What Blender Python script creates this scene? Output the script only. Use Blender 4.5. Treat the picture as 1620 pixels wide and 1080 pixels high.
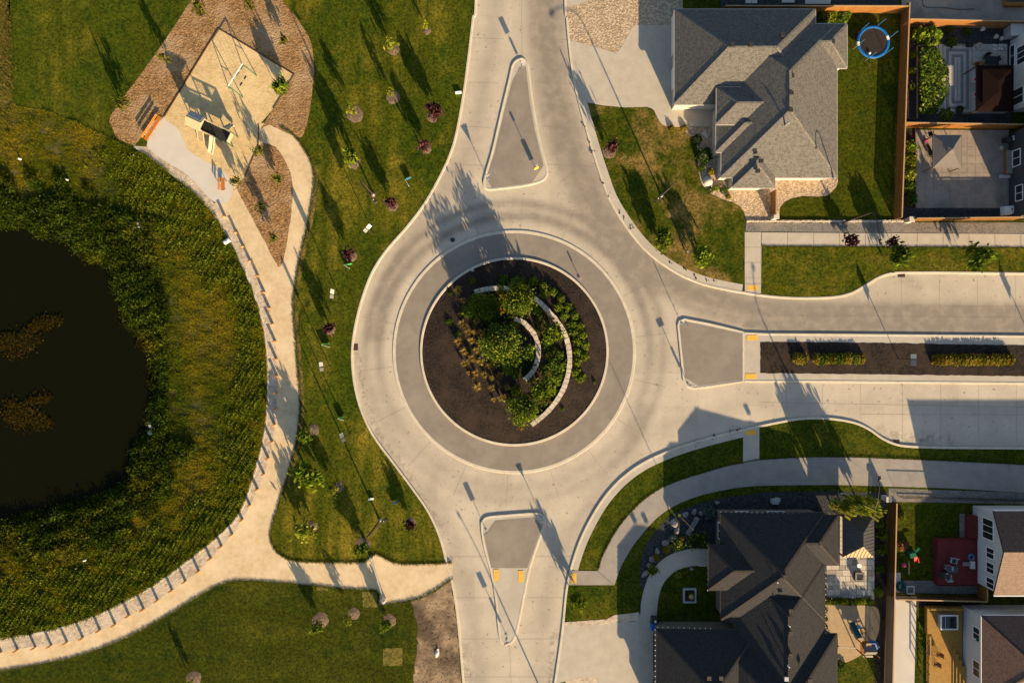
import bpy, bmesh, math, random
import numpy as np
from mathutils import Vector, Matrix
from mathutils.geometry import tessellate_polygon

for _o in list(bpy.data.objects):
    bpy.data.objects.remove(_o)
SC = bpy.context.scene
COL = SC.collection
RN = random.Random(11)
NP = np.random.RandomState(5)
PI = math.pi

# ------------------------------------------------------------------ camera, sky, sun, exposure
CAMH = 86.4                       # drone height in metres: 12.5 photo pixels per metre at the road
PPM = 12.5
cd = bpy.data.cameras.new('drone_camera'); cam = bpy.data.objects.new('drone_camera', cd); COL.objects.link(cam)
cam.location = (0, 0, CAMH); cam.rotation_euler = (0, 0, 0)
cd.lens = 24; cd.sensor_width = 36; cd.clip_end = 4000; cd.clip_start = 1
SC.camera = cam
SUN_EL = math.radians(17.5)
to_sun = Vector((0.412 * math.cos(SUN_EL), -0.911 * math.cos(SUN_EL), math.sin(SUN_EL)))
w = bpy.data.worlds.new('World'); SC.world = w; w.use_nodes = True
wn = w.node_tree.nodes; wl = w.node_tree.links
sky = wn.new('ShaderNodeTexSky'); sky.sky_type = 'NISHITA'; sky.sun_disc = False
sky.sun_elevation = SUN_EL; sky.sun_rotation = math.atan2(to_sun.x, to_sun.y)
sky.air_density = 1.0; sky.dust_density = 1.2; sky.ozone_density = 1.0
wl.new(sky.outputs[0], wn['Background'].inputs[0]); wn['Background'].inputs[1].default_value = 0.07
sd = bpy.data.lights.new('sun', 'SUN'); sun = bpy.data.objects.new('sun', sd); COL.objects.link(sun)
sd.energy = 5.0; sd.angle = math.radians(0.5); sd.color = (1.0, 0.75, 0.45)
sun.rotation_euler = to_sun.to_track_quat('Z', 'Y').to_euler(); sun.location = (60, -130, 50)
vs = SC.view_settings
vs.view_transform = 'Standard'; vs.look = 'None'; vs.gamma = 1; vs.use_curve_mapping = False
vs.exposure = 1.38

# ------------------------------------------------------------------ helpers
def P(u, v, z=0.0):
    """photo pixel (1620x1080) seen at height z -> point of the place in metres"""
    f = (CAMH - z) / CAMH / PPM
    return Vector(((u - 810) * f, (540 - v) * f, z))

def link(o, parent=None):
    COL.objects.link(o)
    if parent is not None: o.parent = parent
    return o

def tag(o, label=None, cat=None, group=None, kind=None):
    if label: o['label'] = label
    if cat: o['category'] = cat
    if group: o['group'] = group
    if kind: o['kind'] = kind
    return o

def thing(name, label, cat, loc=(0, 0, 0), rotz=0.0, group=None):
    o = bpy.data.objects.new(name, None); o.empty_display_size = 0.3
    link(o); o.location = loc; o.rotation_euler = (0, 0, rotz)
    return tag(o, label, cat, group)

def kids(o): return [c for c in bpy.data.objects if c.parent == o]

def dup(root, loc, rotz=0.0, label=None, group=None, scale=None):
    r = root.copy(); COL.objects.link(r); r.location = loc; r.rotation_euler = (0, 0, rotz)
    if label: r['label'] = label
    if group: r['group'] = group
    if scale: r.scale = scale
    for ch in KIDS.get(root.name) or KIDS.setdefault(root.name, kids(root)):
        c = ch.copy(); COL.objects.link(c); c.parent = r
        for g in KIDS.get(ch.name) or KIDS.setdefault(ch.name, kids(ch)):
            d = g.copy(); COL.objects.link(d); d.parent = c
    return r
KIDS = {}

class MB:
    """collects simple shapes into one mesh"""
    def __init__(s): s.v = []; s.f = []; s.sm = []
    def add(s, vs, fs, smooth=False):
        b = len(s.v); s.v += [tuple(p) for p in vs]
        for f in fs: s.f.append([b + i for i in f]); s.sm.append(smooth)
        return s
    def box(s, c, d, rz=0.0, rot=None, taper=1.0):
        x, y, z = d[0] / 2, d[1] / 2, d[2] / 2
        m = rot if rot is not None else Matrix.Rotation(rz, 3, 'Z')
        c = Vector(c); vs = []
        for k in (-1, 1):
            t = taper if k > 0 else 1
            for (i, j) in ((-1, -1), (1, -1), (1, 1), (-1, 1)):
                vs.append(c + m @ Vector((i * x * t, j * y * t, k * z)))
        return s.add(vs, [(3, 2, 1, 0), (4, 5, 6, 7), (0, 1, 5, 4), (1, 2, 6, 5), (2, 3, 7, 6), (3, 0, 4, 7)])
    def beam(s, a, b, w, h):
        a = Vector(a); b = Vector(b); d = b - a; L = d.length
        q = d.to_track_quat('X', 'Z').to_matrix()
        return s.box((a + b) / 2, (L, w, h), rot=q)
    def tube(s, a, b, r0, r1=None, n=8, cap=True):
        r1 = r0 if r1 is None else r1
        a = Vector(a); b = Vector(b); q = (b - a).to_track_quat('Z', 'Y').to_matrix(); vs = []
        for (c, r) in ((a, r0), (b, r1)):
            for k in range(n):
                t = 2 * PI * k / n; vs.append(c + q @ Vector((r * math.cos(t), r * math.sin(t), 0)))
        fs = [(k, (k + 1) % n, n + (k + 1) % n, n + k) for k in range(n)]
        s.add(vs, fs, True)
        if cap: s.add(vs[n:], [tuple(range(n))]); s.add(vs[:n], [tuple(reversed(range(n)))])
        return s
    def path(s, pts, r, n=6):
        for a, b in zip(pts[:-1], pts[1:]): s.tube(a, b, r, r, n)
        return s
    def lathe(s, prof, c=(0, 0, 0), n=12, smooth=True):
        vs = []
        for (r, z) in prof:
            for k in range(n):
                t = 2 * PI * k / n; vs.append((c[0] + r * math.cos(t), c[1] + r * math.sin(t), c[2] + z))
        fs = []
        for i in range(len(prof) - 1):
            for k in range(n):
                a = i * n + k; b = i * n + (k + 1) % n
                fs.append((a, b, b + n, a + n))
        s.add(vs, fs, smooth); m = (len(prof) - 1) * n
        s.add(vs[m:m + n], [tuple(range(n))]); s.add(vs[:n], [tuple(reversed(range(n)))])
        return s
    def prism(s, pts, z0, z1):
        pts = ccw([(p[0], p[1]) for p in pts]); n = len(pts)
        tri = tessellate_polygon([[Vector((p[0], p[1], 0)) for p in pts]])
        top = [(p[0], p[1], z1) for p in pts]; bot = [(p[0], p[1], z0) for p in pts]
        fs = []
        for t in tri: fs.append(up(t, pts))
        s.add(top, fs)
        s.add(bot, [tuple(reversed(f)) for f in fs])
        s.add(bot + top, [(k, (k + 1) % n, n + (k + 1) % n, n + k) for k in range(n)])
        return s
    def mesh(s, name, mat):
        me = bpy.data.meshes.new(name); me.from_pydata(s.v, [], s.f)
        me.polygons.foreach_set('use_smooth', s.sm)
        if mat: me.materials.append(mat)
        me.update(); return me
    def build(s, name, mat, parent=None, kind=None, loc=None, rotz=0.0):
        o = bpy.data.objects.new(name, s.mesh(name, mat)); link(o, parent)
        if loc is not None: o.location = loc
        o.rotation_euler = (0, 0, rotz)
        if kind: o['kind'] = kind
        return o

def area(p): return 0.5 * sum(p[i][0] * p[(i + 1) % len(p)][1] - p[(i + 1) % len(p)][0] * p[i][1] for i in range(len(p)))
def ccw(p): return list(p) if area(p) > 0 else list(reversed(p))
def up(t, pts):
    a, b, c = (pts[i] for i in t)
    return tuple(t) if (b[0]-a[0])*(c[1]-a[1]) - (b[1]-a[1])*(c[0]-a[0]) > 0 else tuple(reversed(t))

def smooth(pts, closed=False, n=6):
    out = []; N = len(pts); rng = range(N if closed else N - 1)
    for i in rng:
        if closed: p0, p1, p2, p3 = pts[i - 1], pts[i], pts[(i + 1) % N], pts[(i + 2) % N]
        else: p0, p1, p2, p3 = pts[max(i - 1, 0)], pts[i], pts[i + 1], pts[min(i + 2, N - 1)]
        for k in range(n):
            t = k / n; t2 = t * t; t3 = t2 * t
            out.append(tuple(0.5 * (2*p1[d] + (p2[d]-p0[d])*t + (2*p0[d]-5*p1[d]+4*p2[d]-p3[d])*t2 + (3*p1[d]-p0[d]-3*p2[d]+p3[d])*t3) for d in (0, 1)))
    if not closed: out.append(tuple(pts[-1]))
    return out

def wob(pts, amp=0.6, seed=1, closed=False, step=6):
    """resample a pixel polyline and make it a little uneven, like a grass or gravel edge"""
    r = random.Random(seed); out = []; n = len(pts)
    for i in range(n if closed else n - 1):
        a, b = pts[i], pts[(i + 1) % n]; L = math.hypot(b[0]-a[0], b[1]-a[1]); m = max(1, int(L / step))
        for k in range(m):
            t = k / m; out.append((a[0]+(b[0]-a[0])*t + r.uniform(-amp, amp), a[1]+(b[1]-a[1])*t + r.uniform(-amp, amp)))
    if not closed: out.append(tuple(pts[-1]))
    return out

def W2(pts, z=0.0): return [(P(u, v, z).x, P(u, v, z).y) for u, v in pts]

def sheet(name, pts, z, mat, holes=(), thick=0.0, parent=None, kind='structure', label=None):
    """flat sheet whose outline is given in photo pixels, lying at height z; thick adds a skirt down"""
    loops = [ccw(W2(pts, z))] + [ccw(W2(h, z)) for h in holes]
    flat = [p for l in loops for p in l]
    tri = tessellate_polygon([[Vector((x, y, 0)) for x, y in l] for l in loops])
    m = MB(); m.add([(x, y, z) for x, y in flat], [up(t, flat) for t in tri])
    if thick:
        for l in loops:
            n = len(l)
            m.add([(x, y, z - thick) for x, y in l] + [(x, y, z) for x, y in l], [(k, (k+1) % n, n + (k+1) % n, n + k) for k in range(n)])
    o = m.build(name, mat, parent)
    if parent is None: o['kind'] = kind
    if label: o['label'] = label
    return o

def kerb(name, pts, w, z0, z1, mat, closed=False, side=0.0, kind='structure', seg=None, parent=None):
    """sweep of a small rounded-top kerb along a pixel polyline; side shifts it (in metres) to its left"""
    q = [Vector(p).to_2d() for p in W2(pts, z1)]; N = len(q); vs = []; fs = []
    prof = [(-w/2, z0), (-w/2, z1 - 0.03), (-w/2 + 0.03, z1), (w/2 - 0.03, z1), (w/2, z1 - 0.03), (w/2, z0)]
    for i in range(N):
        a = q[i - 1] if (closed or i) else q[i]; b = q[(i + 1) % N] if (closed or i < N - 1) else q[i]
        d = (b - a); d = d.normalized() if d.length > 1e-6 else Vector((1, 0)); nrm = Vector((-d.y, d.x))
        for (o, z) in prof:
            p = q[i] + nrm * (o + side); vs.append((p.x, p.y, z))
    m = len(prof)
    for i in range(N if closed else N - 1):
        j = (i + 1) % N
        for k in range(m - 1): fs.append((i*m + k + 1, i*m + k, j*m + k, j*m + k + 1))
    o = MB().add(vs, fs).build(name, mat, parent)
    if kind and parent is None: o['kind'] = kind
    return o

def circ(cx, cy, r, n=96): return [(cx + r * math.cos(2*PI*k/n), cy + r * math.sin(2*PI*k/n)) for k in range(n)]

# ------------------------------------------------------------------ materials
def new_mat(name):
    m = bpy.data.materials.new(name); m.use_nodes = True
    nt = m.node_tree; return m, nt, nt.nodes, nt.links, nt.nodes['Principled BSDF']

def mixc(nt, fac, a, b, mode='MIX'):
    n = nt.nodes.new('ShaderNodeMix'); n.data_type = 'RGBA'; n.blend_type = mode
    for sock, val in ((n.inputs[0], fac), (n.inputs[6], a), (n.inputs[7], b)):
        if hasattr(val, 'is_output'): nt.links.new(val, sock)
        elif isinstance(val, (int, float)): sock.default_value = val
        else: sock.default_value = (*val, 1)
    return n.outputs[2]

def noise(nt, scale, detail=4, rough=0.55, lo=0.35, hi=0.65, stretch=None, w=0):
    geo = nt.nodes.new('ShaderNodeNewGeometry'); src = geo.outputs['Position']
    if stretch or w:
        mp = nt.nodes.new('ShaderNodeMapping'); mp.inputs['Scale'].default_value = (stretch or (1, 1, 1))
        mp.inputs['Location'].default_value = (w * 7.3, w * 3.1, w)
        nt.links.new(src, mp.inputs[0]); src = mp.outputs[0]
    n = nt.nodes.new('ShaderNodeTexNoise'); n.inputs['Scale'].default_value = scale
    n.inputs['Detail'].default_value = detail; n.inputs['Roughness'].default_value = rough
    nt.links.new(src, n.inputs['Vector'])
    mr = nt.nodes.new('ShaderNodeMapRange'); mr.inputs[1].default_value = lo; mr.inputs[2].default_value = hi
    nt.links.new(n.outputs[0], mr.inputs[0]); return mr.outputs[0]

def bump(nt, bsdf, h, strength=0.4, dist=0.03):
    b = nt.nodes.new('ShaderNodeBump'); b.inputs['Strength'].default_value = strength; b.inputs['Distance'].default_value = dist
    nt.links.new(h, b.inputs['Height']); nt.links.new(b.outputs[0], bsdf.inputs['Normal'])

def surf(name, a, b=None, scale=4.0, c=None, big=0.25, rough=0.9, bmp=0.0, bscale=None, bdist=0.03, lo=0.35, hi=0.65, stretch=None, spec=0.2, metal=0.0, detail=4, c_lo=0.45, c_hi=0.7):
    m, nt, ns, ls, bs = new_mat(name)
    bs.inputs['Roughness'].default_value = rough; bs.inputs['Specular IOR Level'].default_value = spec; bs.inputs['Metallic'].default_value = metal
    b = b or tuple(x * 0.85 for x in a)
    f = noise(nt, scale, detail, 0.6, lo, hi, stretch)
    col = mixc(nt, f, a, b)
    if c: col = mixc(nt, noise(nt, big, 5, 0.6, c_lo, c_hi, None, 3), col, c)
    ls.new(col, bs.inputs['Base Color'])
    if bmp: bump(nt, bs, noise(nt, bscale or scale * 2, 3, 0.6, 0.2, 0.8), bmp, bdist)
    return m

def leaf_mat(name, tint=(1, 1, 1), trans=0.3):
    m, nt, ns, ls, bs = new_mat(name)
    at = ns.new('ShaderNodeAttribute'); at.attribute_name = 'col'
    oi = ns.new('ShaderNodeObjectInfo')
    mr = ns.new('ShaderNodeMapRange'); mr.inputs[3].default_value = 0.75; mr.inputs[4].default_value = 1.25
    ls.new(oi.outputs['Random'], mr.inputs[0])
    hv = ns.new('ShaderNodeHueSaturation'); ls.new(at.outputs['Color'], hv.inputs['Color']); ls.new(mr.outputs[0], hv.inputs['Value'])
    c = mixc(nt, 1.0, hv.outputs[0], tint, 'MULTIPLY')
    d = ns.new('ShaderNodeBsdfDiffuse'); t = ns.new('ShaderNodeBsdfTranslucent'); mx = ns.new('ShaderNodeMixShader')
    mx.inputs[0].default_value = trans
    ls.new(c, d.inputs[0]); ls.new(c, t.inputs[0]); ls.new(d.outputs[0], mx.inputs[1]); ls.new(t.outputs[0], mx.inputs[2])
    ls.new(mx.outputs[0], ns['Material Output'].inputs[0]); return m

def lawn_mat(name, g1, g2, dry, big=0.12, amount=(0.5, 0.72), stripes=None):
    m, nt, ns, ls, bs = new_mat(name)
    bs.inputs['Roughness'].default_value = 1; bs.inputs['Specular IOR Level'].default_value = 0.05
    fine = noise(nt, 3.4, 3, 0.8, 0.36, 0.64); mid = noise(nt, 0.75, 6, 0.72, 0.38, 0.62, None, 2)
    col = mixc(nt, mid, g1, g2)
    col = mixc(nt, noise(nt, big, 6, 0.68, amount[0], amount[1], None, 5), col, dry)
    if stripes:
        col = mixc(nt, noise(nt, 0.6, 3, 0.5, 0.42, 0.62, stripes, 8), col, tuple(x * 0.8 for x in g2))
    dk = mixc(nt, fine, (0.42, 0.46, 0.4), (1.55, 1.5, 1.35)); col = mixc(nt, 1.0, col, dk, 'MULTIPLY')
    ls.new(col, bs.inputs['Base Color']); bump(nt, bs, noise(nt, 9, 4, 0.7, 0.2, 0.8, None, 1), 0.8, 0.08)
    return m

M = {}
M['soil'] = surf('soil', (0.12, 0.09, 0.06), (0.2, 0.15, 0.1), 2.0, bmp=0.5)
M['lawn_w'] = lawn_mat('lawn_park', (0.022, 0.044, 0.003), (0.058, 0.074, 0.005), (0.165, 0.135, 0.016), 0.09, (0.47, 0.66), (1, .12, 1))
M['lawn_ne'] = lawn_mat('lawn_front', (0.024, 0.042, 0.003), (0.064, 0.070, 0.006), (0.19, 0.128, 0.042), 0.16, (0.48, 0.61))
M['lawn_n'] = lawn_mat('lawn_boulevard', (0.034, 0.052, 0.004), (0.080, 0.082, 0.006), (0.15, 0.115, 0.02), 0.3, (0.5, 0.75))
M['lawn_back'] = lawn_mat('lawn_backyard', (0.026, 0.044, 0.003), (0.052, 0.062, 0.004), (0.085, 0.076, 0.008), 0.2, (0.5, 0.72), (.12, 1, 1))
M['lawn_se'] = lawn_mat('lawn_corner', (0.024, 0.042, 0.003), (0.056, 0.066, 0.005), (0.10, 0.09, 0.010), 0.25)
M['lawn_dark'] = lawn_mat('lawn_park_south', (0.014, 0.028, 0.003), (0.042, 0.053, 0.004), (0.075, 0.073, 0.008), 0.09, (0.46, 0.70), (.15, 1, 1))
M['rough'] = lawn_mat('rough_grass', (0.05, 0.06, 0.012), (0.12, 0.095, 0.025), (0.2, 0.13, 0.05), 0.4, (0.45, 0.65))
M['bank'] = surf('bank_soil', (0.05, 0.05, 0.014), (0.10, 0.08, 0.025), 1.5, (0.03, 0.04, 0.01), 0.3, bmp=0.6)
M['sod'] = lawn_mat('fresh_sod', (0.10, 0.095, 0.02), (0.15, 0.125, 0.035), (0.2, 0.15, 0.06), 0.6)
M['conc'] = surf('concrete', (0.44, 0.40, 0.33), (0.38, 0.345, 0.285), 0.7, (0.36, 0.32, 0.26), 0.2, bmp=0.15, bscale=20, bdist=0.01)
M['kerb'] = surf('kerb_concrete', (0.55, 0.49, 0.39), (0.46, 0.41, 0.32), 1.2, bmp=0.1)
M['slab'] = surf('walk_concrete', (0.43, 0.385, 0.315), (0.38, 0.34, 0.275), 0.9, bmp=0.12, bscale=22, bdist=0.01)
M['path_grey'] = surf('path_concrete', (0.30, 0.27, 0.235), (0.255, 0.23, 0.20), 0.8, bmp=0.12, bscale=22, bdist=0.01)
M['apron'] = surf('apron_concrete', (0.225, 0.194, 0.160), (0.195, 0.169, 0.141), 1.2, (0.255, 0.222, 0.185), 0.35, bmp=0.25, bscale=14, bdist=0.015, lo=0.3, hi=0.7)
M['gravel'] = surf('limestone_gravel', (0.56, 0.44, 0.27), (0.47, 0.36, 0.215), 1.6, (0.62, 0.50, 0.33), 0.3, bmp=0.35, bscale=6, bdist=0.03)
M['sand'] = surf('play_sand', (0.57, 0.43, 0.22), (0.45, 0.33, 0.165), 2.0, (0.61, 0.47, 0.255), 0.4, bmp=0.5, bscale=4.5, bdist=0.05)
M['pad'] = surf('pad_concrete', (0.52, 0.485, 0.43), (0.475, 0.445, 0.395), 0.6, bmp=0.08, bscale=20, bdist=0.01)
M['bark'] = surf('bark_mulch', (0.34, 0.20, 0.085), (0.15, 0.085, 0.036), 3.6, (0.36, 0.25, 0.145), 0.3, bmp=1.0, bscale=5, bdist=0.12, lo=0.38, hi=0.62)
M['ring'] = surf('tree_ring_mulch', (0.22, 0.155, 0.105), (0.075, 0.052, 0.036), 4, bmp=0.9, bscale=9, bdist=0.05, lo=0.3, hi=0.7)
M['blackmulch'] = surf('dark_mulch', (0.038, 0.026, 0.019), (0.009, 0.006, 0.005), 4, (0.044, 0.029, 0.020), 0.5, bmp=1.0, bscale=9, bdist=0.06, lo=0.35, hi=0.62)
M['rock'] = surf('river_rock', (0.50, 0.39, 0.27), (0.30, 0.225, 0.15), 4.6, bmp=0.9, bscale=6, bdist=0.08, lo=0.42, hi=0.55, detail=1)
M['gstone'] = surf('grey_stone', (0.20, 0.185, 0.165), (0.115, 0.105, 0.095), 6, (0.23, 0.2, 0.17), 0.6, bmp=0.8, bscale=8, bdist=0.05, lo=0.4, hi=0.6, detail=2)
M['bluestone'] = surf('dark_bed_stone', (0.050, 0.052, 0.055), (0.020, 0.021, 0.023), 5, bmp=0.8, bscale=8, bdist=0.05, lo=0.4, hi=0.6, detail=2)
M['cobble'] = surf('cobble_strip', (0.50, 0.41, 0.30), (0.33, 0.265, 0.2), 2.2, (0.56, 0.46, 0.34), 0.4, bmp=0.7, bscale=5, bdist=0.05, lo=0.4, hi=0.6)
M['patio_gray'] = surf('stamped_concrete', (0.27, 0.225, 0.185), (0.2, 0.17, 0.142), 0.8, (0.31, 0.26, 0.21), 0.5, bmp=0.2, bscale=4)
M['dirt'] = surf('bare_dirt', (0.31, 0.225, 0.14), (0.17, 0.118, 0.072), 0.8, (0.085, 0.06, 0.038), 0.2, bmp=0.5, bscale=2, bdist=0.1, c_lo=0.48, c_hi=0.62)
M['joint'] = surf('joint_sealant', (0.20, 0.175, 0.145), (0.26, 0.23, 0.19), 2)
M['yellow'] = surf('tactile_yellow', (0.72, 0.42, 0.07), (0.62, 0.36, 0.06), 3)
M['white'] = surf('white_paint', (0.78, 0.76, 0.72), (0.7, 0.68, 0.65), 2, rough=0.5)
M['galv'] = surf('galvanised_steel', (0.42, 0.43, 0.44), (0.34, 0.35, 0.36), 5, rough=0.45, metal=0.6)
M['black'] = surf('black_paint', (0.02, 0.02, 0.022), (0.03, 0.03, 0.03), 3, rough=0.5)
M['bronze'] = surf('dark_bronze_paint', (0.05, 0.035, 0.03), (0.04, 0.03, 0.025), 3, rough=0.5)
M['red'] = surf('red_paint', (0.55, 0.03, 0.03), (0.48, 0.03, 0.03), 3, rough=0.5)
M['pink'] = surf('pink_plastic', (0.7, 0.06, 0.2), None, 3, rough=0.5)
M['blue'] = surf('blue_vinyl', (0.008, 0.12, 0.36), (0.008, 0.10, 0.30), 2, rough=0.45)
M['lblue'] = surf('light_blue_plastic', (0.03, 0.18, 0.34), None, 2, rough=0.45)
M['green'] = surf('green_plastic', (0.012, 0.11, 0.06), (0.012, 0.09, 0.05), 2, rough=0.5)
M['brightgreen'] = surf('bright_green_board', (0.08, 0.52, 0.14), None, 2, rough=0.6)
M['teal'] = surf('teal_plastic', (0.005, 0.10, 0.10), (0.005, 0.085, 0.09), 2, rough=0.4)
M['orange_wood'] = surf('varnished_cedar', (0.48, 0.17, 0.022), (0.36, 0.115, 0.015), 6, rough=0.5, stretch=(1, 6, 1))
M['cedar'] = surf('cedar_boards', (0.30, 0.128, 0.028), (0.19, 0.078, 0.017), 4, rough=0.8, stretch=(5, 5, 0.6))
M['cedar_cap'] = surf('weathered_cap', (0.42, 0.27, 0.135), (0.32, 0.2, 0.095), 4, rough=0.8)
M['cedar_dark'] = surf('dark_brown_boards', (0.115, 0.052, 0.015), (0.075, 0.034, 0.010), 4, rough=0.8, stretch=(5, 5, 0.6))  # darker brown than the other cedar boards
M['deckwood'] = surf('yellow_pine', (0.36, 0.205, 0.045), (0.28, 0.155, 0.032), 3, rough=0.7)
M['post_wood'] = surf('post_timber', (0.45, 0.28, 0.10), (0.36, 0.21, 0.075), 8, rough=0.8)
M['timber'] = surf('dark_border_timber', (0.11, 0.055, 0.03), (0.08, 0.04, 0.02), 5)
M['reddeck'] = surf('red_stained_deck', (0.15, 0.024, 0.024), (0.11, 0.018, 0.018), 3, rough=0.8)
M['brownroof'] = surf('brown_metal_roof', (0.013, 0.006, 0.005), (0.010, 0.005, 0.004), 2, rough=0.9, spec=0.05)
M['tan'] = surf('tan_plastic', (0.44, 0.36, 0.22), (0.38, 0.31, 0.19), 3, rough=0.5)
M['cream'] = surf('cream_plastic', (0.50, 0.44, 0.31), None, 3, rough=0.5)
M['greyplast'] = surf('grey_plastic', (0.35, 0.36, 0.37), None, 3, rough=0.5)
M['siding'] = surf('pale_siding', (0.50, 0.49, 0.47), (0.46, 0.45, 0.43), 1, rough=0.7)
M['stucco'] = surf('beige_stucco', (0.45, 0.40, 0.33), (0.4, 0.35, 0.29), 2)
M['stucco_dark'] = surf('taupe_stucco', (0.13, 0.115, 0.10), None, 2)
M['darksiding'] = surf('charcoal_siding', (0.05, 0.052, 0.055), None, 1)
M['gutter'] = surf('pale_gutter', (0.40, 0.375, 0.34), None, 3, rough=0.6)
M['glass'] = surf('window_glass', (0.015, 0.02, 0.022), (0.02, 0.025, 0.028), 1, rough=0.08, spec=0.5)
M['canvas'] = surf('charcoal_canvas', (0.15, 0.13, 0.118), (0.135, 0.118, 0.106), 2)
M['tarp'] = surf('grey_roof_sheet', (0.15, 0.15, 0.145), (0.125, 0.125, 0.12), 2)
M['charcoal'] = surf('charcoal_wicker', (0.035, 0.032, 0.032), None, 8)
M['greycush'] = surf('grey_cushion', (0.26, 0.25, 0.24), None, 5)
M['darkmat'] = surf('trampoline_mesh', (0.022, 0.017, 0.015), (0.03, 0.024, 0.02), 3)
M['paver_l'] = surf('pale_paver', (0.44, 0.40, 0.345), (0.38, 0.345, 0.3), 3)
M['paver_d'] = surf('grey_paver', (0.20, 0.20, 0.195), (0.17, 0.17, 0.165), 3)
M['flag'] = surf('flagstone', (0.47, 0.42, 0.35), (0.36, 0.32, 0.265), 1.6, (0.52, 0.46, 0.38), 0.7)
M['wallstone'] = surf('split_wall_stone', (0.52, 0.45, 0.36), (0.38, 0.33, 0.265), 2.5, (0.6, 0.53, 0.43), 1.2, bmp=0.5)
M['boulder'] = surf('boulder', (0.22, 0.21, 0.2), (0.13, 0.125, 0.12), 2, bmp=0.6)
M['trunk'] = surf('tree_bark', (0.11, 0.08, 0.055), (0.07, 0.05, 0.035), 8)
M['leaf'] = leaf_mat('foliage'); M['leafp'] = leaf_mat('purple_foliage', trans=0.12)
M['grassleaf'] = leaf_mat('grass_blades', trans=0.35)
M['algae'] = surf('pond_algae', (0.055, 0.034, 0.006), (0.032, 0.022, 0.005), 2.5, (0.05, 0.045, 0.008), 0.5, bmp=0.6)
M['foam'] = surf('white_foam_board', (0.7, 0.68, 0.62), (0.55, 0.53, 0.48), 2)
M['iron'] = surf('cast_iron', (0.055, 0.047, 0.042), (0.035, 0.03, 0.028), 10, rough=0.7)
M['rust'] = surf('rusty_grate', (0.10, 0.055, 0.035), (0.06, 0.035, 0.025), 8)
M['yellowplate'] = surf('yellow_marker', (0.75, 0.5, 0.03), None, 3, rough=0.5)
M['lens'] = surf('lamp_lens', (0.7, 0.68, 0.62), None, 3, rough=0.3)

def water_mat():
    m, nt, ns, ls, bs = new_mat('pond_water')
    bs.inputs['Base Color'].default_value = (0.0050, 0.0052, 0.0013, 1); bs.inputs['Roughness'].default_value = 0.12
    bs.inputs['IOR'].default_value = 1.33; bs.inputs['Specular IOR Level'].default_value = 0.12
    bump(nt, bs, noise(nt, 1.2, 3, 0.5, 0.2, 0.8), 0.15, 0.03); return m
M['water'] = water_mat()

def shingle(name, a, b, cap):
    m, nt, ns, ls, bs = new_mat(name); bs.inputs['Roughness'].default_value = 0.95; bs.inputs['Specular IOR Level'].default_value = 0.1
    f = noise(nt, 2.6, 2, 0.85, 0.42, 0.58, (1, 1, 2.2)); col = mixc(nt, f, a, b)
    f2 = noise(nt, 9, 2, 0.7, 0.35, 0.65, None, 4); col = mixc(nt, f2, col, cap)
    g = ns.new('ShaderNodeNewGeometry'); sx = ns.new('ShaderNodeSeparateXYZ'); ls.new(g.outputs['Position'], sx.inputs[0])
    md = ns.new('ShaderNodeMath'); md.operation = 'FRACT'; mu = ns.new('ShaderNodeMath'); mu.operation = 'MULTIPLY'; mu.inputs[1].default_value = 1 / 0.085
    ls.new(sx.outputs[2], mu.inputs[0]); ls.new(mu.outputs[0], md.inputs[0])
    mr = ns.new('ShaderNodeMapRange'); mr.inputs[1].default_value = 0; mr.inputs[2].default_value = 0.25; mr.inputs[3].default_value = 0.72; mr.inputs[4].default_value = 1
    ls.new(md.outputs[0], mr.inputs[0])
    cc = ns.new('ShaderNodeCombineColor')
    for k in range(3): ls.new(mr.outputs[0], cc.inputs[k])
    col = mixc(nt, 1.0, col, cc.outputs[0], 'MULTIPLY'); ls.new(col, bs.inputs['Base Color'])
    bump(nt, bs, noise(nt, 7, 2, 0.7, 0.2, 0.8), 0.5, 0.03); return m
M['shingle_grey'] = shingle('grey_shingles', (0.128, 0.120, 0.108), (0.050, 0.048, 0.045), (0.150, 0.140, 0.124))
M['shingle_dark'] = shingle('charcoal_shingles', (0.030, 0.030, 0.032), (0.015, 0.0155, 0.018), (0.039, 0.038, 0.038))
M['shingle_brown'] = shingle('brown_shingles', (0.13, 0.075, 0.055), (0.07, 0.042, 0.034), (0.16, 0.10, 0.075))
M['shingle_sunlit'] = shingle('sunlit_shingles', (0.20, 0.14, 0.105), (0.13, 0.09, 0.07), (0.24, 0.175, 0.13))
M['cap_grey'] = surf('grey_ridge_cap', (0.22, 0.198, 0.168), (0.11, 0.10, 0.088), 4)
M['cap_dark'] = surf('charcoal_ridge_cap', (0.055, 0.046, 0.04), (0.034, 0.029, 0.025), 4)
# ------------------------------------------------------------------ ground, road, kerbs
CX, CY = 813.5, 556.5             # roundabout centre in the photo
KW = [(754, -400), (753, -20), (748, 30), (741, 90), (733, 150), (722, 210), (713, 241), (700, 271), (674, 318), (645, 357), (611, 396), (590, 428), (576, 462), (565, 500), (558, 540), (557, 575), (562, 615), (573, 653), (592, 691), (623, 733), (652, 772), (678, 810), (696, 850), (707, 892), (713, 912), (717, 930), (723, 970), (728, 1020), (733, 1080), (740, 1150), (760, 1500)]
KNE = [(893, -400), (894, -20), (897, 30), (900, 66), (904, 100), (911, 140), (921, 180), (933, 222), (947, 267), (966, 318), (998, 368), (1030, 403), (1072, 432), (1112, 449), (1150, 458), (1178, 463), (1204, 467), (1240, 470.5), (1275, 471.5), (1318, 470), (1346, 464), (1370, 451), (1390, 439), (1410, 432.5), (1432, 431), (1500, 431), (1620, 432.5), (1800, 434), (3200, 440)]
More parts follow.
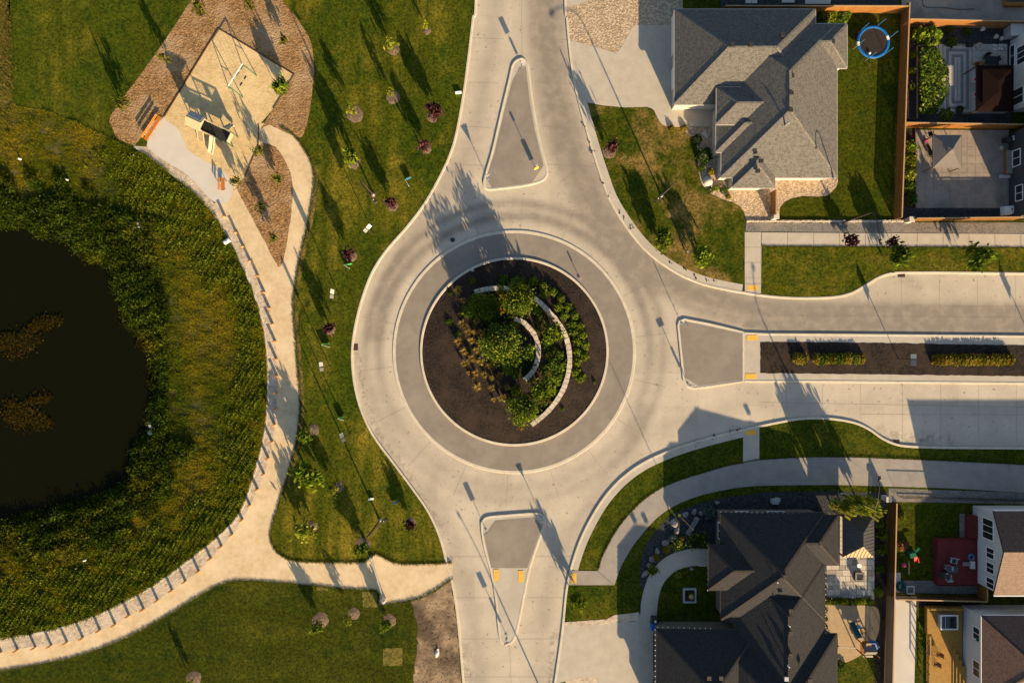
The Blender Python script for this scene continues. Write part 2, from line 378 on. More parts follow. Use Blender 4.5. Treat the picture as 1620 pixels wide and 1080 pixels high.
KSE = [(3200, 715), (1800, 713), (1620, 709), (1500, 708), (1440, 706), (1416, 702), (1396, 693), (1374, 678), (1350, 668), (1312, 662), (1270, 662), (1232, 668), (1203, 674), (1175, 680), (1130, 691), (1082, 705), (1040, 721), (1008, 738), (980, 760), (956, 787), (938, 815), (922, 846), (911, 874), (902, 905), (896, 935), (891, 985), (886, 1025), (878, 1080), (868, 1150), (840, 1500)]
kw, kne, kse = smooth(KW), smooth(KNE), smooth(KSE)

SHORE = [(-160, 360), (-60, 350), (0, 352), (45, 352), (60, 366), (98, 372), (138, 402), (178, 420), (183, 452), (197, 482), (204, 510), (226, 533), (240, 560), (249, 600), (250, 625), (240, 662), (236, 690), (218, 712), (212, 742), (200, 772), (170, 786), (120, 806), (60, 818), (0, 832), (-80, 850), (-170, 840), (-260, 700), (-260, 480)]
INNER = [(213, 231), (240, 250), (266, 270), (287, 286), (307, 303), (327, 323), (345, 346), (357, 369), (370, 391), (382, 415), (393, 439), (403, 464), (413, 498), (419, 530), (423, 565), (424.5, 600), (424, 635), (421, 668), (416, 698), (410, 725), (402, 752), (391, 786), (378, 814), (360, 836), (335, 858), (300, 886), (262, 914), (225, 937), (175, 964), (125, 984), (75, 999), (0, 1011), (-70, 1020), (-200, 1030), (-330, 990)]
TOPB = [(-330, 150), (-100, 60), (6, -20), (14, 60), (18, 120), (22, 162), (42, 172), (75, 176), (110, 190), (150, 207), (180, 222)]
inner_s = smooth(INNER)
BANK_OUT = smooth([(-420, 560)] + TOPB, False, 4)[:-1] + smooth([(180, 222), (196, 229), (213, 231)], False, 3)[:-1] + inner_s
ZW = -0.9

big = [(-40000, -30000), (40000, -30000), (40000, 30000), (-40000, 30000)]
sheet('ground', big, -0.02, M['soil'], holes=[BANK_OUT])

# road: a fine grid so that tyre wear can follow the lanes
def seg_d(px, py, poly):
    d = np.full(px.shape, 1e9)
    for (x0, y0), (x1, y1) in zip(poly[:-1], poly[1:]):
        dx, dy = x1 - x0, y1 - y0; L = dx*dx + dy*dy
        t = np.clip(((px - x0)*dx + (py - y0)*dy) / L, 0, 1)
        d = np.minimum(d, np.hypot(px - x0 - t*dx, py - y0 - t*dy))
    return d
def road_mat():
    m, nt, ns, ls, bs = new_mat('road_concrete'); bs.inputs['Roughness'].default_value = 0.85; bs.inputs['Specular IOR Level'].default_value = 0.25
    col = mixc(nt, noise(nt, 0.35, 5, 0.6, 0.35, 0.65), (0.505, 0.442, 0.350), (0.43, 0.377, 0.300))
    col = mixc(nt, noise(nt, 3.0, 4, 0.7, 0.5, 0.8, None, 2), col, (0.40, 0.345, 0.275))
    g = ns.new('ShaderNodeNewGeometry'); sn = ns.new('ShaderNodeVectorMath'); sn.operation = 'SNAP'; sn.inputs[1].default_value = (4.72, 4.1, 50); ls.new(g.outputs['Position'], sn.inputs[0])
    wn_ = ns.new('ShaderNodeTexWhiteNoise'); ls.new(sn.outputs[0], wn_.inputs[0]); col = mixc(nt, wn_.outputs[0], col, mixc(nt, 1.0, col, (0.90, 0.895, 0.885), 'MULTIPLY'))
    col = mixc(nt, noise(nt, 1.9, 2, 0.5, 0.66, 0.74, None, 11), col, (0.22, 0.19, 0.155))
    at = ns.new('ShaderNodeAttribute'); at.attribute_name = 'wear'
    sp = ns.new('ShaderNodeSeparateColor'); ls.new(at.outputs['Color'], sp.inputs[0])
    mu = ns.new('ShaderNodeMath'); mu.operation = 'MULTIPLY'; ls.new(sp.outputs[0], mu.inputs[0]); ls.new(noise(nt, 0.8, 4, 0.6, -0.3, 0.8, None, 6), mu.inputs[1])
    col = mixc(nt, mu.outputs[0], col, (0.215, 0.187, 0.153))
    m2 = ns.new('ShaderNodeMath'); m2.operation = 'MULTIPLY'; ls.new(sp.outputs[1], m2.inputs[0]); ls.new(noise(nt, 1.6, 5, 0.75, 0.42, 0.66, None, 9), m2.inputs[1])
    col = mixc(nt, m2.outputs[0], col, (0.15, 0.12, 0.095))
    ls.new(col, bs.inputs['Base Color']); bump(nt, bs, noise(nt, 18, 3, 0.6), 0.15, 0.01); return m
def build_road():
    x0, x1, y0, y1, st = 520, 1720, -90, 1170, 5
    us = np.arange(x0, x1 + st, st); vs_ = np.arange(y0, y1 + st, st)
    U, V = np.meshgrid(us, vs_); nx, ny = len(us), len(vs_)
    r = np.hypot(U - CX, V - CY); ang = np.degrees(np.arctan2(CY - V, U - CX))
    g = lambda d, s: np.exp(-(d / s) ** 2)
    A = [(863, -120), (865, 60), (876, 150), (898, 235), (930, 305), (975, 370), (1030, 425), (1100, 465), (1190, 492), (1300, 505), (1750, 508)]
    B = [(798, -120), (775, 90), (752, 215), (705, 300), (650, 375), (610, 450), (592, 530)]
    C = [(764, 1250), (757, 1050), (741, 940), (716, 850), (680, 780)]
    D = [(848, 1250), (856, 1000), (875, 905), (908, 835), (950, 775), (990, 715), (1020, 650)]
    E = [(1750, 655), (1300, 640), (1180, 645), (1080, 665), (1015, 690)]
    w = 1.35 * g(seg_d(U, V, A), 20) + 0.25 * g(seg_d(U, V, A) - 12, 40) + 0.35 * g(seg_d(U, V, A) - 24, 7) + 0.55 * g(seg_d(U, V, B), 15) + 0.55 * g(seg_d(U, V, C), 15) + 0.5 * g(seg_d(U, V, D), 14) + 0.25 * g(seg_d(U, V, E), 12)
    topside = np.clip((np.sin(np.radians(ang)) + 0.55), 0, 1)
    w += (0.32 + 0.8 * topside) * g(r - 214, 8) + (0.32 + 0.6 * topside) * g(r - 236, 7) + 0.2 * g(r - 224, 16)
    w += 0.45 * g(seg_d(U, V, [(1180, 516), (1750, 519)]), 7) + 0.45 * g(seg_d(U, V, [(1180, 488), (1750, 492)]), 7)
    w -= 0.35 * g(seg_d(U, V, [(1090, 478), (1180, 500), (1300, 505), (1750, 506)]), 5)
    # dirt washed against the kerbs, and dried mud by the parking bays
    dk = np.minimum(seg_d(U, V, [(559, 570), (566, 625), (590, 690), (640, 757), (690, 840)]), seg_d(U, V, [(884, 1010), (876, 1090)]))
    dirt = 0.9 * g(dk - 9, 5) + 0.8 * g(seg_d(U, V, [(735, 1030), (742, 1160)]) - 4, 9) + 0.8 * g(seg_d(U, V, [(1392, 684), (1440, 696), (1500, 696)]), 10) + 0.5 * g(seg_d(U, V, [(1430, 440), (1455, 452)]), 7) + 0.35 * g(seg_d(U, V, [(906, 930), (893, 990)]), 6)
    co = np.zeros((nx * ny, 3), np.float32); f = (1 / PPM)
    co[:, 0] = ((U - 810) * f).ravel(); co[:, 1] = ((540 - V) * f).ravel()
    i = np.arange(nx * ny).reshape(ny, nx)
    fs = np.stack([i[1:, :-1], i[1:, 1:], i[:-1, 1:], i[:-1, :-1]], -1).reshape(-1, 4)
    me = bpy.data.meshes.new('road'); me.from_pydata(co.tolist(), [], fs.tolist())
    at = me.color_attributes.new('wear', 'FLOAT_COLOR', 'POINT'); c = np.zeros((nx * ny, 4), np.float32)
    c[:, 0] = np.clip(w, 0, 1.3).ravel(); c[:, 1] = np.clip(dirt, 0, 1).ravel(); c[:, 3] = 1
    at.data.foreach_set('color', c.ravel()); me.materials.append(road_mat())
    o = bpy.data.objects.new('road', me); link(o); o['kind'] = 'structure'
build_road()
for q in ([(620, -4000), (1000, -4000), (1000, -90), (620, -90)], [(620, 1170), (1000, 1170), (1000, 5000), (620, 5000)], [(1720, 380), (3200, 380), (3200, 760), (1720, 760)]): sheet('road', q, 0.0, bpy.data.materials['road_concrete'])

LZ = 0.10
def block(name, mat, pts, holes=()): return sheet(name, pts, LZ, mat, holes, thick=0.14)
west = [(-40000, -30000), (754, -30000)] + kw + [(760, 30000), (-40000, 30000)]
block('park_lawn', M['lawn_w'], west, [BANK_OUT])
ne = [(893, -30000), (40000, -30000), (40000, 440)] + list(reversed(kne))
block('north_east_ground', M['lawn_back'], ne)
se = [(40000, 715)] + kse + [(840, 30000), (40000, 30000)]
block('south_east_ground', M['lawn_se'], se)
kb = lambda n, p, side=0.0, closed=False, w=0.28, z1=0.14, z0=-0.01: kerb(n, p, w, z0, z1, M['kerb'], closed, side)
kb('kerb', kw); kb('kerb', kne); kb('kerb', kse)
# gutter pans on the east side of the roundabout
def strip(name, pts, w0, w1, z, mat, kind='structure'):
    q = [Vector(p).to_2d() for p in W2(pts, z)]; vs = []; n = len(q)
    for i in range(n):
        d = (q[min(i+1, n-1)] - q[max(i-1, 0)]).normalized(); nr = Vector((-d.y, d.x))
        for s in (w0, w1): p = q[i] + nr * s; vs.append((p.x, p.y, z))
    fs = [up4((2*i, 2*i+1, 2*i+3, 2*i+2), vs) for i in range(n-1)]
    o = MB().add(vs, fs).build(name, mat); o['kind'] = kind; return o
def up4(f, v):
    a, b, c = v[f[0]], v[f[1]], v[f[2]]
    return f if (b[0]-a[0])*(c[1]-a[1]) - (b[1]-a[1])*(c[0]-a[0]) > 0 else tuple(reversed(f))
sub = [p for p in kne if 130 < p[1] < 463 and p[0] < 1179]
strip('kerb_apron', sub, -0.1, 1.0, LZ + 0.012, M['conc'])
sub2 = [p for p in kse if 670 < p[1] < 905 and p[0] < 1178]
strip('kerb_apron', sub2, -0.1, 0.9, LZ + 0.012, M['conc'])

# central island and truck apron
sheet('truck_apron', circ(CX, CY, 188.5), 0.075, M['apron'])
kb('apron_kerb', circ(CX, CY, 190, 128), 0, True, 0.40, 0.085)
kb('island_kerb', circ(CX, CY - .5, 147.5, 128), 0, True, 0.30, 0.235)
# island bed is a low mound
def mound():
    n, rings = 96, 14; Rr = 146 / PPM; c = P(CX, CY - .5); vs = [(c.x, c.y, 0.55)]; fs = []
    for k in range(1, rings + 1):
        t = k / rings
        for i in range(n):
            a = 2*PI*i/n; z = 0.17 + 0.38 * (1 - t*t) + 0.03 * math.sin(7*a + 9*t) * (1 - t) + RN.uniform(-.012, .012)
            vs.append((c.x + Rr*t*math.cos(a), c.y + Rr*t*math.sin(a), z))
    for i in range(n): fs.append((0, 1 + i, 1 + (i+1) % n))
    for k in range(rings - 1):
        for i in range(n):
            a = 1 + k*n + i; b = 1 + k*n + (i+1) % n; fs.append((a, a + n, b + n, b))
    o = MB().add(vs, fs, True).build('island_mulch_bed', M['blackmulch']); o['kind'] = 'structure'
mound()
def mz(x, y):
    c = P(CX, CY); t = min(1, math.hypot(x - c.x, y - c.y) / (146 / PPM)); return 0.17 + 0.38 * (1 - t*t)

# splitter islands
NSP = smooth([(824, 93), (812, 102), (805, 130), (793, 180), (779, 240), (768, 278), (766, 292), (772, 299), (790, 298), (830, 293), (856, 286), (865, 276), (864, 262), (852, 215), (842, 160), (836, 110), (832, 98)], True)
ESP_ = [(1075, 508), (1083, 505), (1120, 512), (1150, 519), (1176, 525), (1176, 603), (1130, 610), (1098, 614), (1088, 611), (1082, 602), (1077, 555), (1073, 515)]
SSP = smooth([(762, 832), (764, 824), (772, 818), (800, 815), (845, 812), (856, 814), (862, 822), (860, 834), (846, 872), (836, 905), (829, 940), (820, 985), (813, 1010), (804, 1018), (795, 1015), (790, 1000), (785, 950), (778, 908), (766, 862)], True)
for nm, pts in (('splitter_island', NSP), ('splitter_island', ESP_), ('splitter_island', SSP)):
    sheet(nm, pts, 0.13, M['conc'], thick=0.14)
    kb('splitter_kerb', pts, 0.0, True, 0.26, 0.155)
sheet('splitter_apron', [(822, 106), (832, 106), (838, 160), (846, 205), (860, 262), (842, 289), (778, 297), (769, 282), (783, 240), (797, 180), (810, 130)], 0.142, M['apron'])
sheet('splitter_apron', [(1085, 509), (1176, 528), (1176, 601), (1104, 610), (1084, 597), (1075, 515)], 0.142, M['apron'])
sheet('splitter_apron', [(783, 823), (846, 818), (858, 831), (834, 898), (777, 898), (766, 848)], 0.142, M['apron'])
# east median
med = [(1176, 526), (1215, 528), (1300, 528.5), (1620, 532), (2400, 536), (2400, 612), (1620, 606), (1300, 603), (1203, 603), (1176, 603)]
sheet('median', med, 0.11, M['conc'], thick=0.12)
kb('median_kerb', [(1178, 527), (1215, 528.5), (1300, 529), (1620, 532), (2400, 536)]); kb('median_kerb', [(1178, 603), (1300, 603), (1620, 606), (2400, 612)])
sheet('median_mulch', wob([(1203, 541), (1300, 541), (1620, 546), (2400, 550), (2400, 598), (1620, 595), (1300, 591), (1203, 590)], 0.5, 3, True), 0.13, M['blackmulch'])
sheet('median_walk', [(1177, 528), (1202, 529), (1202, 602), (1177, 602)], 0.118, M['slab'])

# tactile warning plates, built with their raised domes
def plate(u, v, wu, hv, label, z=0.122):
    c = P(u, v, z); w, h = wu / PPM, hv / PPM; m = MB().box((0, 0, 0.012), (w, h, 0.024))
    for i in range(int(w / 0.16)):
        for j in range(int(h / 0.16)):
            m.box((-w/2 + 0.1 + i*0.16, -h/2 + 0.1 + j*0.16, 0.028), (0.07, 0.07, 0.012), taper=0.6)
    o = m.build('tactile_plate', M['yellow'], loc=c); tag(o, label, 'tactile plate', 'yellow tactile plates at the crossings')
plate(785, 909, 8, 18, 'yellow tactile plate on the left side of the south splitter island', 0.135)
plate(824, 911, 8, 18, 'yellow tactile plate on the right side of the south splitter island', 0.135)
plate(908, 914, 8, 16, 'yellow tactile plate where the corner path meets the south road')
plate(1190, 534, 17, 8, 'yellow tactile plate at the north end of the median crossing')
plate(1187.5, 595, 17, 8, 'yellow tactile plate at the south end of the median crossing')
plate(1191, 455, 17, 8, 'yellow tactile plate at the foot of the front lawn walk', 0.118)
plate(1188, 684, 17, 8, 'yellow tactile plate on the ramp below the shaded road', 0.118)

# sealed joints in the road slabs
def joints():
    m = MB()
    def ln(p, w=0.035): 
        q = [P(u, v, 0.006) for u, v in p]
        for a, b in zip(q[:-1], q[1:]):
            d = (b - a).normalized(); n = Vector((-d.y, d.x, 0)) * w/2; m.add([a - n, b - n, b + n, a + n], [(0, 1, 2, 3)])
    for x in (1242, 1299, 1359, 1426, 1486, 1546, 1606): ln([(x, 471 if x < 1400 else 433), (x + 1, 526)]); ln([(x + 2, 607), (x + 2, 700 if x > 1400 else 662)])
    ln([(1205, 499), (1400, 500), (1640, 502)]); ln([(1430, 483), (1640, 484)]); ln([(1205, 636), (1640, 644)]); ln([(1360, 655), (1640, 656)])
    for k in range(18):
        a = math.radians(k * 20 + 7)
        if k in (1, 2, 3, 7, 12, 17): pass
        ln([(CX + 194*math.cos(a), CY - 194*math.sin(a)), (CX + 246*math.cos(a), CY - 246*math.sin(a))])
    for v in (60, 130, 200, 260): ln([(742 - max(0, v-150)*0.2, v), (805 - v*0.14, v + 2)]); ln([(836 + v*0.1, v), (903 + max(0, v-60)*.22, v + 4)])
    for v in (880, 945, 1010, 1070): ln([(712 + (v-880)*.1, v), (770 + (v-880)*.2, v)]); ln([(848 - (v-880)*.2, v), (903 - (v-880)*.12, v)])
    ln([(824, -60), (826, 92)]); ln([(806, 1019), (812, 1160)])
    for a in (25, 40, 60): 
        b = math.radians(a); ln([(CX + 246*math.cos(b), CY - 246*math.sin(b)), (CX + 310*math.cos(b), CY - 310*math.sin(b))])
    o = m.build('joint_sealant', M['joint']); o['kind'] = 'structure'
joints()
def apron_joints():
    m = MB()
    for k in range(24):
        a = math.radians(k * 15 + 4); p = [P(CX + r*math.cos(a), CY - r*math.sin(a), 0.080) for r in (150, 186)]
        d = (p[1]-p[0]).normalized(); n = Vector((-d.y, d.x, 0)) * 0.015; m.add([p[0]-n, p[1]-n, p[1]+n, p[0]+n], [(0, 1, 2, 3)])
    o = m.build('apron_joint', M['joint']); o['kind'] = 'structure'
apron_joints()

# ------------------------------------------------------------------ park: paths, sand, mulch, bank, pond
G1, G2, G3, G4 = LZ + 0.005, LZ + 0.010, LZ + 0.015, LZ + 0.020
PATH_E = [(-260, 1090), (-60, 1072), (0, 1061), (60, 1051), (130, 1035), (200, 1008), (270, 970), (310, 945), (345, 926), (375, 918), (405, 919), (440, 921), (500, 926), (560, 932), (596, 934), (600, 956), (616, 955), (655, 948), (668, 944), (690, 932), (716, 914)]
PATH_N = [(716, 889), (690, 891), (650, 892), (625, 890), (606, 881), (594, 876), (584, 884), (570, 889), (520, 889), (470, 887), (446, 879), (433, 865), (428, 850), (431, 828), (438, 806), (444, 785), (452, 760), (461, 730), (470, 690), (474, 650), (474, 618), (471, 580), (468, 540), (465, 500), (464, 475), (468, 445), (475, 405), (483, 372), (490, 338), (496, 302), (497, 280), (493, 258), (480, 234), (466, 216), (450, 204), (428, 194), (408, 196)]
pond_edge = [p for p in inner_s if p[1] > 318 and p[0] > -250]
sheet('gravel_path', [(-260, 1036)] + wob(smooth(PATH_E, n=3), 0.7, 4) + wob(smooth(PATH_N, n=3), 0.8, 5) + [(398, 215), (388, 278), (372, 300), (345, 319)] + pond_edge[2:], G1, M['gravel'])
STR_O = [(232, 232), (262, 252), (290, 273), (312, 293), (335, 317), (357, 344), (375, 369), (386, 391), (397, 414), (409, 437), (419, 463), (427, 488), (432, 513), (436, 540), (438, 568), (439, 595), (438, 621), (437, 646), (435, 671), (431, 698), (425, 724), (418, 749), (408, 773), (396, 798), (384, 821), (368, 844), (351, 863), (334, 882), (315, 902), (294, 918), (273, 932), (250, 948), (228, 962), (205, 972), (183, 986), (159, 995), (132, 1007), (107, 1014), (82, 1019), (57, 1022), (29, 1026), (3, 1030), (-30, 1035), (-120, 1042)]
sheet('cobble_strip', [(228, 213), (240, 193), (256, 184), (246, 206), (236, 228)], G2 + .001, M['cobble'])
sheet('cobble_strip', inner_s[:-9] + list(reversed(wob(smooth(STR_O, n=2), 0.4, 6))), G2, M['cobble'])
kerb('path_edge_wall', inner_s[:-9], 0.30, -0.55, LZ + 0.03, M['kerb'], side=-0.05)

BED = smooth([(318, -40), (300, 4), (262, 62), (218, 124), (176, 182), (177, 200), (186, 219), (200, 226)], False, 4) + [(212, 231), (226, 214), (248, 180), (258, 184), (344, 44), (465, 117), (412, 205)] + smooth([(426, 197), (444, 206), (462, 214), (477, 216), (487, 190), (493, 150), (497, 105), (490, 62), (470, 30), (448, 2), (440, -40)], False, 4)
sheet('bark_bed', wob(BED, 0.5, 8, True), G2, M['bark'])
sheet('sand_pit', [(254, 192), (345, 45), (465, 118), (430, 175), (411, 197), (408, 232), (388, 277), (371, 300), (352, 318), (300, 268), (262, 225)], G3, M['sand'])
kerb('sand_border', [(259, 185), (345, 45), (465, 118), (432, 172)], 0.14, 0, LZ + 0.10, M['timber'])
kerb('sand_border', [(409, 197), (408, 230), (387, 279)], 0.12, 0, LZ + 0.10, M['timber'])
sheet('play_pad', smooth([(258, 186), (264, 192), (281, 203), (290, 222), (301, 240), (332, 259), (357, 274), (368, 290), (366, 308), (358, 320), (338, 319), (312, 293), (288, 271), (232, 231)], True, 3), G4, M['pad'])
TRI = smooth([(406, 232), (424, 228), (440, 237), (455, 262), (463, 290), (461, 335), (453, 390), (443, 422), (431, 406), (415, 375), (396, 340), (379, 306), (371, 286), (388, 268)], True, 4)
sheet('bark_bed', wob(TRI, 0.7, 9, True), G2, M['bark'])
sheet('south_park_lawn', [(-300, 1300), (-260, 1100)] + wob(smooth(PATH_E, n=3), 0.7, 4)[:-3] + [(656, 952), (660, 990), (661, 1040), (655, 1062), (648, 1300)], G1 + 0.001, M['lawn_dark'])
sheet('bare_soil', wob([(650, 951), (690, 934), (714, 916), (719, 960), (726, 1020), (733, 1100), (742, 1300), (648, 1300), (655, 1062), (661, 1040), (660, 990)], 2.4, 12, True, ), G2 + .004, M['dirt'])
for pts in ([(573, 935), (597, 936), (597, 960), (574, 961)], [(606, 1025), (637, 1024), (636, 1053), (606, 1052)], [(500, 927), (519, 929), (519, 934), (500, 933)]):
    sheet('sod_patch', wob(pts, 0.6, 2, True), G3, M['sod'])
# strip of dry uncut grass along the path's grass side
strip('dry_verge', [p for p in smooth(PATH_N, n=4) if p[1] > 260 and p[1] < 770 and p[0] < 500], -0.55, -0.02, G2, M['rough'])

# pond
sheet('pond_water', [(p[0] + (p[0]-60)*0.05, p[1] + (p[1]-590)*0.05) for p in smooth(SHORE, True, 3)], ZW - 0.06, M['water'])
def ray_r(poly, c, n):
    """distance from c to the outline along n even angles (outline is star shaped about c)"""
    p = np.array(poly) - np.array(c); a = np.arctan2(p[:, 1], p[:, 0]); r = np.hypot(p[:, 0], p[:, 1])
    o = np.argsort(a); a = a[o]; r = r[o]
    a = np.concatenate([a - 2*PI, a, a + 2*PI]); r = np.concatenate([r, r, r])
    t = np.linspace(-PI, PI, n, endpoint=False); return t, np.interp(t, a, r)
PC = (10, 600); NB = 400
dense = lambda q: wob(q, 0, 1, True, 4)
bt, br0 = ray_r(dense(BANK_OUT), PC, NB)
_, sr0 = ray_r(dense(smooth(SHORE, True, 5)), PC, NB)
def bank_z(t):  # t 0 at the water, 1 at the path
    return ZW - 0.25 + (LZ - ZW + 0.22) * np.clip(t, 0, 1) ** 0.8
def bank():
    K = 14; vs = []; fs = []
    for k in range(K + 1):
        t = k / K
        for i in range(NB):
            rr = sr0[i] * 0.97 + (br0[i] - sr0[i] * 0.97) * t; z = float(bank_z(t)) + (RN.uniform(-.05, .05) if 0 < k < K else 0)
            q = P(PC[0] + rr*math.cos(bt[i]), PC[1] + rr*math.sin(bt[i]), 0 if k == K else z*0.6)
            vs.append((q.x, q.y, z))
    for k in range(K):
        for i in range(NB):
            j = (i+1) % NB; fs.append(up4((k*NB + i, k*NB + j, (k+1)*NB + j, (k+1)*NB + i), vs))
    o = MB().add(vs, fs, True).build('pond_bank', M['bank']); o['kind'] = 'structure'
bank()

# ------------------------------------------------------------------ north-east corner surfaces
DRIVE = [(901, 64), (930, 71), (958, 79), (974, 84)] + smooth([(974, 84), (980, 79), (990, 62), (1000, 44), (1006, 40)], False, 4)[1:] + [(1090, 40), (1090, 168), (1140, 168), (1140, 201), (1060, 201)] + smooth([(1060, 201), (1048, 197), (1040, 186), (1034, 174), (1024, 169)], False, 4)[1:] + [(990, 170), (955, 167), (922, 161), (910, 130), (903, 95)]
sheet('river_rock_bed', [(896, 12), (912, 8), (936, -2), (1080, -30), (1080, 60), (1000, 50), (974, 88), (900, 68)], G1, M['rock'])
sheet('driveway', [(893, -30), (945, -30), (936, -1), (913, 8), (896, 12)], G2, M['slab'])
sheet('driveway', DRIVE, G3, M['slab'], thick=0.05)
front = [(921, 162), (955, 168), (990, 170.5), (1024, 170)] + smooth([(1024, 170), (1034, 175), (1040, 187), (1048, 198), (1060, 201)], False, 3) + smooth([(1077, 202), (1090, 214), (1101, 228), (1104, 250), (1104, 268), (1110, 290), (1124, 306), (1144, 316), (1160, 320), (1172, 328), (1179, 342), (1179, 352)], False, 3) + [(1177.5, 366), (1177, 450), (1150, 450)] + [p for p in reversed(smooth([(927, 163), (936, 196), (944, 226), (957, 270), (970, 300), (985, 329), (1003, 355), (1022, 377), (1046, 399), (1076, 420), (1110, 438), (1150, 449)], False, 3))]
sheet('front_lawn', wob(front, 0.4, 14, True), G2, M['lawn_ne'])
sheet('river_rock_bed', [(1077, 202), (1090, 214), (1101, 228), (1104, 250), (1104, 268), (1110, 290), (1124, 306), (1144, 316), (1160, 320), (1172, 328), (1179, 342), (1181, 352), (1222, 352), (1240, 330), (1250, 320), (1280, 312), (1310, 310), (1323, 296), (1328, 280), (1326, 262), (1200, 220), (1140, 200), (1090, 200)], G1 + 0.002, M['rock'])
back = [(1240, 352), (1233, 340), (1234, 328), (1242, 319), (1252, 314), (1270, 310), (1290, 311), (1306, 311), (1319, 303), (1326, 290), (1324, 262), (1318, 240), (1318, 40), (1260, 40), (1260, 22), (1424, 22), (1413, 352)]
sheet('back_lawn', back, G2 + 0.002, M['lawn_back'])
sheet('gravel_margin', [(1180, 353), (1420, 352), (1640, 352), (2400, 352), (2400, 372), (1640, 371), (1400, 368), (1180, 366)], G2, M['gstone'])
# boulevard
BL = [(1205, 389), (1400, 390), (1640, 392), (2400, 395), (2400, 436)] + [p for p in reversed(kne) if 1204 <= p[0] < 1900]
sheet('boulevard_lawn', wob(BL, 0.35, 15, True), G1, M['lawn_n'])
def slabs(name, strips, z, mat, gap=0.03, thick=0.05, par=None):
    """row of cast slabs; strips: list of quads in photo pixels"""
    root = thing(name, None, None, P(*strips[0][0], 0)); root['kind'] = 'structure'
    base = root.location
    for q in strips:
        pts = W2(q, z); c = (sum(p[0] for p in pts)/len(pts), sum(p[1] for p in pts)/len(pts)); r = []
        for p in pts:
            d = math.hypot(p[0]-c[0], p[1]-c[1]); k = max(0.3, 1 - gap / d); r.append((c[0] + (p[0]-c[0])*k - base.x, c[1] + (p[1]-c[1])*k - base.y))
        MB().prism(r, z - thick - base.z, z + RN.uniform(-.004, .004) - base.z).build('slab', mat, root)
    return root
sheet('sidewalk_base', [(1178, 367), (2400, 374), (2400, 394), (1205, 389.5), (1204, 465), (1178, 462)], G1 + 0.001, M['joint'])
slabs('sidewalk', [[(x, 367.5 + (x-1180)*.006), (x + 41, 367.7 + (x-1180)*.006), (x + 41, 388.6 + (x-1180)*.006), (x, 388.4 + (x-1180)*.006)] for x in range(1205, 1660, 41)] + [[(1178, y), (1204, y), (1204, min(y + 24, 448)), (1178, min(y + 24, 448))] for y in (367, 391, 415, 439)] + [[(1178, 448.5), (1204, 448.5), (1204, 463.5), (1178, 460.5)]], LZ + 0.03, M['slab'])

# ------------------------------------------------------------------ south-east corner surfaces
PL = [(898, 902), (946, 902), (953, 880), (963, 860), (976, 838), (992, 817), (1018, 791), (1048, 771), (1080, 758), (1112, 748), (1150, 737), (1176, 732), (1205, 727), (1280, 723), (1340, 723), (1400, 725), (1500, 729), (1620, 735), (1760, 742)]
PR = [(898, 925), (972, 925), (983, 895), (997, 870), (1013, 848), (1032, 826), (1052, 809), (1077, 795), (1110, 783), (1150, 774), (1178, 770), (1206, 768), (1280, 767), (1340, 767), (1400, 769), (1500, 772), (1620, 779), (1760, 786)]
pl, pr = smooth(PL[1:], n=4), smooth(PR[1:], n=4)
sheet('path_base', PL[:2] + pl[1:] + list(reversed(pr)) + PR[:1], G1, M['joint'])
def band_quads(a, b, stepn): 
    return [[a[i], a[min(i+stepn, len(a)-1)], b[min(i+stepn, len(b)-1)], b[i]] for i in range(0, len(a)-1, stepn)]
def slab_strip(name, a, b, stepn, z, mat):
    root = thing(name, None, None, P(*a[0], 0)); root['kind'] = 'structure'; base = root.location
    for i in range(0, len(a) - 1, stepn):
        j = min(i + stepn, len(a) - 1); ring = a[i:j+1] + list(reversed(b[i:j+1])); pts = W2(ring, z)
        c = (sum(p[0] for p in pts)/len(pts), sum(p[1] for p in pts)/len(pts))
        MB().prism([(c[0] + (p[0]-c[0])*0.994 - base.x, c[1] + (p[1]-c[1])*0.994 - base.y) for p in pts], z - 0.05, z + RN.uniform(-.003, .003)).build('slab', mat, root)
slab_strip('shared_path', pl, pr, 4, LZ + 0.03, M['path_grey'])
slabs('ramp', [[(900, 902.5), (945, 902.5), (971, 924.5), (898, 924.5)]], LZ + 0.03, M['path_grey'])
slabs('ramp', [[(1175.5, 681), (1201.5, 675), (1201.5, 727), (1175.5, 731.5)]], LZ + 0.03, M['slab'])
DR2 = [(889, 988), (1000, 983)] + smooth([(1000, 983), (1008, 980), (1013, 972), (1014, 955), (1018, 935), (1026, 912), (1040, 892), (1060, 877), (1085, 869), (1106, 867)], False, 4)[1:] + [(1128, 868), (1128, 896), (1102, 894)] + smooth([(1102, 894), (1080, 898), (1062, 908), (1049, 924), (1042, 945), (1039, 970), (1038, 990)], False, 4)[1:] + [(1060, 992), (1060, 1095), (945, 1080), (941, 1071), (900, 1076), (877, 1081), (884, 1030)]
sheet('driveway', DR2, G3, M['slab'], thick=0.05)
bed2 = smooth([(1014, 930), (1012, 900), (1020, 868), (1036, 842), (1062, 815), (1100, 798), (1150, 786), (1215, 778)], False, 4) + [(1330, 777), (1406, 779), (1406, 800), (1330, 830), (1150, 830), (1130, 866), (1106, 866), (1080, 870), (1052, 882), (1030, 905), (1018, 935)]
sheet('dark_stone_bed', bed2, G2, M['bluestone'])
sheet('entry_lawn', smooth([(1042, 985), (1043, 950), (1052, 925), (1066, 908), (1084, 899), (1110, 897), (1150, 900), (1150, 990)], True, 3), G2, M['lawn_back'])
sheet('stone_edging', wob([(889, 984), (960, 979), (972, 972), (1010, 968), (1014, 975), (1008, 981), (965, 986), (950, 988), (889, 990)], .3, 3, True), G4, M['cobble'])
sheet('stone_edging', wob([(895, 1076), (940, 1069), (946, 1080), (975, 1080), (975, 1100), (895, 1100)], .3, 3, True), G4, M['cobble'])
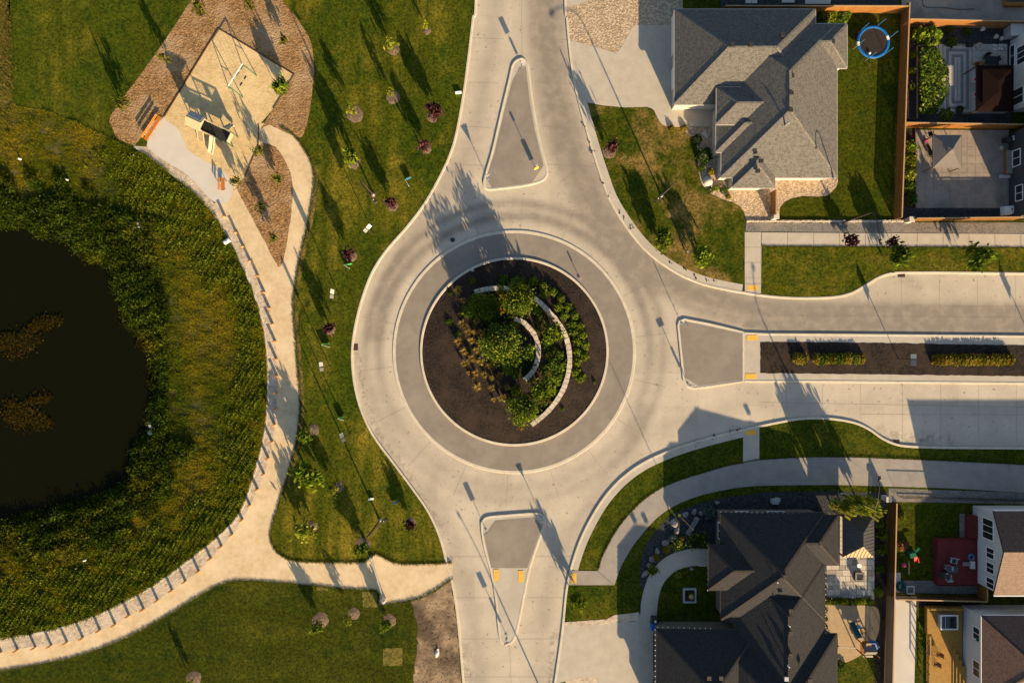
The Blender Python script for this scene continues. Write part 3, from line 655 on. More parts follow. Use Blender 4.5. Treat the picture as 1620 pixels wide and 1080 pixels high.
sheet('gravel_margin', [(1406, 772), (1620, 779), (2400, 800), (2400, 830), (1620, 797), (1406, 793)], G2, M['gstone'])
# ------------------------------------------------------------------ houses
def hip(root, rect, ze, pitch, roof, cap, trim, gable=None, over=0.35, walls=None, z0=0.0, wallmat=None, name='roof', caps=True, gutter=True):
    """hip roof over a rectangle whose eaves are given in photo pixels (seen at height ze)"""
    x0, y1 = P(rect[0], rect[1], ze)[:2]; x1, y0 = P(rect[2], rect[3], ze)[:2]
    b = root.location; x0 -= b.x; x1 -= b.x; y0 -= b.y; y1 -= b.y
    wx, wy = x1 - x0, y1 - y0; h = min(wx, wy) / 2; zr = ze + h * pitch; e = 0.02
    if wx >= wy: r0, r1 = Vector((x0 + h, (y0+y1)/2, zr)), Vector((x1 - h + e, (y0+y1)/2, zr))
    else: r0, r1 = Vector(((x0+x1)/2, y0 + h, zr)), Vector(((x0+x1)/2, y1 - h + e, zr))
    if gable == 'W': r0.x = x0
    A, B, C, D = Vector((x0, y0, ze)), Vector((x1, y0, ze)), Vector((x1, y1, ze)), Vector((x0, y1, ze))
    m = MB()
    if wx >= wy:
        m.add([A, B, r1, r0], [(0, 1, 2, 3)]); m.add([B, C, r1], [(0, 1, 2)]); m.add([C, D, r0, r1], [(0, 1, 2, 3)])
        if gable != 'W': m.add([D, A, r0], [(0, 1, 2)])
        hips = [(A, r0), (D, r0), (B, r1), (C, r1)]
    else:
        m.add([B, C, r1, r0], [(0, 1, 2, 3)]); m.add([C, D, r1], [(0, 1, 2)]); m.add([D, A, r0, r1], [(0, 1, 2, 3)]); m.add([A, B, r0], [(0, 1, 2)])
        hips = [(A, r0), (B, r0), (C, r1), (D, r1)]
    ft = 0.18; lo = [p - Vector((0, 0, ft)) for p in (A, B, C, D)]
    m.add([A, B, C, D] + lo, [(4, 5, 1, 0), (5, 6, 2, 1), (6, 7, 3, 2), (7, 4, 0, 3), (7, 6, 5, 4)])
    ro = m.build(name, roof, root)
    if caps:
        c = MB()
        def capline(p, q):
            p = p.copy(); q = q.copy(); L = (q - p).length; n = max(1, int(L / 0.32)); d = (q - p) / n
            for i in range(n): c.beam(p + d*i + Vector((0, 0, 0.012)), p + d*(i + 1.02) + Vector((0, 0, 0.03)), 0.26, 0.03)
        if gable != 'W' or wx < wy: [capline(*hp) for hp in hips]
        else: [capline(*hp) for hp in hips[2:]]
        capline(r0, r1); c.build('ridge_cap', cap, ro)
    if gutter and trim:
        g = MB()
        for p, q in ((A, B), (B, C), (C, D), (D, A)):
            d = (q - p).normalized(); o = Vector((d.y, -d.x, 0)) * 0.04
            g.beam(p + o - Vector((0, 0, .05)), q + o - Vector((0, 0, .05)), 0.07, 0.10)
        g.build('gutter', trim, ro)
    if wallmat:
        MB().box(((x0+x1)/2, (y0+y1)/2, (ze - ft + z0)/2), (wx - 2*over, wy - 2*over, ze - ft - z0)).build('wall', wallmat, root)
    return ro, r0, r1

def roof_vent(root, u, v, z, mat, pipe=False):
    p = P(u, v, z) - root.location; m = MB()
    if pipe: m.tube(p - Vector((0, 0, .3)), p + Vector((0, 0, 0.75)), 0.10, 0.10, 8).tube(p + Vector((0, 0, .7)), p + Vector((0, 0, .85)), .17, .12, 8)
    else: m.box(p + Vector((0, 0, 0.08)), (0.42, 0.42, 0.30), taper=0.8).box(p + Vector((0, 0, .25)), (.48, .48, .06))
    return m.build('flue_pipe' if pipe else 'roof_vent', mat, root)

def window(root, c, w, h, axis, mat_f, panes=1, sill=True):
    """window on a wall facing -X ('W'), +Y ('N') or -Y ('S'); c is its centre on the wall, in the thing's frame"""
    c = Vector(c); nrm = {'W': Vector((-1, 0, 0)), 'N': Vector((0, 1, 0)), 'S': Vector((0, -1, 0)), 'E': Vector((1, 0, 0))}[axis]
    t = Vector((nrm.y, nrm.x, 0)); t = Vector((abs(t.x), abs(t.y), 0)); zz = Vector((0, 0, 1)); f = MB()
    def bar(a, b, th=0.09): f.beam(c + a + nrm*.03, c + b + nrm*.03, th, 0.09)
    bar(-t*w/2 - zz*h/2, t*w/2 - zz*h/2); bar(-t*w/2 + zz*h/2, t*w/2 + zz*h/2)
    for s in (-1, 1): f.beam(c + t*s*w/2 - zz*h/2 + nrm*.032, c + t*s*w/2 + zz*h/2 + nrm*.032, 0.09, 0.09)
    for k in range(1, panes): f.beam(c + t*(-w/2 + w*k/panes) - zz*h/2 + nrm*.028, c + t*(-w/2 + w*k/panes) + zz*h/2 + nrm*.028, 0.06, 0.06)
    fo = f.build('window', mat_f, root)
    for k in range(panes):
        a = -w/2 + w*(k + .5)/panes; q = MB(); cc = c + t*a + nrm*0.012
        d = (abs(t.x)*(w/panes - .06) + abs(nrm.x)*.02, abs(t.y)*(w/panes - .06) + abs(nrm.y)*.02, h - .06); q.box(cc, d).build('pane', M['glass'], fo)
    return fo

# --- grey bungalow with the long hip roof
Z1, PI1 = 3.0, 0.48
h1 = thing('grey_bungalow', 'large bungalow with light grey-brown shingled hip roof beside the trampoline lawn', 'house', P(1232, 160, 0))
SG, CG = M['shingle_grey'], M['cap_grey']
hip(h1, (1141, 38, 1324, 281), Z1, PI1, SG, CG, M['gutter'], wallmat=M['stucco'])
hip(h1, (1067, 15, 1290, 165.5), Z1 + .01, PI1, SG, CG, M['gutter'], wallmat=M['stucco'])
hip(h1, (1178, 17, 1288.5, 150), Z1 + .03, PI1, SG, CG, M['gutter'], wallmat=M['stucco'])
hip(h1, (1159, 224, 1226, 297), Z1 + .02, PI1, SG, CG, M['gutter'], wallmat=M['stucco'])
hip(h1, (1133, 161, 1250, 241), Z1 + .04, PI1, SG, CG, M['gutter'], wallmat=M['stucco'])
hip(h1, (1133.5, 138, 1235, 197), Z1 + 1.0, PI1, SG, CG, M['gutter'], wallmat=M['stucco'], z0=2.4)
hip(h1, (1241, 38.5, 1340, 108), Z1 - 0.05, PI1, SG, CG, M['gutter'], wallmat=M['stucco'])
for (u, v, z) in ((1158, 72, 6.1), (1187, 72, 6.1), (1237, 56, 5.2), (1252, 121, 6.1), (1251, 148, 6.2), (1250, 175, 6.2), (1316, 67, 3.9), (1203.5, 255, 4.7), (1198, 271, 4.2)): roof_vent(h1, u, v, z, M['charcoal'])
roof_vent(h1, 1244, 197, 6.0, M['galv'], True)
b = h1.location
for (v, wd) in ((60, 4.9), (128, 2.6)):   # garage doors under the west eave
    p = P(1070, v, 0); m = MB(); x = P(1067, 15, Z1).x + .35 - b.x
    for k in range(4): m.box((x - .03, p.y - b.y, .3 + k*.55), (.06, wd, .52))
    m.build('garage_door', M['white'], h1)
# porch walk and steps in front of the entry
slabs('porch', [[(1090, 168), (1113, 168), (1113, 200), (1090, 200)], [(1113, 168), (1118, 168), (1118, 200), (1113, 200)], [(1118, 168), (1123, 168), (1123, 200), (1118, 200)], [(1123, 168), (1134, 168), (1134, 200), (1123, 200)]], LZ + .14, M['slab'], gap=0.01, thick=.15)

# --- dark-roofed bungalow
Z2, PI2 = 3.3, 0.5
h2 = thing('dark_bungalow', 'large bungalow with charcoal shingled hip roof in the lower right corner lot', 'house', P(1230, 950, 0))
SD, CD = M['shingle_dark'], M['cap_dark']
hip(h2, (1140, 811, 1304, 981), Z2, PI2, SD, CD, M['bronze'], wallmat=M['stucco_dark'])
hip(h2, (1163, 890, 1304.5, 1190), Z2 + .01, PI2, SD, CD, M['bronze'], wallmat=M['stucco_dark'])
hip(h2, (1226, 815, 1326, 893), Z2 + .02, PI2, SD, CD, M['bronze'], wallmat=M['stucco_dark'])
hip(h2, (1121, 862, 1240, 933), Z2 + .35, PI2, SD, CD, M['bronze'], wallmat=M['stucco_dark'], z0=2.6)
hip(h2, (1125, 1002, 1324, 1152), Z2 + .02, PI2, SD, CD, M['bronze'], wallmat=M['stucco_dark'])
hip(h2, (1038, 995, 1200, 1140), Z2, PI2, SD, CD, M['bronze'], wallmat=M['stucco_dark'])
for (u, v, z) in ((1241, 911, 6.3), (1250, 965, 6.2), (1250, 1000, 6.2), (1250, 1035, 6.2), (1298, 858, 5.2), (1121, 1071, 6.0), (1140, 1071, 6.0)): roof_vent(h2, u, v, z, M['bronze'])
roof_vent(h2, 1243, 1072, 6.1, M['galv']); roof_vent(h2, 1280, 1075, 6.0, M['bronze'])
for (u, v, z) in ((1248, 989, 6.25), (1247, 1053, 6.25), (1229, 920, 6.1)):
    p = P(u, v, z) - h2.location; MB().tube(p - Vector((0, 0, .2)), p + Vector((0, 0, .35)), .07, .07, 6).build('vent_stack', M['white'], h2)
b = h2.location
for (u, v, wd, ax) in ((1176, 811, 1.5, 'N'), (1230, 811, 2.0, 'N'), (1140, 840, 2.0, 'W')):
    p = P(u, v, 2.0)
    if ax == 'N': window(h2, (p.x - b.x, P(u, 811, Z2).y - .35 - b.y, 1.9), wd, 1.3, 'N', M['white'], 2)
    else: window(h2, (P(1140, v, Z2).x + .35 - b.x, p.y - b.y, 1.9), wd, 1.3, 'W', M['white'], 2)
window(h2, (P(1143, 960, Z2).x + .4 - b.x - .02, P(1143, 945, 2).y - b.y, 1.7), 1.4, 1.4, 'W', M['white'], 2)
for yy in (1030, 1100):
    p = P(1040, yy, 0); m = MB(); x = P(1038, 995, Z2).x + .35 - b.x
    for k in range(4): m.box((x - .03, p.y - b.y, .35 + k*.6), (.06, 4.6, .57))
    m.build('garage_door', M['bronze'], h2)
m = MB()   # little bulbs of the string of lights along the eaves
for (a, c_) in (((1038, 995), (1038, 1085)), ((1121, 862), (1121, 933)), ((1140, 811), (1320, 814)), ((1040, 993), (1124, 995)), ((1304, 905), (1304, 1000)), ((1144, 930), (1144, 980))):
    A = P(*a, Z2 - .1) - b; B = P(*c_, Z2 - .1) - b; n = int((B - A).length / .62); d = (B-A).normalized(); o = Vector((d.y, -d.x, 0)) * .1
    for s in range(n + 1):
        q = A + (B - A) * s / n; m.box(q + Vector((-.14 if abs(d.y) > .5 and a[0] < 1300 else (.14 if abs(d.y) > .5 else 0), .14 if abs(d.x) > .5 else 0, .06)), (.09, .09, .09))
m.build('eave_bulbs', M['lens'], h2)['kind'] = 'stuff'
# entry steps: four cast treads rising to the door
slabs('entry_step', [[(1106 + k*4.5, 868), (1110.5 + k*4.5, 868), (1110.5 + k*4.5, 896), (1106 + k*4.5, 896)] for k in range(4)], LZ + .13, M['slab'], gap=0.02, thick=.12)

# --- pale gabled house, right edge
h3 = thing('gabled_house', 'pale sided house with a brown shingled gable roof, its sunlit slope coloured tan, behind the red deck', 'house', (P(1538, 858, 0).x, P(1538, 858, 0).y, 0))
def gabled():
    b = h3.location; x0 = 0.0; x1 = 16.0; yN = P(0, 799, 0).y - b.y; yS = P(0, 917, 0).y - b.y; yR = P(0, 850, 0).y - b.y; ze = 4.35; zr = 6.0
    MB().add([(x0, yS, 0), (x0, yN, 0), (x0, yN, ze), (x0, yR, zr), (x0, yS, ze), (x1, yS, 0), (x1, yN, 0), (x1, yN, ze), (x1, yR, zr), (x1, yS, ze)],
             [(0, 4, 3, 2, 1), (1, 2, 7, 6), (0, 5, 9, 4), (5, 6, 7, 8, 9)]).build('wall', M['siding'], h3)
    m = MB()
    for k in range(1, 26): 
        z = .2 + k*.2
        if z < ze: m.box((x0 - .012, (yN+yS)/2, z), (.02, yN - yS, .022))
    m.build('siding_lap', M['siding'], h3)
    for s, ya, mt in ((1, yN, M['shingle_brown']), (-1, yS, M['shingle_sunlit'])):  # south slope gets lighter shingles: sunlight painted into the colour
        o = .35; sl = (zr - ze) / abs(ya - yR); A = Vector((x0 - .3, ya + s*o, ze - sl*o + .05)); B = Vector((x1, ya + s*o, ze - sl*o + .05)); C = Vector((x1, yR, zr + .05)); D = Vector((x0 - .3, yR, zr + .05)); dn = Vector((0, 0, -.16))
        f = [(0, 1, 2, 3), (7, 6, 5, 4), (0, 4, 5, 1), (3, 7, 4, 0)]
        if s > 0: f = [tuple(reversed(t)) for t in f]
        r = MB().add([A, B, C, D, A+dn, B+dn, C+dn, D+dn], f).build('roof', mt, h3)
        g = MB(); g.beam(A + Vector((0, s*.06, -.05)), B + Vector((0, s*.06, -.05)), .12, .12).build('gutter', M['white'], r)
        MB().beam(A + Vector((-.02, 0, -.06)), D + Vector((-.02, 0, -.06)), .05, .17).build('barge_board', M['bronze'], r)
    yy = lambda v: P(0, v, 3.3).y - b.y
    window(h3, (x0, yy(838), 2.9), 3.3*.75, 1.9, 'W', M['white'], 3)
    for v in (874.5, 898, 922): window(h3, (x0, yy(v), 3.3), 1.25, 1.35, 'W', M['white'], 2)
gabled()

# --- brown hip-roofed house, bottom right
h4 = thing('brown_roof_house', 'pale house with dark brown hip roof beside the yellow wooden deck', 'house', P(1560, 1040, 0))
hip(h4, (1553, 973, 1760, 1112), 4.3, 0.45, M['shingle_brown'], M['cap_dark'], M['white'], wallmat=M['siding'])
b = h4.location; xw = P(1553, 973, 4.3).x + .35 - b.x
for (v, w_, pn) in ((1002, 1.5, 2), (1058, 1.9, 2)): window(h4, (xw, P(0, v, 3).y - b.y, 2.9), w_, 1.2, 'W', M['white'], pn)
MB().box((xw - .12, P(0, 1010, 3).y - b.y, 3.2), (.16, .35, .3)).build('wall_lamp', M['green'], h4)

# --- white house, upper right edge, and dark house under it
h5 = thing('white_house', 'white sided house wall with tall windows at the upper right edge', 'house', P(1600, 120, 0))
b = h5.location; yN, yS = P(0, 66, 0).y - b.y, P(0, 178, 0).y - b.y; x0 = P(1597, 0, 0).x - b.x
MB().box((x0 + 6, (yN + yS)/2, 2.6), (12, yN - yS, 5.2)).build('wall', M['siding'], h5)
hip(h5, (1640, 40, 1800, 172), 5.2, .45, M['shingle_brown'], M['cap_dark'], M['white'])
window(h5, (x0, P(0, 87, 2).y - b.y, 2.1), 2.2, 1.6, 'W', M['white'], 3); window(h5, (x0, P(0, 150, 2).y - b.y, 1.4), 2.0, 2.0, 'W', M['white'], 2); window(h5, (x0, P(0, 88, .6).y - b.y, .55), 2.6, .8, 'W', M['white'], 2)
h6 = thing('charcoal_house', 'charcoal sided house with white window frames at the right edge', 'house', P(1600, 280, 0))
b = h6.location; yN, yS = P(0, 212, 0).y - b.y, P(0, 346, 0).y - b.y; x0 = P(1596, 0, 0).x - b.x
MB().box((x0 + 6, (yN + yS)/2, 2.6), (12, yN - yS, 5.2)).build('wall', M['darksiding'], h6)
hip(h6, (1640, 205, 1800, 350), 5.2, .45, M['shingle_dark'], M['cap_dark'], M['bronze'])
window(h6, (x0, P(0, 251, 1).y - b.y, 1.35), 2.0, 1.3, 'W', M['white'], 2); window(h6, (x0, P(0, 306, 1.5).y - b.y, 1.8), 1.9, 1.2, 'W', M['white'], 2)

# ------------------------------------------------------------------ fences
def fence(a, b_, label, group='cedar board fences round the back yards', h=1.85, z=LZ, bay=2.42, mat=None, cap=None, step=None):
    A, B = P(*a, 0), P(*b_, 0); L = (B - A).length; n = max(1, round(L / bay)); bl = L / n; ang = math.atan2((B-A).y, (B-A).x)
    root = thing('board_fence', label, 'fence', (A.x, A.y, z), ang, group)
    key = round(bl, 3); nb = max(3, round(bl / 0.15)); m = MB()
    for k in range(nb): m.box(((k + .5) * bl / nb, 0.02 * (1 if k % 2 else -1), h/2), (bl/nb * .96, .022, h - .06))
    for zz in (.35, h - .3): m.box((bl/2, .045, zz), (bl - .1, .04, .09))
    me = m.mesh('fence_panel', mat or M['cedar']); pm = MB().box((0, 0, (h+.03)/2), (.10, .10, h + .03)).mesh('post', mat or M['cedar'])
    cm = MB().box((bl/2, 0, h + .035), (bl - .012, .15, .04)).mesh('cap_rail', cap or M['cedar_cap'])
    for i in range(n + 1):
        o = bpy.data.objects.new('post', pm); link(o, root); o.location = (i*bl, 0, 0)
        if i == n: break
        dz = 0 if not step else step * i
        for nm, q in (('fence_panel', me), ('cap_rail', cm)):
            o = bpy.data.objects.new(nm, q); link(o, root); o.location = (i*bl, 0, dz + RN.uniform(-.012, .012))
    return root
fence((1425, 16), (1413, 348), 'long cedar fence between the trampoline lawn and the patio yards')
fence((1140, 21.5), (1423, 22), 'cedar fence behind the grey bungalow, along its upper edge')
fence((1426, 42), (1612, 46), 'cedar fence along the top of the yard with the patterned patio')
fence((1420, 202), (1612, 205), 'sunlit cedar fence between the patterned patio and the gazebo yard')
fence((1436, 350), (1600, 348), 'cedar fence along the gravel margin below the gazebo yard')
fence((1218.5, 306), (1218.5, 343), 'short cedar gate fence beside the grey bungalow')
fence((1598, 330), (1598, 347), 'stub of cedar fence by the white tank')
fence((1405, 790), (1398, 1100), 'long dark brown board fence beside the charcoal bungalow lot', mat=M['cedar_dark'])
fence((1407, 939), (1546, 942), 'dark board fence between the red deck yard and the yellow deck yard', h=1.8, mat=M['cedar_dark'])
fence((1545, 920), (1545, 941), 'short cedar return fence at the pale gabled house')
def pillar(u, v, label, w=.55, h=1.3):
    r = thing('stone_pillar', label, 'pillar', P(u, v, LZ)); r.location.z = LZ
    for k in range(4): MB().box((RN.uniform(-.015, .015), RN.uniform(-.015, .015), h/4*(k+.5)), (w, w, h/4 - .02)).build('block', M['wallstone'], r)
    MB().box((0, 0, h + .05), (w + .12, w + .12, .1)).build('cap', M['kerb'], r)
pillar(1433, 350, 'pale stone pillar at the foot of the long fence by the gazebo yard'); pillar(1222, 345, 'pale stone pillar beside the short gate of the grey bungalow'); pillar(1397, 786, 'pale stone pillar at the top of the fence by the charcoal bungalow')
# row of edging stones between the dark lawn and the gravel margin
er = thing('stone_edging_row', None, None, P(1180, 351, 0)); er['kind'] = 'structure'
for k in range(62):
    u = 1180 + k*4; MB().box((0, 0, LZ + .1), (.27, .24 + RN.uniform(-.04, .04), .22), rz=RN.uniform(-.15, .15)).build('stone', M['wallstone'], er, loc=P(u + 2, 350.5 + RN.uniform(-.4, .4), 0) - er.location)
# low black rail fence along the shaded gravel
def rail_fence(a, b_, label):
    A, B = P(*a, 0), P(*b_, 0); L = (B-A).length; r = thing('rail_fence', label, 'fence', (A.x, A.y, LZ), math.atan2((B-A).y, (B-A).x)); n = int(L / 2.4)
    for i in range(n + 1): MB().tube((i*L/n, 0, 0), (i*L/n, 0, 1.2), .03, .03, 6).build('post', M['black'], r)
    for z in (.15, 1.17): MB().beam((0, 0, z), (L, 0, z), .07, .05).build('rail', M['black'], r)
    m = MB()
    for k in range(int(L / .25)): m.tube((k*.25, 0, .15), (k*.25, 0, 1.17), .01, .01, 4, False)
    o = m.build('balusters', M['black'], r); o['kind'] = 'stuff'
rail_fence((1420, 784), (1640, 790), 'low black rail fence along the shaded gravel by the wide path')
# ------------------------------------------------------------------ foliage
def leaf_mesh(name, cen, size, cols, mat, upb=0.45, aspect=1.7, rs=NP, blade=False):
    """many small pointed leaves (rhombs) as one mesh with a colour per leaf"""
    n = len(cen); cen = np.asarray(cen, float); size = np.broadcast_to(np.asarray(size, float), (n,))
    nr = rs.normal(size=(n, 3)); nr /= np.linalg.norm(nr, axis=1)[:, None]; nr[:, 2] = np.abs(nr[:, 2]) + upb; nr /= np.linalg.norm(nr, axis=1)[:, None]
    t = np.cross(nr, rs.normal(size=(n, 3))); t /= np.linalg.norm(t, axis=1)[:, None] + 1e-9
    s = np.cross(nr, t); a = (size * aspect / 2)[:, None]; b = (size / 2)[:, None]
    v = np.stack([cen - a*t, cen + b*s - .1*a*t, cen + a*t, cen - b*s - .1*a*t], 1).reshape(-1, 3)
    return quads(name, v, cols, mat)

def quads(name, v, cols, mat, k=4):
    n = len(v) // k; me = bpy.data.meshes.new(name)
    me.vertices.add(n*k); me.vertices.foreach_set('co', v.astype(np.float32).ravel())
    me.loops.add(n*k); me.loops.foreach_set('vertex_index', np.arange(n*k, dtype=np.int32))
    me.polygons.add(n); me.polygons.foreach_set('loop_start', np.arange(0, n*k, k, dtype=np.int32))
    at = me.color_attributes.new('col', 'FLOAT_COLOR', 'POINT'); c = np.ones((n*k, 4), np.float32); c[:, :3] = np.repeat(np.clip(cols, 0.002, 1), k, 0)
    at.data.foreach_set('color', c.ravel()); me.materials.append(mat); me.update(calc_edges=True); me.validate(); return me

def blades(name, base, h, wd, cols, mat, lean=0.35, rs=NP, out=None):
    """grass blades: slim bent triangles standing on base points"""
    n = len(base); base = np.asarray(base, float); h = np.broadcast_to(np.asarray(h, float), (n,)); a = rs.uniform(0, 2*PI, n)
    d = np.stack([np.cos(a), np.sin(a), np.zeros(n)], 1) if out is None else out
    side = np.stack([-d[:, 1], d[:, 0], np.zeros(n)], 1); ln = (rs.uniform(.3, 1.4, n) * lean * h)[:, None]; w_ = (np.broadcast_to(wd, (n,)) / 2)[:, None]
    up_ = np.array([0, 0, 1.0]) * h[:, None]
    mid = base + d*ln*.35 + up_*.6; tip = base + d*ln + up_
    v = np.stack([base - side*w_, mid - side*w_*.8, tip, mid + side*w_*.8], 1).reshape(-1, 3)
    return quads(name, v, cols, mat)

def pal(n, cs, rs=NP, j=0.25):
    cs = np.array(cs); c = cs[rs.randint(0, len(cs), n)]; return c * (1 + rs.uniform(-j, j, (n, 1)))

GREEN = [(.055, .095, .012), (.075, .115, .014), (.040, .075, .012), (.095, .125, .018)]
BRIGHT = [(.12, .18, .012), (.15, .20, .015), (.085, .135, .010), (.19, .22, .02)]
YELLOW = [(.19, .19, .02), (.24, .20, .025), (.13, .15, .02)]
PURPLE = [(.048, .018, .024), (.066, .025, .028), (.032, .014, .020), (.085, .034, .03)]
DARKG = [(.032, .055, .012), (.045, .07, .014), (.022, .042, .01)]
ORANGE = [(.26, .15, .02), (.32, .17, .02), (.18, .14, .018), (.14, .15, .02)]
BLUEG = [(.07, .10, .085), (.09, .12, .10), (.05, .075, .065)]
OLIVE = [(.07, .085, .014), (.10, .105, .016), (.055, .07, .012)]

def crown_pts(rs, ncl, per, sp=0.26, zc=.66, zr=.34, hollow=.45):
    d = rs.normal(size=(ncl, 3)); d /= np.linalg.norm(d, axis=1)[:, None]; r = rs.uniform(hollow, .92, (ncl, 1)) ** .7
    c = d * r * np.array([1, 1, zr]) + np.array([0, 0, zc]); wv = rs.uniform(.6, 1.3, ncl)
    p = np.repeat(c, per, 0) + rs.normal(size=(ncl*per, 3)) * sp * np.array([1, 1, zr]) * np.repeat(wv, per)[:, None]
    return p, np.repeat(rs.uniform(.72, 1.25, ncl), per)

PROTO = {}
def proto_tree(kind, seed, name, colors, ncl, per, leaf, mat='leaf', zc=.66, zr=.34, hollow=.45, sp=.26, limbs=5, aspect=1.7):
    rs = np.random.RandomState(seed); r = random.Random(seed)
    p, sh = crown_pts(rs, ncl, per, sp, zc, zr, hollow); c = pal(len(p), colors, rs) * sh[:, None]
    me = leaf_mesh('crown', p, leaf * rs.uniform(.6, 1.4, len(p)), c, M[mat], .3, aspect, rs)
    m = MB(); m.tube((0, 0, -.02), (.01, .01, zc - .1), .035, .022, 6)
    for k in range(limbs):
        a = 2*PI*k/limbs + r.uniform(-.4, .4); z = r.uniform(zc - .36, zc - .12); q = (r.uniform(.45, .75)*math.cos(a), r.uniform(.45, .75)*math.sin(a), r.uniform(zc - .05, zc + .22))
        m.tube((0, 0, max(.12, z)), q, .018, .006, 5, False)
    PROTO[(kind, seed)] = (me, m.mesh('trunk', M['trunk']), name)
for sd_ in (1, 2, 3):
    proto_tree('green', sd_, 'young_tree', GREEN + BRIGHT[:2], 26, 15, .20)
    proto_tree('bright', sd_ + 3, 'young_tree', BRIGHT, 24, 15, .22)
    proto_tree('sparse', sd_ + 6, 'sapling', BRIGHT[:2] + YELLOW[:2], 13, 9, .22, hollow=.3)
    proto_tree('purple', sd_ + 9, 'purple_tree', PURPLE, 15, 13, .26, 'leafp', hollow=.25, sp=.3)
    proto_tree('yellow', sd_ + 12, 'young_tree', YELLOW + BRIGHT[:2], 18, 13, .22)
    proto_tree('big', sd_ + 15, 'serviceberry_tree', GREEN + OLIVE + BRIGHT + [(.12, .12, .02)], 95, 30, .070, hollow=.3, sp=.2, zc=.6, zr=.4, limbs=9, aspect=2.0)
    proto_tree('feather', sd_ + 18, 'sumac_tree', GREEN + BRIGHT, 16, 14, .26, hollow=.5, aspect=2.6, limbs=8)
for sd_ in (1, 2, 3):
    proto_tree('dull', sd_ + 30, 'bed_sapling', [(.06, .075, .010), (.085, .09, .012), (.11, .095, .014), (.05, .06, .01)], 13, 11, .22, hollow=.3)
SEEDS = {'dull': (31, 32, 33), 'green': (1, 2, 3), 'bright': (4, 5, 6), 'sparse': (7, 8, 9), 'purple': (10, 11, 12), 'yellow': (13, 14, 15), 'big': (16, 17, 18), 'feather': (19, 20, 21)}
_n = [0]
def tree(kind, u, v, rpx, h, label, cat='tree', group=None, z=LZ, base=None, at_base=False, name=None):
    """u, v: where the crown shows in the photo; the trunk stands where the lens's lean says (or at base)"""
    _n[0] += 1; sd_ = SEEDS[kind][_n[0] % 3]; me, tk, nm = PROTO[(kind, sd_)]
    q = P(*base, 0) if base else P(u, v, 0.66 * h)
    o = thing(name or nm, label, cat, (q.x, q.y, z), RN.uniform(0, 6.28), group); r = rpx / PPM * .82; o.scale = (r, r, h)
    c = bpy.data.objects.new('crown', me); link(c, o)
    t = bpy.data.objects.new('trunk', tk); link(t, o); t.scale = (max(.5, .75 * (0.9 / r) ** .5),) * 2 + (1,)
    return o
def ring(u, v, rpx):
    m = MB(); n = 18; r0 = rpx / PPM; rr = [r0 * RN.uniform(.85, 1.12) for _ in range(n)]; vs = [(0, 0, .09)]
    for k in range(n): a = 2*PI*k/n; vs.append((rr[k]*.6*math.cos(a), rr[k]*.6*math.sin(a), .07 + RN.uniform(-.015, .015)))
    for k in range(n): a = 2*PI*k/n; vs.append((rr[k]*math.cos(a), rr[k]*math.sin(a), -.01))
    fs = [(0, 1+k, 1+(k+1) % n) for k in range(n)] + [(1+k, 1+n+k, 1+n+(k+1) % n, 1+(k+1) % n) for k in range(n)]
    p = P(u, v, 0); o = m.add(vs, fs, True).build('mulch_ring', M['ring'], loc=(p.x, p.y, G3 + .004)); o['kind'] = 'structure'

for u, v, r in ((623, 79, 10), (622, 154, 11), (562, 181, 13), (560, 256, 12), (676, 50, 6), (508, 980, 13), (560, 970, 10), (616, 981, 11), (308, 1072, 12), (494, 832, 9), (574, 861, 12), (536, 770, 9), (497, 680, 9), (684, 186, 9), (675, 236, 8), (622, 326, 9), (557, 405, 9), (522, 521, 9), (650, 826, 9), (590, 309, 5), (964, 240, 11)): ring(u, v, r)

tree('yellow', 619, 68, 10, 2.6, 'yellow green sapling in a bark ring, highest on the park lawn', base=(623, 79))
tree('sparse', 622, 154, 9, 3.0, 'thin sapling in a round bark ring, left of the upper purple tree', base=(622, 155))
tree('sparse', 561, 181, 10, 3.3, 'thin sapling in the widest bark ring on the park lawn', base=(562, 182))
tree('bright', 560, 243, 13, 3.8, 'bright green young tree leaning over its bark ring beside the playground path', base=(562, 257))
tree('sparse', 674, 44, 7, 2.8, 'thin sapling near the top of the park lawn by the road', base=(676, 51))
tree('purple', 685, 178, 14, 3.4, 'largest purple leaved tree on the park lawn', base=(690, 186))
tree('purple', 674, 233, 10, 2.9, 'purple leaved tree close to the kerb below the largest purple one', base=(675, 237))
tree('purple', 622, 325, 10, 2.9, 'purple leaved tree between the street lamp and the kerb', base=(624, 326))
tree('purple', 557, 404, 10, 3.0, 'purple leaved tree just above a green folded lawn sign', base=(559, 405))
tree('purple', 523, 520, 10, 2.8, 'purple leaved tree on the lawn between two white banner poles', base=(525, 520))
tree('purple', 650, 825, 9, 2.6, 'purple leaved tree at the lower end of the park lawn near the kerb', base=(650, 824))
tree('bright', 485, 752, 23, 3.9, 'broad bright green tree beside the gravel path with its trunk hidden', base=(496, 743))
tree('yellow', 524, 777, 10, 2.4, 'small yellow tree in a bark ring beside the broad green tree', base=(531, 772))
tree('yellow', 482, 845, 18, 3.2, 'yellow green young tree in the bend of the gravel path', base=(492, 833))
tree('bright', 570, 870, 12, 2.8, 'bright sapling beside the barrier of the gravel path', base=(576, 863))
tree('bright', 484, 693, 11, 2.6, 'small green tree at the edge of the gravel path above the broad one', base=(490, 687))
tree('bright', 503, 993, 10, 2.6, 'sapling with orange tips beside the largest south bark ring', base=(508, 982))
tree('sparse', 551, 988, 9, 2.8, 'thin pale sapling next to the small south bark ring', base=(559, 971))
tree('bright', 608, 988, 9, 2.4, 'sapling in a bark ring below the barrier post', base=(614, 979))
tree('sparse', 306, 1074, 8, 2.4, 'thin sapling at the bottom edge of the south lawn', base=(308, 1072))
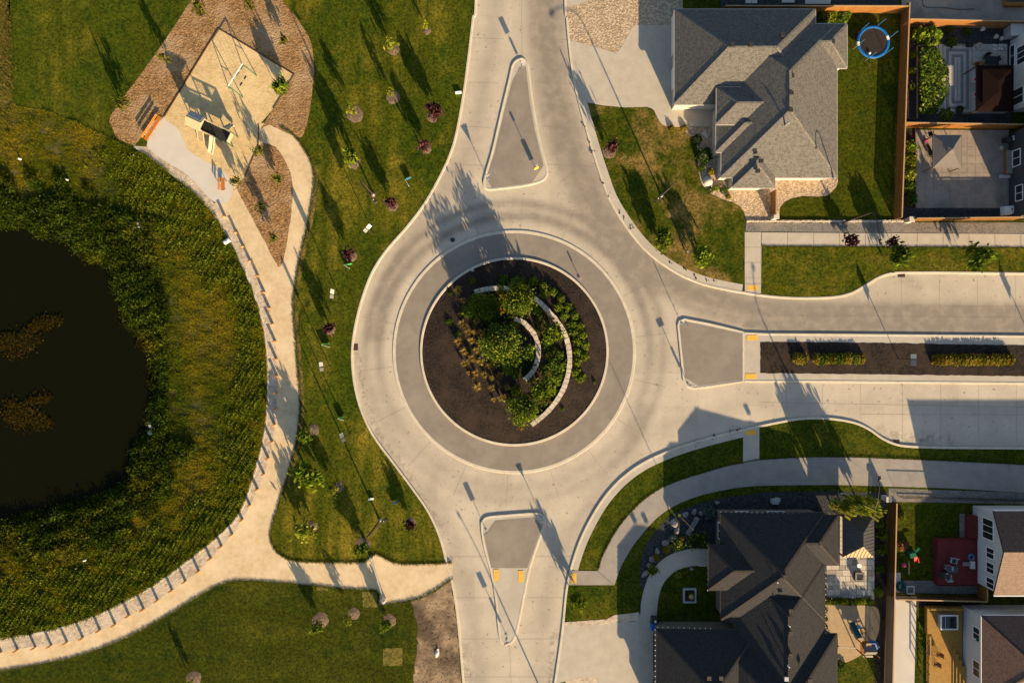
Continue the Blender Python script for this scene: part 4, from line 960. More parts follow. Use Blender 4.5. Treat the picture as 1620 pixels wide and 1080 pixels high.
tree('feather', 448, 143, 12, 3.0, 'sumac at the right corner of the sand pit', base=(452, 146), name='sumac_tree')
tree('dull', 265, 94, 10, 2.6, 'sumac in the bark bed left of the sand pit', base=(272, 101), name='sumac_tree')
tree('dull', 315, 12, 13, 3.0, 'sumac at the top edge of the bark bed', base=(325, 27), name='sumac_tree')
tree('dull', 188, 168, 13, 2.8, 'sapling at the outer corner of the bark bed by the dark lawn', base=(206, 170))
tree('dull', 449, 65, 10, 2.6, 'orange tinted sapling in the bark bed beyond the sand pit', base=(455, 72))
tree('dull', 396, 10, 10, 2.6, 'orange tinted sapling near the top of the bark bed', base=(402, 18))
tree('dull', 411, 243, 10, 2.4, 'rounded green sapling at the top corner of the bark triangle', base=(415, 243))
tree('dull', 437, 284, 12, 2.3, 'yellow green sapling at the right side of the bark triangle', base=(444, 289))
tree('dull', 376, 286, 10, 2.4, 'sapling leaning over the concrete beside the small bench', base=(382, 291))
tree('dull', 412, 332, 10, 2.2, 'small dark green sapling in the middle of the bark triangle', base=(417, 332))
tree('dull', 431, 371, 10, 2.3, 'yellow sapling near the lower tip of the bark triangle', base=(438, 378))
tree('purple', 963, 237, 10, 3.6, 'purple leaved tree on the front lawn of the grey bungalow', base=(963, 241))
tree('bright', 1053, 377, 17, 2.9, 'round bright green tree on the front lawn, left of its twin', base=(1045, 382))
tree('bright', 1113, 404, 16, 2.9, 'round bright green tree on the front lawn, nearer the walk', base=(1105, 409))
tree('green', 1422, 402, 18, 3.6, 'leafy tree on the grass strip beside the lamp head', base=(1405, 408))
tree('green', 1549, 403, 20, 4.4, 'leafy spreading tree on the grass strip at the right', base=(1523, 410))
tree('purple', 1351, 374, 12, 2.0, 'dark purple sapling overhanging the walk left of the lamp head', base=(1340, 384), name='purple_sapling')
tree('purple', 1412, 379, 9, 2.0, 'dark purple sapling overhanging the walk right of the lamp head', base=(1402, 386), name='purple_sapling')
tree('bright', 918, 946, 14, 3.6, 'bright young tree on the grass beside the driveway of the dark bungalow', base=(912, 937))
tree('bright', 1033, 901, 9, 1.4, 'small bright shrub at the bend of the entry walk', 'shrub', base=(1031, 897), name='shrub')
tree('green', 1104, 857, 16, 2.4, 'round green shrub at the top of the entry steps', 'shrub', base=(1098, 850), name='shrub')
tree('yellow', 1331, 801, 14, 4.6, 'slender yellow green tree behind the pavilion, left of three')
tree('yellow', 1354, 800, 18, 5.4, 'tallest slender yellow green tree behind the pavilion, middle of three')
tree('yellow', 1377, 801, 15, 4.8, 'slender yellow green tree behind the pavilion, nearest the fence')

# central island planting
def shrub_mesh(seed, cols, n, leaf, flat=1.0, aspect=1.6):
    rs = np.random.RandomState(seed); d = rs.normal(size=(n, 3)); d /= np.linalg.norm(d, axis=1)[:, None]; d[:, 2] = np.abs(d[:, 2])
    ph = rs.uniform(0, 6, 3); bump_ = 1 + .16*np.sin(5*np.arctan2(d[:, 1], d[:, 0]) + ph[0]) * (1 - d[:, 2]) + .1*np.sin(9*d[:, 0] + ph[1])
    r = rs.uniform(.55, 1.0, (n, 1)) ** .5 * bump_[:, None]; p = d * r
    return leaf_mesh('foliage', p, leaf * rs.uniform(.6, 1.4, n), pal(n, cols, rs), M['leaf'], .35, aspect, rs)
SM = {'round': [shrub_mesh(50 + k, BRIGHT[:3] + GREEN[3:] + YELLOW[:1], 240, .24) for k in range(3)],
      'green': [shrub_mesh(60 + k, GREEN + BRIGHT[:1], 320, .2) for k in range(3)],
      'dark': [shrub_mesh(70 + k, DARKG, 320, .2) for k in range(2)],
      'orange': [shrub_mesh(80 + k, ORANGE + YELLOW[:2] + GREEN[3:], 300, .24, aspect=2) for k in range(4)],
      'yellow': [shrub_mesh(90 + k, YELLOW + BRIGHT, 300, .22) for k in range(2)],
      'blue': [shrub_mesh(95 + k, BLUEG, 320, .2) for k in range(2)],
      'low': [shrub_mesh(98 + k, OLIVE + GREEN + [(.2, .09, .04)], 340, .16) for k in range(2)]}
stem_me = MB().tube((0, 0, -.03), (0.02, 0, .5), .05, .03, 5).tube((0, 0, 0), (.3, .2, .6), .03, .015, 4).tube((0, 0, 0), (-.25, .25, .6), .03, .015, 4).mesh('stem', M['trunk'])
def shrub(kind, u, v, rpx, h, label, group=None, z=LZ, cat='shrub', name='shrub', ry=None):
    q = P(u, v, z + h*.5); o = thing(name, label, cat, (q.x, q.y, z), 0 if ry else RN.uniform(0, 6.28), group); r = rpx / PPM; o.scale = (r, (ry or rpx) / PPM, h)
    c = bpy.data.objects.new('foliage', RN.choice(SM[kind])); link(c, o); s = bpy.data.objects.new('stem', stem_me); link(s, o); return o
isl = lambda zx, zy: (655 + zx / 3.484, 400 + zy / 3.484)
def izz(u, v): p = P(u, v, 0.4); return mz(p.x, p.y) - 0.02
for (a, b_) in ((660, 155), (715, 185), (768, 216), (712, 228), (812, 255), (800, 300), (850, 298), (830, 346), (885, 350), (870, 395), (915, 405), (880, 440), (930, 455), (898, 490), (940, 510), (900, 548), (940, 570), (897, 603), (892, 658), (920, 692)):
    u, v = isl(a, b_); shrub('round', u, v, 7.6, .75, 'round bright green shrub in the curved double row outside the long stone wall', 'round shrubs along the long island wall', izz(u, v))
def tuft_mesh(seed, cols, n=150):
    rs = np.random.RandomState(seed); a = rs.uniform(0, 2*PI, n); o = np.stack([np.cos(a), np.sin(a), np.zeros(n)], 1)
    return blades('blades', o * rs.uniform(0, .12, (n, 1)), rs.uniform(.55, 1.05, n), .09, pal(n, cols, rs), M['grassleaf'], .95, rs, o)
TUFT = [tuft_mesh(30 + k, [(.36, .26, .06), (.30, .24, .05), (.22, .21, .035), (.40, .27, .08), (.15, .16, .025)]) for k in range(3)]
TIP = [tuft_mesh(36 + k, [(.42, .25, .09), (.36, .2, .07)], 26) for k in range(2)]
def tuft(u, v, rpx, h, label, group, z=LZ):
    q = P(u, v, z + h*.4); o = thing('ornamental_grass', label, 'ornamental grass', (q.x, q.y, z), RN.uniform(0, 6.28), group); o.scale = (rpx/PPM, rpx/PPM, h)
    c = bpy.data.objects.new('blades', RN.choice(TUFT)); link(c, o); t = bpy.data.objects.new('seed_heads', RN.choice(TIP)); link(t, o); t.scale = (.8, .8, 1.25)
for (a, b_) in ((265, 390), (297, 440), (243, 490), (318, 487), (275, 543), (343, 538), (275, 610), (320, 580), (367, 603), (340, 662), (390, 672), (352, 740), (430, 745), (472, 677), (475, 800), (435, 615), (512, 737), (370, 440), (385, 490), (243, 207), (273, 262), (345, 375), (590, 960), (290, 415)):
    u, v = isl(a, b_); tuft(u, v, 7.0 * RN.uniform(.85, 1.15), .95, 'tuft of tawny ornamental grass on the dark mulch of the island', 'tawny grass tufts on the island', izz(u, v))
for (a, b_) in ((330, 440), (360, 500), (300, 660), (410, 620), (430, 690), (300, 600), (500, 790), (440, 810), (250, 340), (330, 700)):
    u, v = isl(a, b_); tuft(u, v, RN.uniform(3.5, 5), .5, 'small young tuft of tawny grass between the larger tufts on the island', 'small grass tufts on the island', izz(u, v))
def itree(a, b_, rz, h, label, kind='big'):
    u, v = isl(a, b_); z = izz(u, v); return tree(kind, u, v, rz / 3.484, h, label, z=z)
itree(480, 500, 122, 5.6, 'largest spreading serviceberry, left of the short stone wall')
itree(575, 262, 105, 5.0, 'serviceberry standing between the two ends of the long stone wall')
itree(595, 860, 100, 4.6, 'serviceberry at the lower tip of the long stone wall')
itree(690, 745, 66, 3.0, 'bright small tree inside the lower curve of the long stone wall', 'bright')
itree(765, 440, 58, 2.8, 'bright small tree inside the right curve of the long stone wall', 'bright')
itree(385, 300, 92, 2.6, 'low dark tree under the upper end of the long stone wall', 'big')
itree(620, 545, 52, 2.0, 'low dark tree tucked inside the short stone wall', 'green')
itree(540, 600, 60, 2.6, 'bushy tree at the lower side of the largest serviceberry', 'green')
for k, (a, b_, r, kd, l) in enumerate(((785, 620, 62, 'green', 'wide green shrub beside the right curve of the long wall'), (760, 560, 44, 'low', 'olive ground shrub between the two stone walls'), (725, 640, 34, 'low', 'rusty olive shrub below the end of the short wall'), (770, 700, 46, 'round', 'bright shrub low inside the long wall'), (720, 810, 40, 'low', 'olive shrub beside the lower end of the long wall'), (490, 225, 40, 'orange', 'orange tinted shrub under the upper wall end'), (475, 300, 36, 'orange', 'orange shrub left of the upper serviceberry'), (545, 340, 34, 'low', 'low shrub at the tip of the short wall'), (700, 370, 34, 'low', 'olive shrub between the long wall and the upper serviceberry'), (300, 320, 40, 'green', 'green shrub at the left of the low dark tree'), (420, 360, 46, 'dark', 'dark shrub above the largest serviceberry'), (495, 145, 26, 'green', 'small shrub outside the upper end of the long wall'), (325, 155, 18, 'round', 'lone bright green shrub close to the island kerb'), (195, 380, 20, 'green', 'small green shrub at the far left of the island'), (243, 445, 16, 'green', 'small green weed shrub beside the left grass tufts'), (200, 225, 12, 'green', 'tiny shrub near the upper left island kerb'), (640, 615, 40, 'dark', 'dark shrub inside the lower curve of the short wall'), (820, 860, 12, 'green', 'tiny shrub outside the lower long wall'), (995, 712, 10, 'green', 'tiny shrub near the right island kerb'), (560, 165, 36, 'green', 'green shrub above the upper serviceberry'), (600, 150, 24, 'low', 'pinkish olive shrub above the upper serviceberry'))):
    u, v = isl(a, b_); shrub(kd, u, v, r / 3.484, max(.35, r / 3.484 / PPM * .75), l, None, izz(u, v))
for (a, b_) in ((350, 250), (400, 270), (450, 330), (520, 300), (560, 390), (440, 420), (400, 470), (420, 540), (470, 590), (520, 640), (560, 660), (600, 590), (560, 760), (540, 820), (640, 880), (640, 700), (740, 660), (790, 560), (800, 680), (760, 760), (700, 420), (740, 500), (620, 300), (680, 320), (360, 330), (480, 200), (590, 200)):
    u, v = isl(a, b_); shrub(RN.choice(('green', 'round', 'low', 'green', 'yellow')), u, v, RN.uniform(7, 11), RN.uniform(.5, .9), 'loose low shrub filling the gaps under the island trees', 'low mixed shrubs under the island trees', izz(u, v))
# stone walls of the island, laid block by block
def stone_wall(label, arc, w=.62, h=.55, nb=None):
    q = [Vector((p[0], p[1])) for p in W2(smooth(arc, n=8), .7)]; L = sum((b - a).length for a, b in zip(q[:-1], q[1:])); root = thing('stone_wall', label, 'stone wall', (q[0].x, q[0].y, 0)); d = 0; i = 0; t = 0.0
    tgt = []; step = .62; s = 0
    while s < L - .15: l = RN.uniform(.45, .8); tgt.append((s, min(s + l, L))); s += l
    def at(x):
        for a, b in zip(q[:-1], q[1:]):
            g = (b - a).length
            if x <= g: return a + (b - a) * (x / max(g, 1e-6))
            x -= g
        return q[-1]
    for (a, b) in tgt:
        A, B = at(a), at(b); c = (A + B)/2; z = mz(c.x, c.y); an = math.atan2((B-A).y, (B-A).x)
        for k in range(2):
            MB().box((0, 0, 0), ((B-A).length * .96, w * RN.uniform(.9, 1.08), h/2 - .015), taper=.96).build('block', M['wallstone'], root, loc=(c.x - q[0].x, c.y - q[0].y, z - .05 + h/4 + k*h/2), rotz=an + RN.uniform(-.05, .05))
stone_wall('short curved stone wall in the middle of the island', [isl(*p) for p in ((552, 365), (590, 375), (635, 412), (668, 460), (684, 520), (683, 580), (662, 640), (635, 675), (607, 703))])
stone_wall('long curved stone wall sweeping down the right side of the island', [isl(*p) for p in ((658, 245), (700, 280), (745, 325), (795, 385), (830, 445), (852, 520), (858, 600), (848, 670), (825, 745), (785, 815), (735, 875), (690, 915), (645, 950))])
stone_wall('short upper section of stone wall at the top of the island', [isl(*p) for p in ((333, 217), (380, 203), (430, 196), (480, 195), (525, 200))])

# median hedges: each plant by itself
for k, u in enumerate((1262, 1268, 1273)): shrub('orange', u, 566.5 + RN.uniform(-1, 1), 6.5, .75, 'orange shrub in the short clump at the left end of the median planting', 'shrubs of the left median row', .13, ry=9)
for k in range(12): shrub(('orange', 'green', 'yellow', 'orange')[k % 4], 1293 + k*6.4, 567 + RN.uniform(-1.5, 1.5), 6.5, .75, 'green and orange shrub in the middle clump of the left median row', 'shrubs of the middle median clump', .13, ry=9)
for k in range(19): shrub('orange', 1482 + k*6.5, 569 + RN.uniform(-1, 1), 6.3, .85, 'orange shrub in the long clump at the right of the median', 'shrubs of the right median row', .13, ry=9)

# beds round the houses
for (kd, u, v, r, h, l) in (('orange', 1063, 203, 5, .5, 'small orange potted plant by the driveway corner, left one'), ('orange', 1083, 202, 5, .5, 'small orange potted plant by the driveway corner, right one'),
    ('dark', 1103, 220, 8, .8, 'dark round shrub at the curve of the entry bed'), ('dark', 1114, 246, 13, .9, 'dark crimson shrub beside the porch corner'), ('green', 1110, 266, 6, .5, 'small green shrub in the entry bed below the crimson one'),
    ('orange', 1126, 271, 6, .5, 'small orange shrub against the bungalow wall'), ('green', 1124, 300, 5, .4, 'small green shrub at the lower curve of the rock bed'), ('yellow', 1134, 297, 5, .4, 'small yellow shrub in the lower rock bed'), ('green', 1146, 300, 6, .6, 'dark green shrub by the bungalow corner'), ('orange', 1153, 311, 4, .4, 'rust coloured shrub by the downspout'),
    ('blue', 1124, 811, 11, 1.1, 'blue grey spruce shrub at the corner of the dark bungalow'), ('blue', 1064, 851, 8, .6, 'blue grey shrub in the stone bed'), ('yellow', 1072, 862, 10, .7, 'pale yellow shrub beside the entry walk'), ('orange', 1054, 869, 7, .5, 'orange shrub beside the entry walk'), ('orange', 1039, 882, 6, .5, 'orange shrub at the lower bend of the entry walk'), ('orange', 1079, 851, 4, .5, 'small orange shrub behind the pale yellow one'), ('blue', 1046, 868, 6, .4, 'small blue grey shrub in the stone bed'),
    ('yellow', 1073, 910, 6, .4, 'small yellow shrub inside the entry lawn curve'), ('green', 1055, 931, 6, .4, 'small green shrub at the left of the entry lawn'),
    ('green', 1393, 900, 7, .6, 'small shrub by the fence beside the paver patio, upper one'), ('yellow', 1391, 937, 8, .6, 'small bright shrub by the fence beside the paver patio'), ('green', 1395, 870, 9, .8, 'loose shrub by the fence beside the pavilion'), ('green', 1397, 846, 9, .8, 'loose shrub by the fence behind the pavilion'), ('green', 1330, 1055, 10, .6, 'green shrub at the lower corner of the dark bungalow'), ('green', 1392, 830, 7, .7, 'dark weed shrub at the top of the fence bed'),
    ('yellow', 1312, 23, 14, .9, 'yellow green bush below the back fence, left one'), ('green', 1336, 23, 12, .8, 'green bush below the back fence, right one'),
    ('round', 1475, 57, 16, 1.8, 'tall bright bush in the upper corner of the patio yard'), ('round', 1456, 54, 12, 1.6, 'bright bush beside the long fence of the patio yard'), ('round', 1446, 86, 6, 1.0, 'narrow bright shrub along the long fence, upper'), ('round', 1444, 112, 6, 1.0, 'narrow bright shrub along the long fence, middle'), ('round', 1442, 138, 7, 1.0, 'narrow bright shrub along the long fence, lower'), ('green', 1506, 66, 9, .7, 'leafy plant at the top of the patterned patio'), ('green', 1502, 47, 8, .5, 'small plant under the upper fence'), ('green', 1530, 50, 7, .5, 'small flowering plant under the upper fence'), ('green', 1498, 181, 11, .5, 'ground plant at the lower edge of the patterned patio'), ('dark', 1519, 173, 6, .7, 'dark potted shrub on the patterned patio'),
    ('round', 1441, 232, 11, .9, 'bright bush in the gazebo yard planter, top one'), ('yellow', 1440, 254, 12, .9, 'bright bush in the gazebo yard planter, second one'), ('yellow', 1439, 276, 12, .9, 'yellow green bush in the gazebo yard planter'), ('green', 1438, 297, 11, .8, 'green bush in the gazebo yard planter'), ('green', 1443, 315, 10, .7, 'green bush at the lower end of the gazebo yard planter'),
    ('yellow', 1427, 818, 7, .8, 'spiky pale plant by the fence in the red deck yard'), ('yellow', 1515, 919, 8, .5, 'yellow flowers at the lower edge of the red deck')):
    shrub(kd, u, v, r, h, l)
for k in range(8): shrub('green' if k % 3 else 'yellow', 1308 + k*9.5, 951 + RN.uniform(-1, 1), 7, .7, 'clipped shrub in the hedge below the paver patio', 'hedge below the paver patio', ry=6)
for k in range(3): shrub('green', 1305, 965 + k*13, 5, .6, 'narrow shrub between the dark bungalow and the play pad', 'shrubs beside the play pad')
# rose hedge in the patterned patio yard: leaves and blossoms on one big bush
rs = np.random.RandomState(44); n = 2600; px = rs.uniform(1456, 1500, n); py = rs.uniform(76, 180, n); edge = 1478 + 24*np.sin((py - 70)/36.0); keep = px < edge; px, py = px[keep], py[keep]; n = len(px)
hz = .3 + 1.3*np.sqrt(np.clip((edge[keep] - px)/26, 0, 1)) * rs.uniform(.5, 1, n); o = thing('rose_hedge', 'large leafy hedge with a few pale blooms in the patterned patio yard', 'hedge', P(1468, 130, LZ)); o.location.z = LZ; L0 = o.location
pts = np.array([tuple(P(a, b, c) - L0) for a, b, c in zip(px, py, hz)]); ob = bpy.data.objects.new('foliage', leaf_mesh('foliage', pts, .2*rs.uniform(.6, 1.5, n), pal(n, GREEN + BRIGHT + DARKG, rs), M['leaf'], .4, 1.5, rs)); link(ob, o)
kk = rs.randint(0, n, 16); ob = bpy.data.objects.new('blossoms', leaf_mesh('blossoms', pts[kk] + np.array([0, 0, .12]), .2, pal(16, [(.36, .3, .26), (.4, .24, .16), (.42, .38, .34)], rs), M['leaf'], 1.5, 1.0, rs)); link(ob, o)

# ------------------------------------------------------------------ pond bank vegetation (nobody could count it)
def bank_veg():
    rs = np.random.RandomState(77)
    def sample(n, lo, hi, th=None):
        k = rs.uniform(0, NB, n * 3); i0 = k.astype(int) % NB; i1 = (i0 + 1) % NB; f = k - k.astype(int)
        s = (sr0*.97)[i0]*(1-f) + (sr0*.97)[i1]*f; b = br0[i0]*(1-f) + br0[i1]*f; ang = -PI + 2*PI*k/NB
        t = np.sqrt(rs.uniform(0, 1, n * 3)) * (hi - lo) + lo if False else rs.uniform(lo, hi, n*3); r = s + (b - s)*t
        acc = rs.uniform(0, 1, n*3) < r * (b - s) / (420 * 200.0); u = PC[0] + r*np.cos(ang); v = PC[1] + r*np.sin(ang)
        ok = acc & (u > -40) & (u < 430) & (v > -10) & (v < 1030)
        return u[ok], v[ok], t[ok], ang[ok], (b - s)[ok]
    def fbm(u, v, sc, sd): 
        q = np.zeros(len(u)); r2 = np.random.RandomState(sd)
        for k in range(5):
            a = r2.uniform(0, 6.28); w_ = sc * 1.7**k; q += np.sin((u*np.cos(a) + v*np.sin(a))*w_ + r2.uniform(0, 6)) * np.sin((v*np.cos(a+1) - u*np.sin(a+1))*w_*.8 + r2.uniform(0, 6)) / 1.4**k
        return q
    def world(u, v, z): f = (CAMH - np.minimum(z, 0)*.6) / CAMH / PPM; return np.stack([(u - 810)*f, (540 - v)*f, z], 1)
    # leafy ground cover: in the band along the path wall, clumped
    u, v, t, a, wd = sample(270000, .30, 1.0); dist = (1 - t) * wd   # pixels from the wall
    dens = fbm(u, v, .055, 3); lim = 46 + 34*np.clip((v - 700)/200, 0, 1) + 95*np.clip((430 - v)/130, 0, 1) * np.clip((u - 165)/60, 0, 1) - 26*np.clip(1 - np.abs(v - 540)/90, 0, 1)
    ok = (dist > 3.5) & (dist < lim + 14*dens + 16*rs.normal(size=len(u))) & (u > 0) & ((v > 235) | (u > 185)) & ~((u + 22*dens + 14*rs.normal(size=len(u)) < 196) & (v < 400))
    u, v, t, dist = u[ok], v[ok], t[ok], dist[ok]; cl = fbm(u, v, .30, 9); hh = np.clip(.22 + .10*cl, .05, .5) * np.clip(dist/9, .35, 1); z = bank_z(t) + hh*rs.uniform(.55, 1, len(u))
    c = pal(len(u), [(.105, .145, .008), (.140, .175, .010), (.075, .105, .007), (.185, .20, .014)], rs, .3) * np.clip(.90 + .35*cl, .55, 1.5)[:, None]; yl = rs.uniform(0, 1, len(u)) < .05; c[yl] = pal(yl.sum(), [(.20, .19, .03), (.17, .12, .05)], rs)
    o = bpy.data.objects.new('leafy_ground_cover', leaf_mesh('leafy_ground_cover', world(u, v, z), .12*rs.uniform(.6, 1.5, len(u)), c, M['leaf'], .35, 1.5, rs)); link(o); tag(o, 'leafy green ground cover on the bank beside the path wall', 'ground cover', kind='stuff')
    # dry meadow grass everywhere on the bank
    u, v, t, a, wd = sample(230000, .10, 1.0); dist = (1-t)*wd; q = fbm(u, v, .035, 21); q2 = fbm(u, v, .11, 22)
    hh = np.clip(.24 + .10*q2, .10, .5); dry = np.clip(.36 + .55*q + .3*rs.normal(size=len(u)) + .35*np.clip(1 - np.abs(v - 540)/150, 0, 1) - .5*np.clip(.35 - t, 0, 1)/.35, 0, 1)[:, None]
    c = pal(len(u), [(.080, .115, .007), (.062, .092, .006), (.105, .13, .009)], rs) * (1 - dry) + pal(len(u), [(.23, .195, .012), (.29, .23, .010), (.19, .175, .010), (.21, .16, .022)], rs) * dry
    o = bpy.data.objects.new('meadow_grass', blades('meadow_grass', world(u, v, bank_z(t) - .05), hh, .06, c, M['grassleaf'], .9, rs)); link(o); tag(o, 'dry yellow and green meadow grass covering the pond bank', 'meadow grass', kind='stuff')
    # reeds and bushes at the water, in uneven leafy clumps
    u, v, t, a, wd = sample(9500, 0.0, .62); q = fbm(u, v, .05, 31); px_ = t*wd
    ok = (px_ < 74 + 26*q) & ~((u > 262) & (v > 430) & (v < 700)); u, v, t, q, px_ = u[ok], v[ok], t[ok], q[ok], px_[ok]; q2 = fbm(u, v, .16, 33); n = len(u); per = 26
    hh = np.clip(.62 + .25*q2 + .2*rs.normal(size=n), .2, 1.3) * np.where(t < .06, .55, 1); base = world(u, v, bank_z(t)); tone = rs.uniform(.55, 1.35, n) * np.clip(1 + .3*q2, .6, 1.4)
    gold = np.clip(.55*fbm(u, v, .022, 41) + .5*np.clip(1 - px_/30, 0, 1) * (v < 440) + .12*rs.normal(size=n), 0, .8)[:, None]
    cc = pal(n, [(.026, .044, .004), (.036, .056, .005), (.020, .034, .004), (.046, .060, .005)], rs, .2) * (1 - gold) + pal(n, [(.095, .090, .008), (.115, .098, .008)], rs, .2) * gold
    p = np.repeat(base, per, 0) + rs.normal(size=(n*per, 3)) * np.array([.30, .30, 0]); p[:, 2] += np.repeat(hh, per) * rs.uniform(.25, 1, n*per)
    o = bpy.data.objects.new('reed_bed', leaf_mesh('reed_bed', p, .095*rs.uniform(.6, 1.5, n*per), np.repeat(cc*tone[:, None], per, 0)*rs.uniform(.7, 1.3, (n*per, 1)), M['grassleaf'], .35, 3.4, rs)); link(o); tag(o, 'dark green reeds and bushes growing round the pond shore', 'reeds', kind='stuff')
bank_veg()
# strip of weeds at the left edge of the mown lawn and lawn-edge tufts of grass
def edge_tufts(name, label, pts, n, spread, hh, cols, seed, z=LZ):
    rs = np.random.RandomState(seed); q = np.array(W2(pts, z)); d = np.hypot(*(q[1:] - q[:-1]).T); cum = np.concatenate([[0], np.cumsum(d)]); s = rs.uniform(0, cum[-1], n)
    x = np.interp(s, cum, q[:, 0]) + rs.normal(size=n)*spread; y = np.interp(s, cum, q[:, 1]) + rs.normal(size=n)*spread
    o = bpy.data.objects.new(name, blades(name, np.stack([x, y, np.full(n, z - .02)], 1), rs.uniform(.5, 1.2, n)*hh, .06, pal(n, cols, rs), M['grassleaf'], .8, rs)); link(o); tag(o, label, 'grass', kind='stuff')
LG = [(.055, .08, .012), (.08, .095, .018), (.10, .10, .02)]
edge_tufts('edge_grass', 'short grass fringing the gravel path', [p for p in smooth(PATH_N) if p[1] > 200], 9000, .10, .16, LG + [(.15, .12, .03)], 51)
edge_tufts('edge_grass', 'short grass fringing the lower side of the gravel path', smooth(PATH_E[1:]), 8000, .10, .16, LG, 52)
edge_tufts('edge_grass', 'short grass along the edge of the grass strip', [(1205, 390), (1640, 392)], 3500, .05, .14, LG, 53, LZ + .02)
edge_tufts('edge_grass', 'short grass along the upper edge of the wide path', [(p[0], p[1] - 1) for p in pl], 4000, .06, .14, LG, 54, LZ + .02)
edge_tufts('rough_weeds', 'weeds at the left edge of the mown park lawn', [(4, -10), (8, 60), (10, 160)], 4000, .45, .4, [(.08, .1, .015), (.2, .15, .03), (.12, .1, .03)], 55)
# algae mats floating on the pond
def algae(label, cs, seed):
    r = random.Random(seed); m = MB(); mu = sum(c[0] for c in cs)/len(cs); mv = sum(c[1] for c in cs)/len(cs); B = P(mu, mv, ZW)
    for k, (u, v, rr) in enumerate(cs):
        n = 11; p = P(u, v, ZW) - B; vs = [(p.x, p.y, .02 + k*.004)]
        for i in range(n): a = 2*PI*i/n; q = rr/PPM*r.uniform(.55, 1.25); vs.append((p.x + q*math.cos(a), p.y + q*math.sin(a)*.8, -.05 + k*.004))
        m.add(vs, [(0, 1+i, 1+(i+1) % n) for i in range(n)])
    o = m.build('algae_mat', M['algae'], loc=(B.x, B.y, ZW - .02)); tag(o, label, 'algae', kind='stuff')
    rs = np.random.RandomState(seed + 60); ce = np.array([tuple(P(u, v, ZW)) for u, v, rr in cs]); rr = np.array([q[2] for q in cs]) / PPM; k = rs.randint(0, len(cs), 1500); p = ce[k] + rs.normal(size=(1500, 3)) * (rr[k]*.62)[:, None]; p[:, 2] = ZW + .05 + rs.uniform(0, .05, 1500)
    ob = bpy.data.objects.new('weed', leaf_mesh('weed', p, .16*rs.uniform(.5, 1.6, 1500), pal(1500, [(.028, .019, .003), (.02, .015, .003), (.038, .025, .004), (.012, .013, .003)], rs), M['leaf'], 2.5, 1.8, rs)); link(ob, o); ob.location = (-B.x, -B.y, -(ZW - .02)); ob['kind'] = 'stuff'
algae('brown algae mat branching out on the upper left of the pond', [(8, 548, 14), (22, 540, 14), (40, 532, 12), (50, 520, 10), (60, 512, 8), (68, 514, 9), (80, 508, 8), (92, 507, 6), (30, 552, 14), (44, 548, 12), (12, 534, 10), (56, 538, 8), (22, 560, 9)], 3)
algae('brown algae mat on the left of the pond below the other', [(20, 640, 11), (26, 652, 13), (40, 648, 9), (50, 636, 8), (62, 632, 8), (74, 630, 6), (46, 660, 13), (62, 662, 11), (30, 668, 10), (14, 660, 10), (74, 668, 8), (58, 672, 8)], 4)
algae('brown algae along the right shore of the pond', [(204, 478, 8), (203, 497, 9), (208, 512, 8), (220, 510, 8), (226, 530, 9), (236, 552, 8), (246, 600, 9), (250, 612, 9), (225, 545, 7)], 5)
# ------------------------------------------------------------------ street furniture
def pz(u, v, z=LZ): p = P(u, v, 0); return Vector((p.x, p.y, z))
def street_lamp(base, head, label, H=8.7, reach=3.0):
    b = pz(*base); d = (P(*head, H) - P(*base, 0)); d.z = 0; d.normalize(); r = thing('street_lamp', label, 'street lamp', b, math.atan2(d.y, d.x), 'davit street lamps')
    MB().lathe([(.22, 0), (.22, .12), (.16, .16), (.13, .5)], n=10).build('base', M['galv'], r)
    MB().tube((0, 0, .4), (0, 0, H - 1.2), .105, .075, 10).build('pole', M['bronze'], r)
    pts = [(0, 0, H - 1.22)] + [(reach * (1 - math.cos(t)) * .98, 0, H - 1.2 + 1.2 * math.sin(t)) for t in [k * PI / 2 / 8 for k in range(1, 9)]]
    MB().path(pts, .055, 8).build('arm', M['bronze'], r); x, z = pts[-1][0], pts[-1][2]
    hd = MB().box((x + .30, 0, z), (.75, .30, .13), taper=.75).build('lamp_head', M['black'], r)
    MB().box((x + .35, 0, z - .075), (.5, .22, .03)).build('lens', M['lens'], hd)
    MB().tube((x + .2, 0, z + .06), (x + .2, 0, z + .17), .06, .05, 8).build('photocell', M['lens'], hd); return r
street_lamp((601, 822), (612, 819), 'dark davit street lamp at the lower end of the park lawn, reaching to the kerb', 8.7, 2.9)
street_lamp((591, 308), (596, 323), 'dark davit street lamp on the upper park lawn between two purple trees', 8.7, 2.9)
street_lamp((1046, 310), (1036, 319), 'dark davit street lamp standing on the front lawn of the grey bungalow', 8.7, 3.0)
street_lamp((1331, 781), (1391, 754), 'dark davit street lamp beside the wide path behind the dark bungalow', 8.7, 3.4)
street_lamp((1329, 354), (1393, 387), 'dark davit street lamp in the gravel margin, its head over the walk', 8.7, 3.4)
street_lamp((890, 1166), (857, 1165), 'dark davit street lamp on the south road beyond the lower edge', 8.7, 3.0)

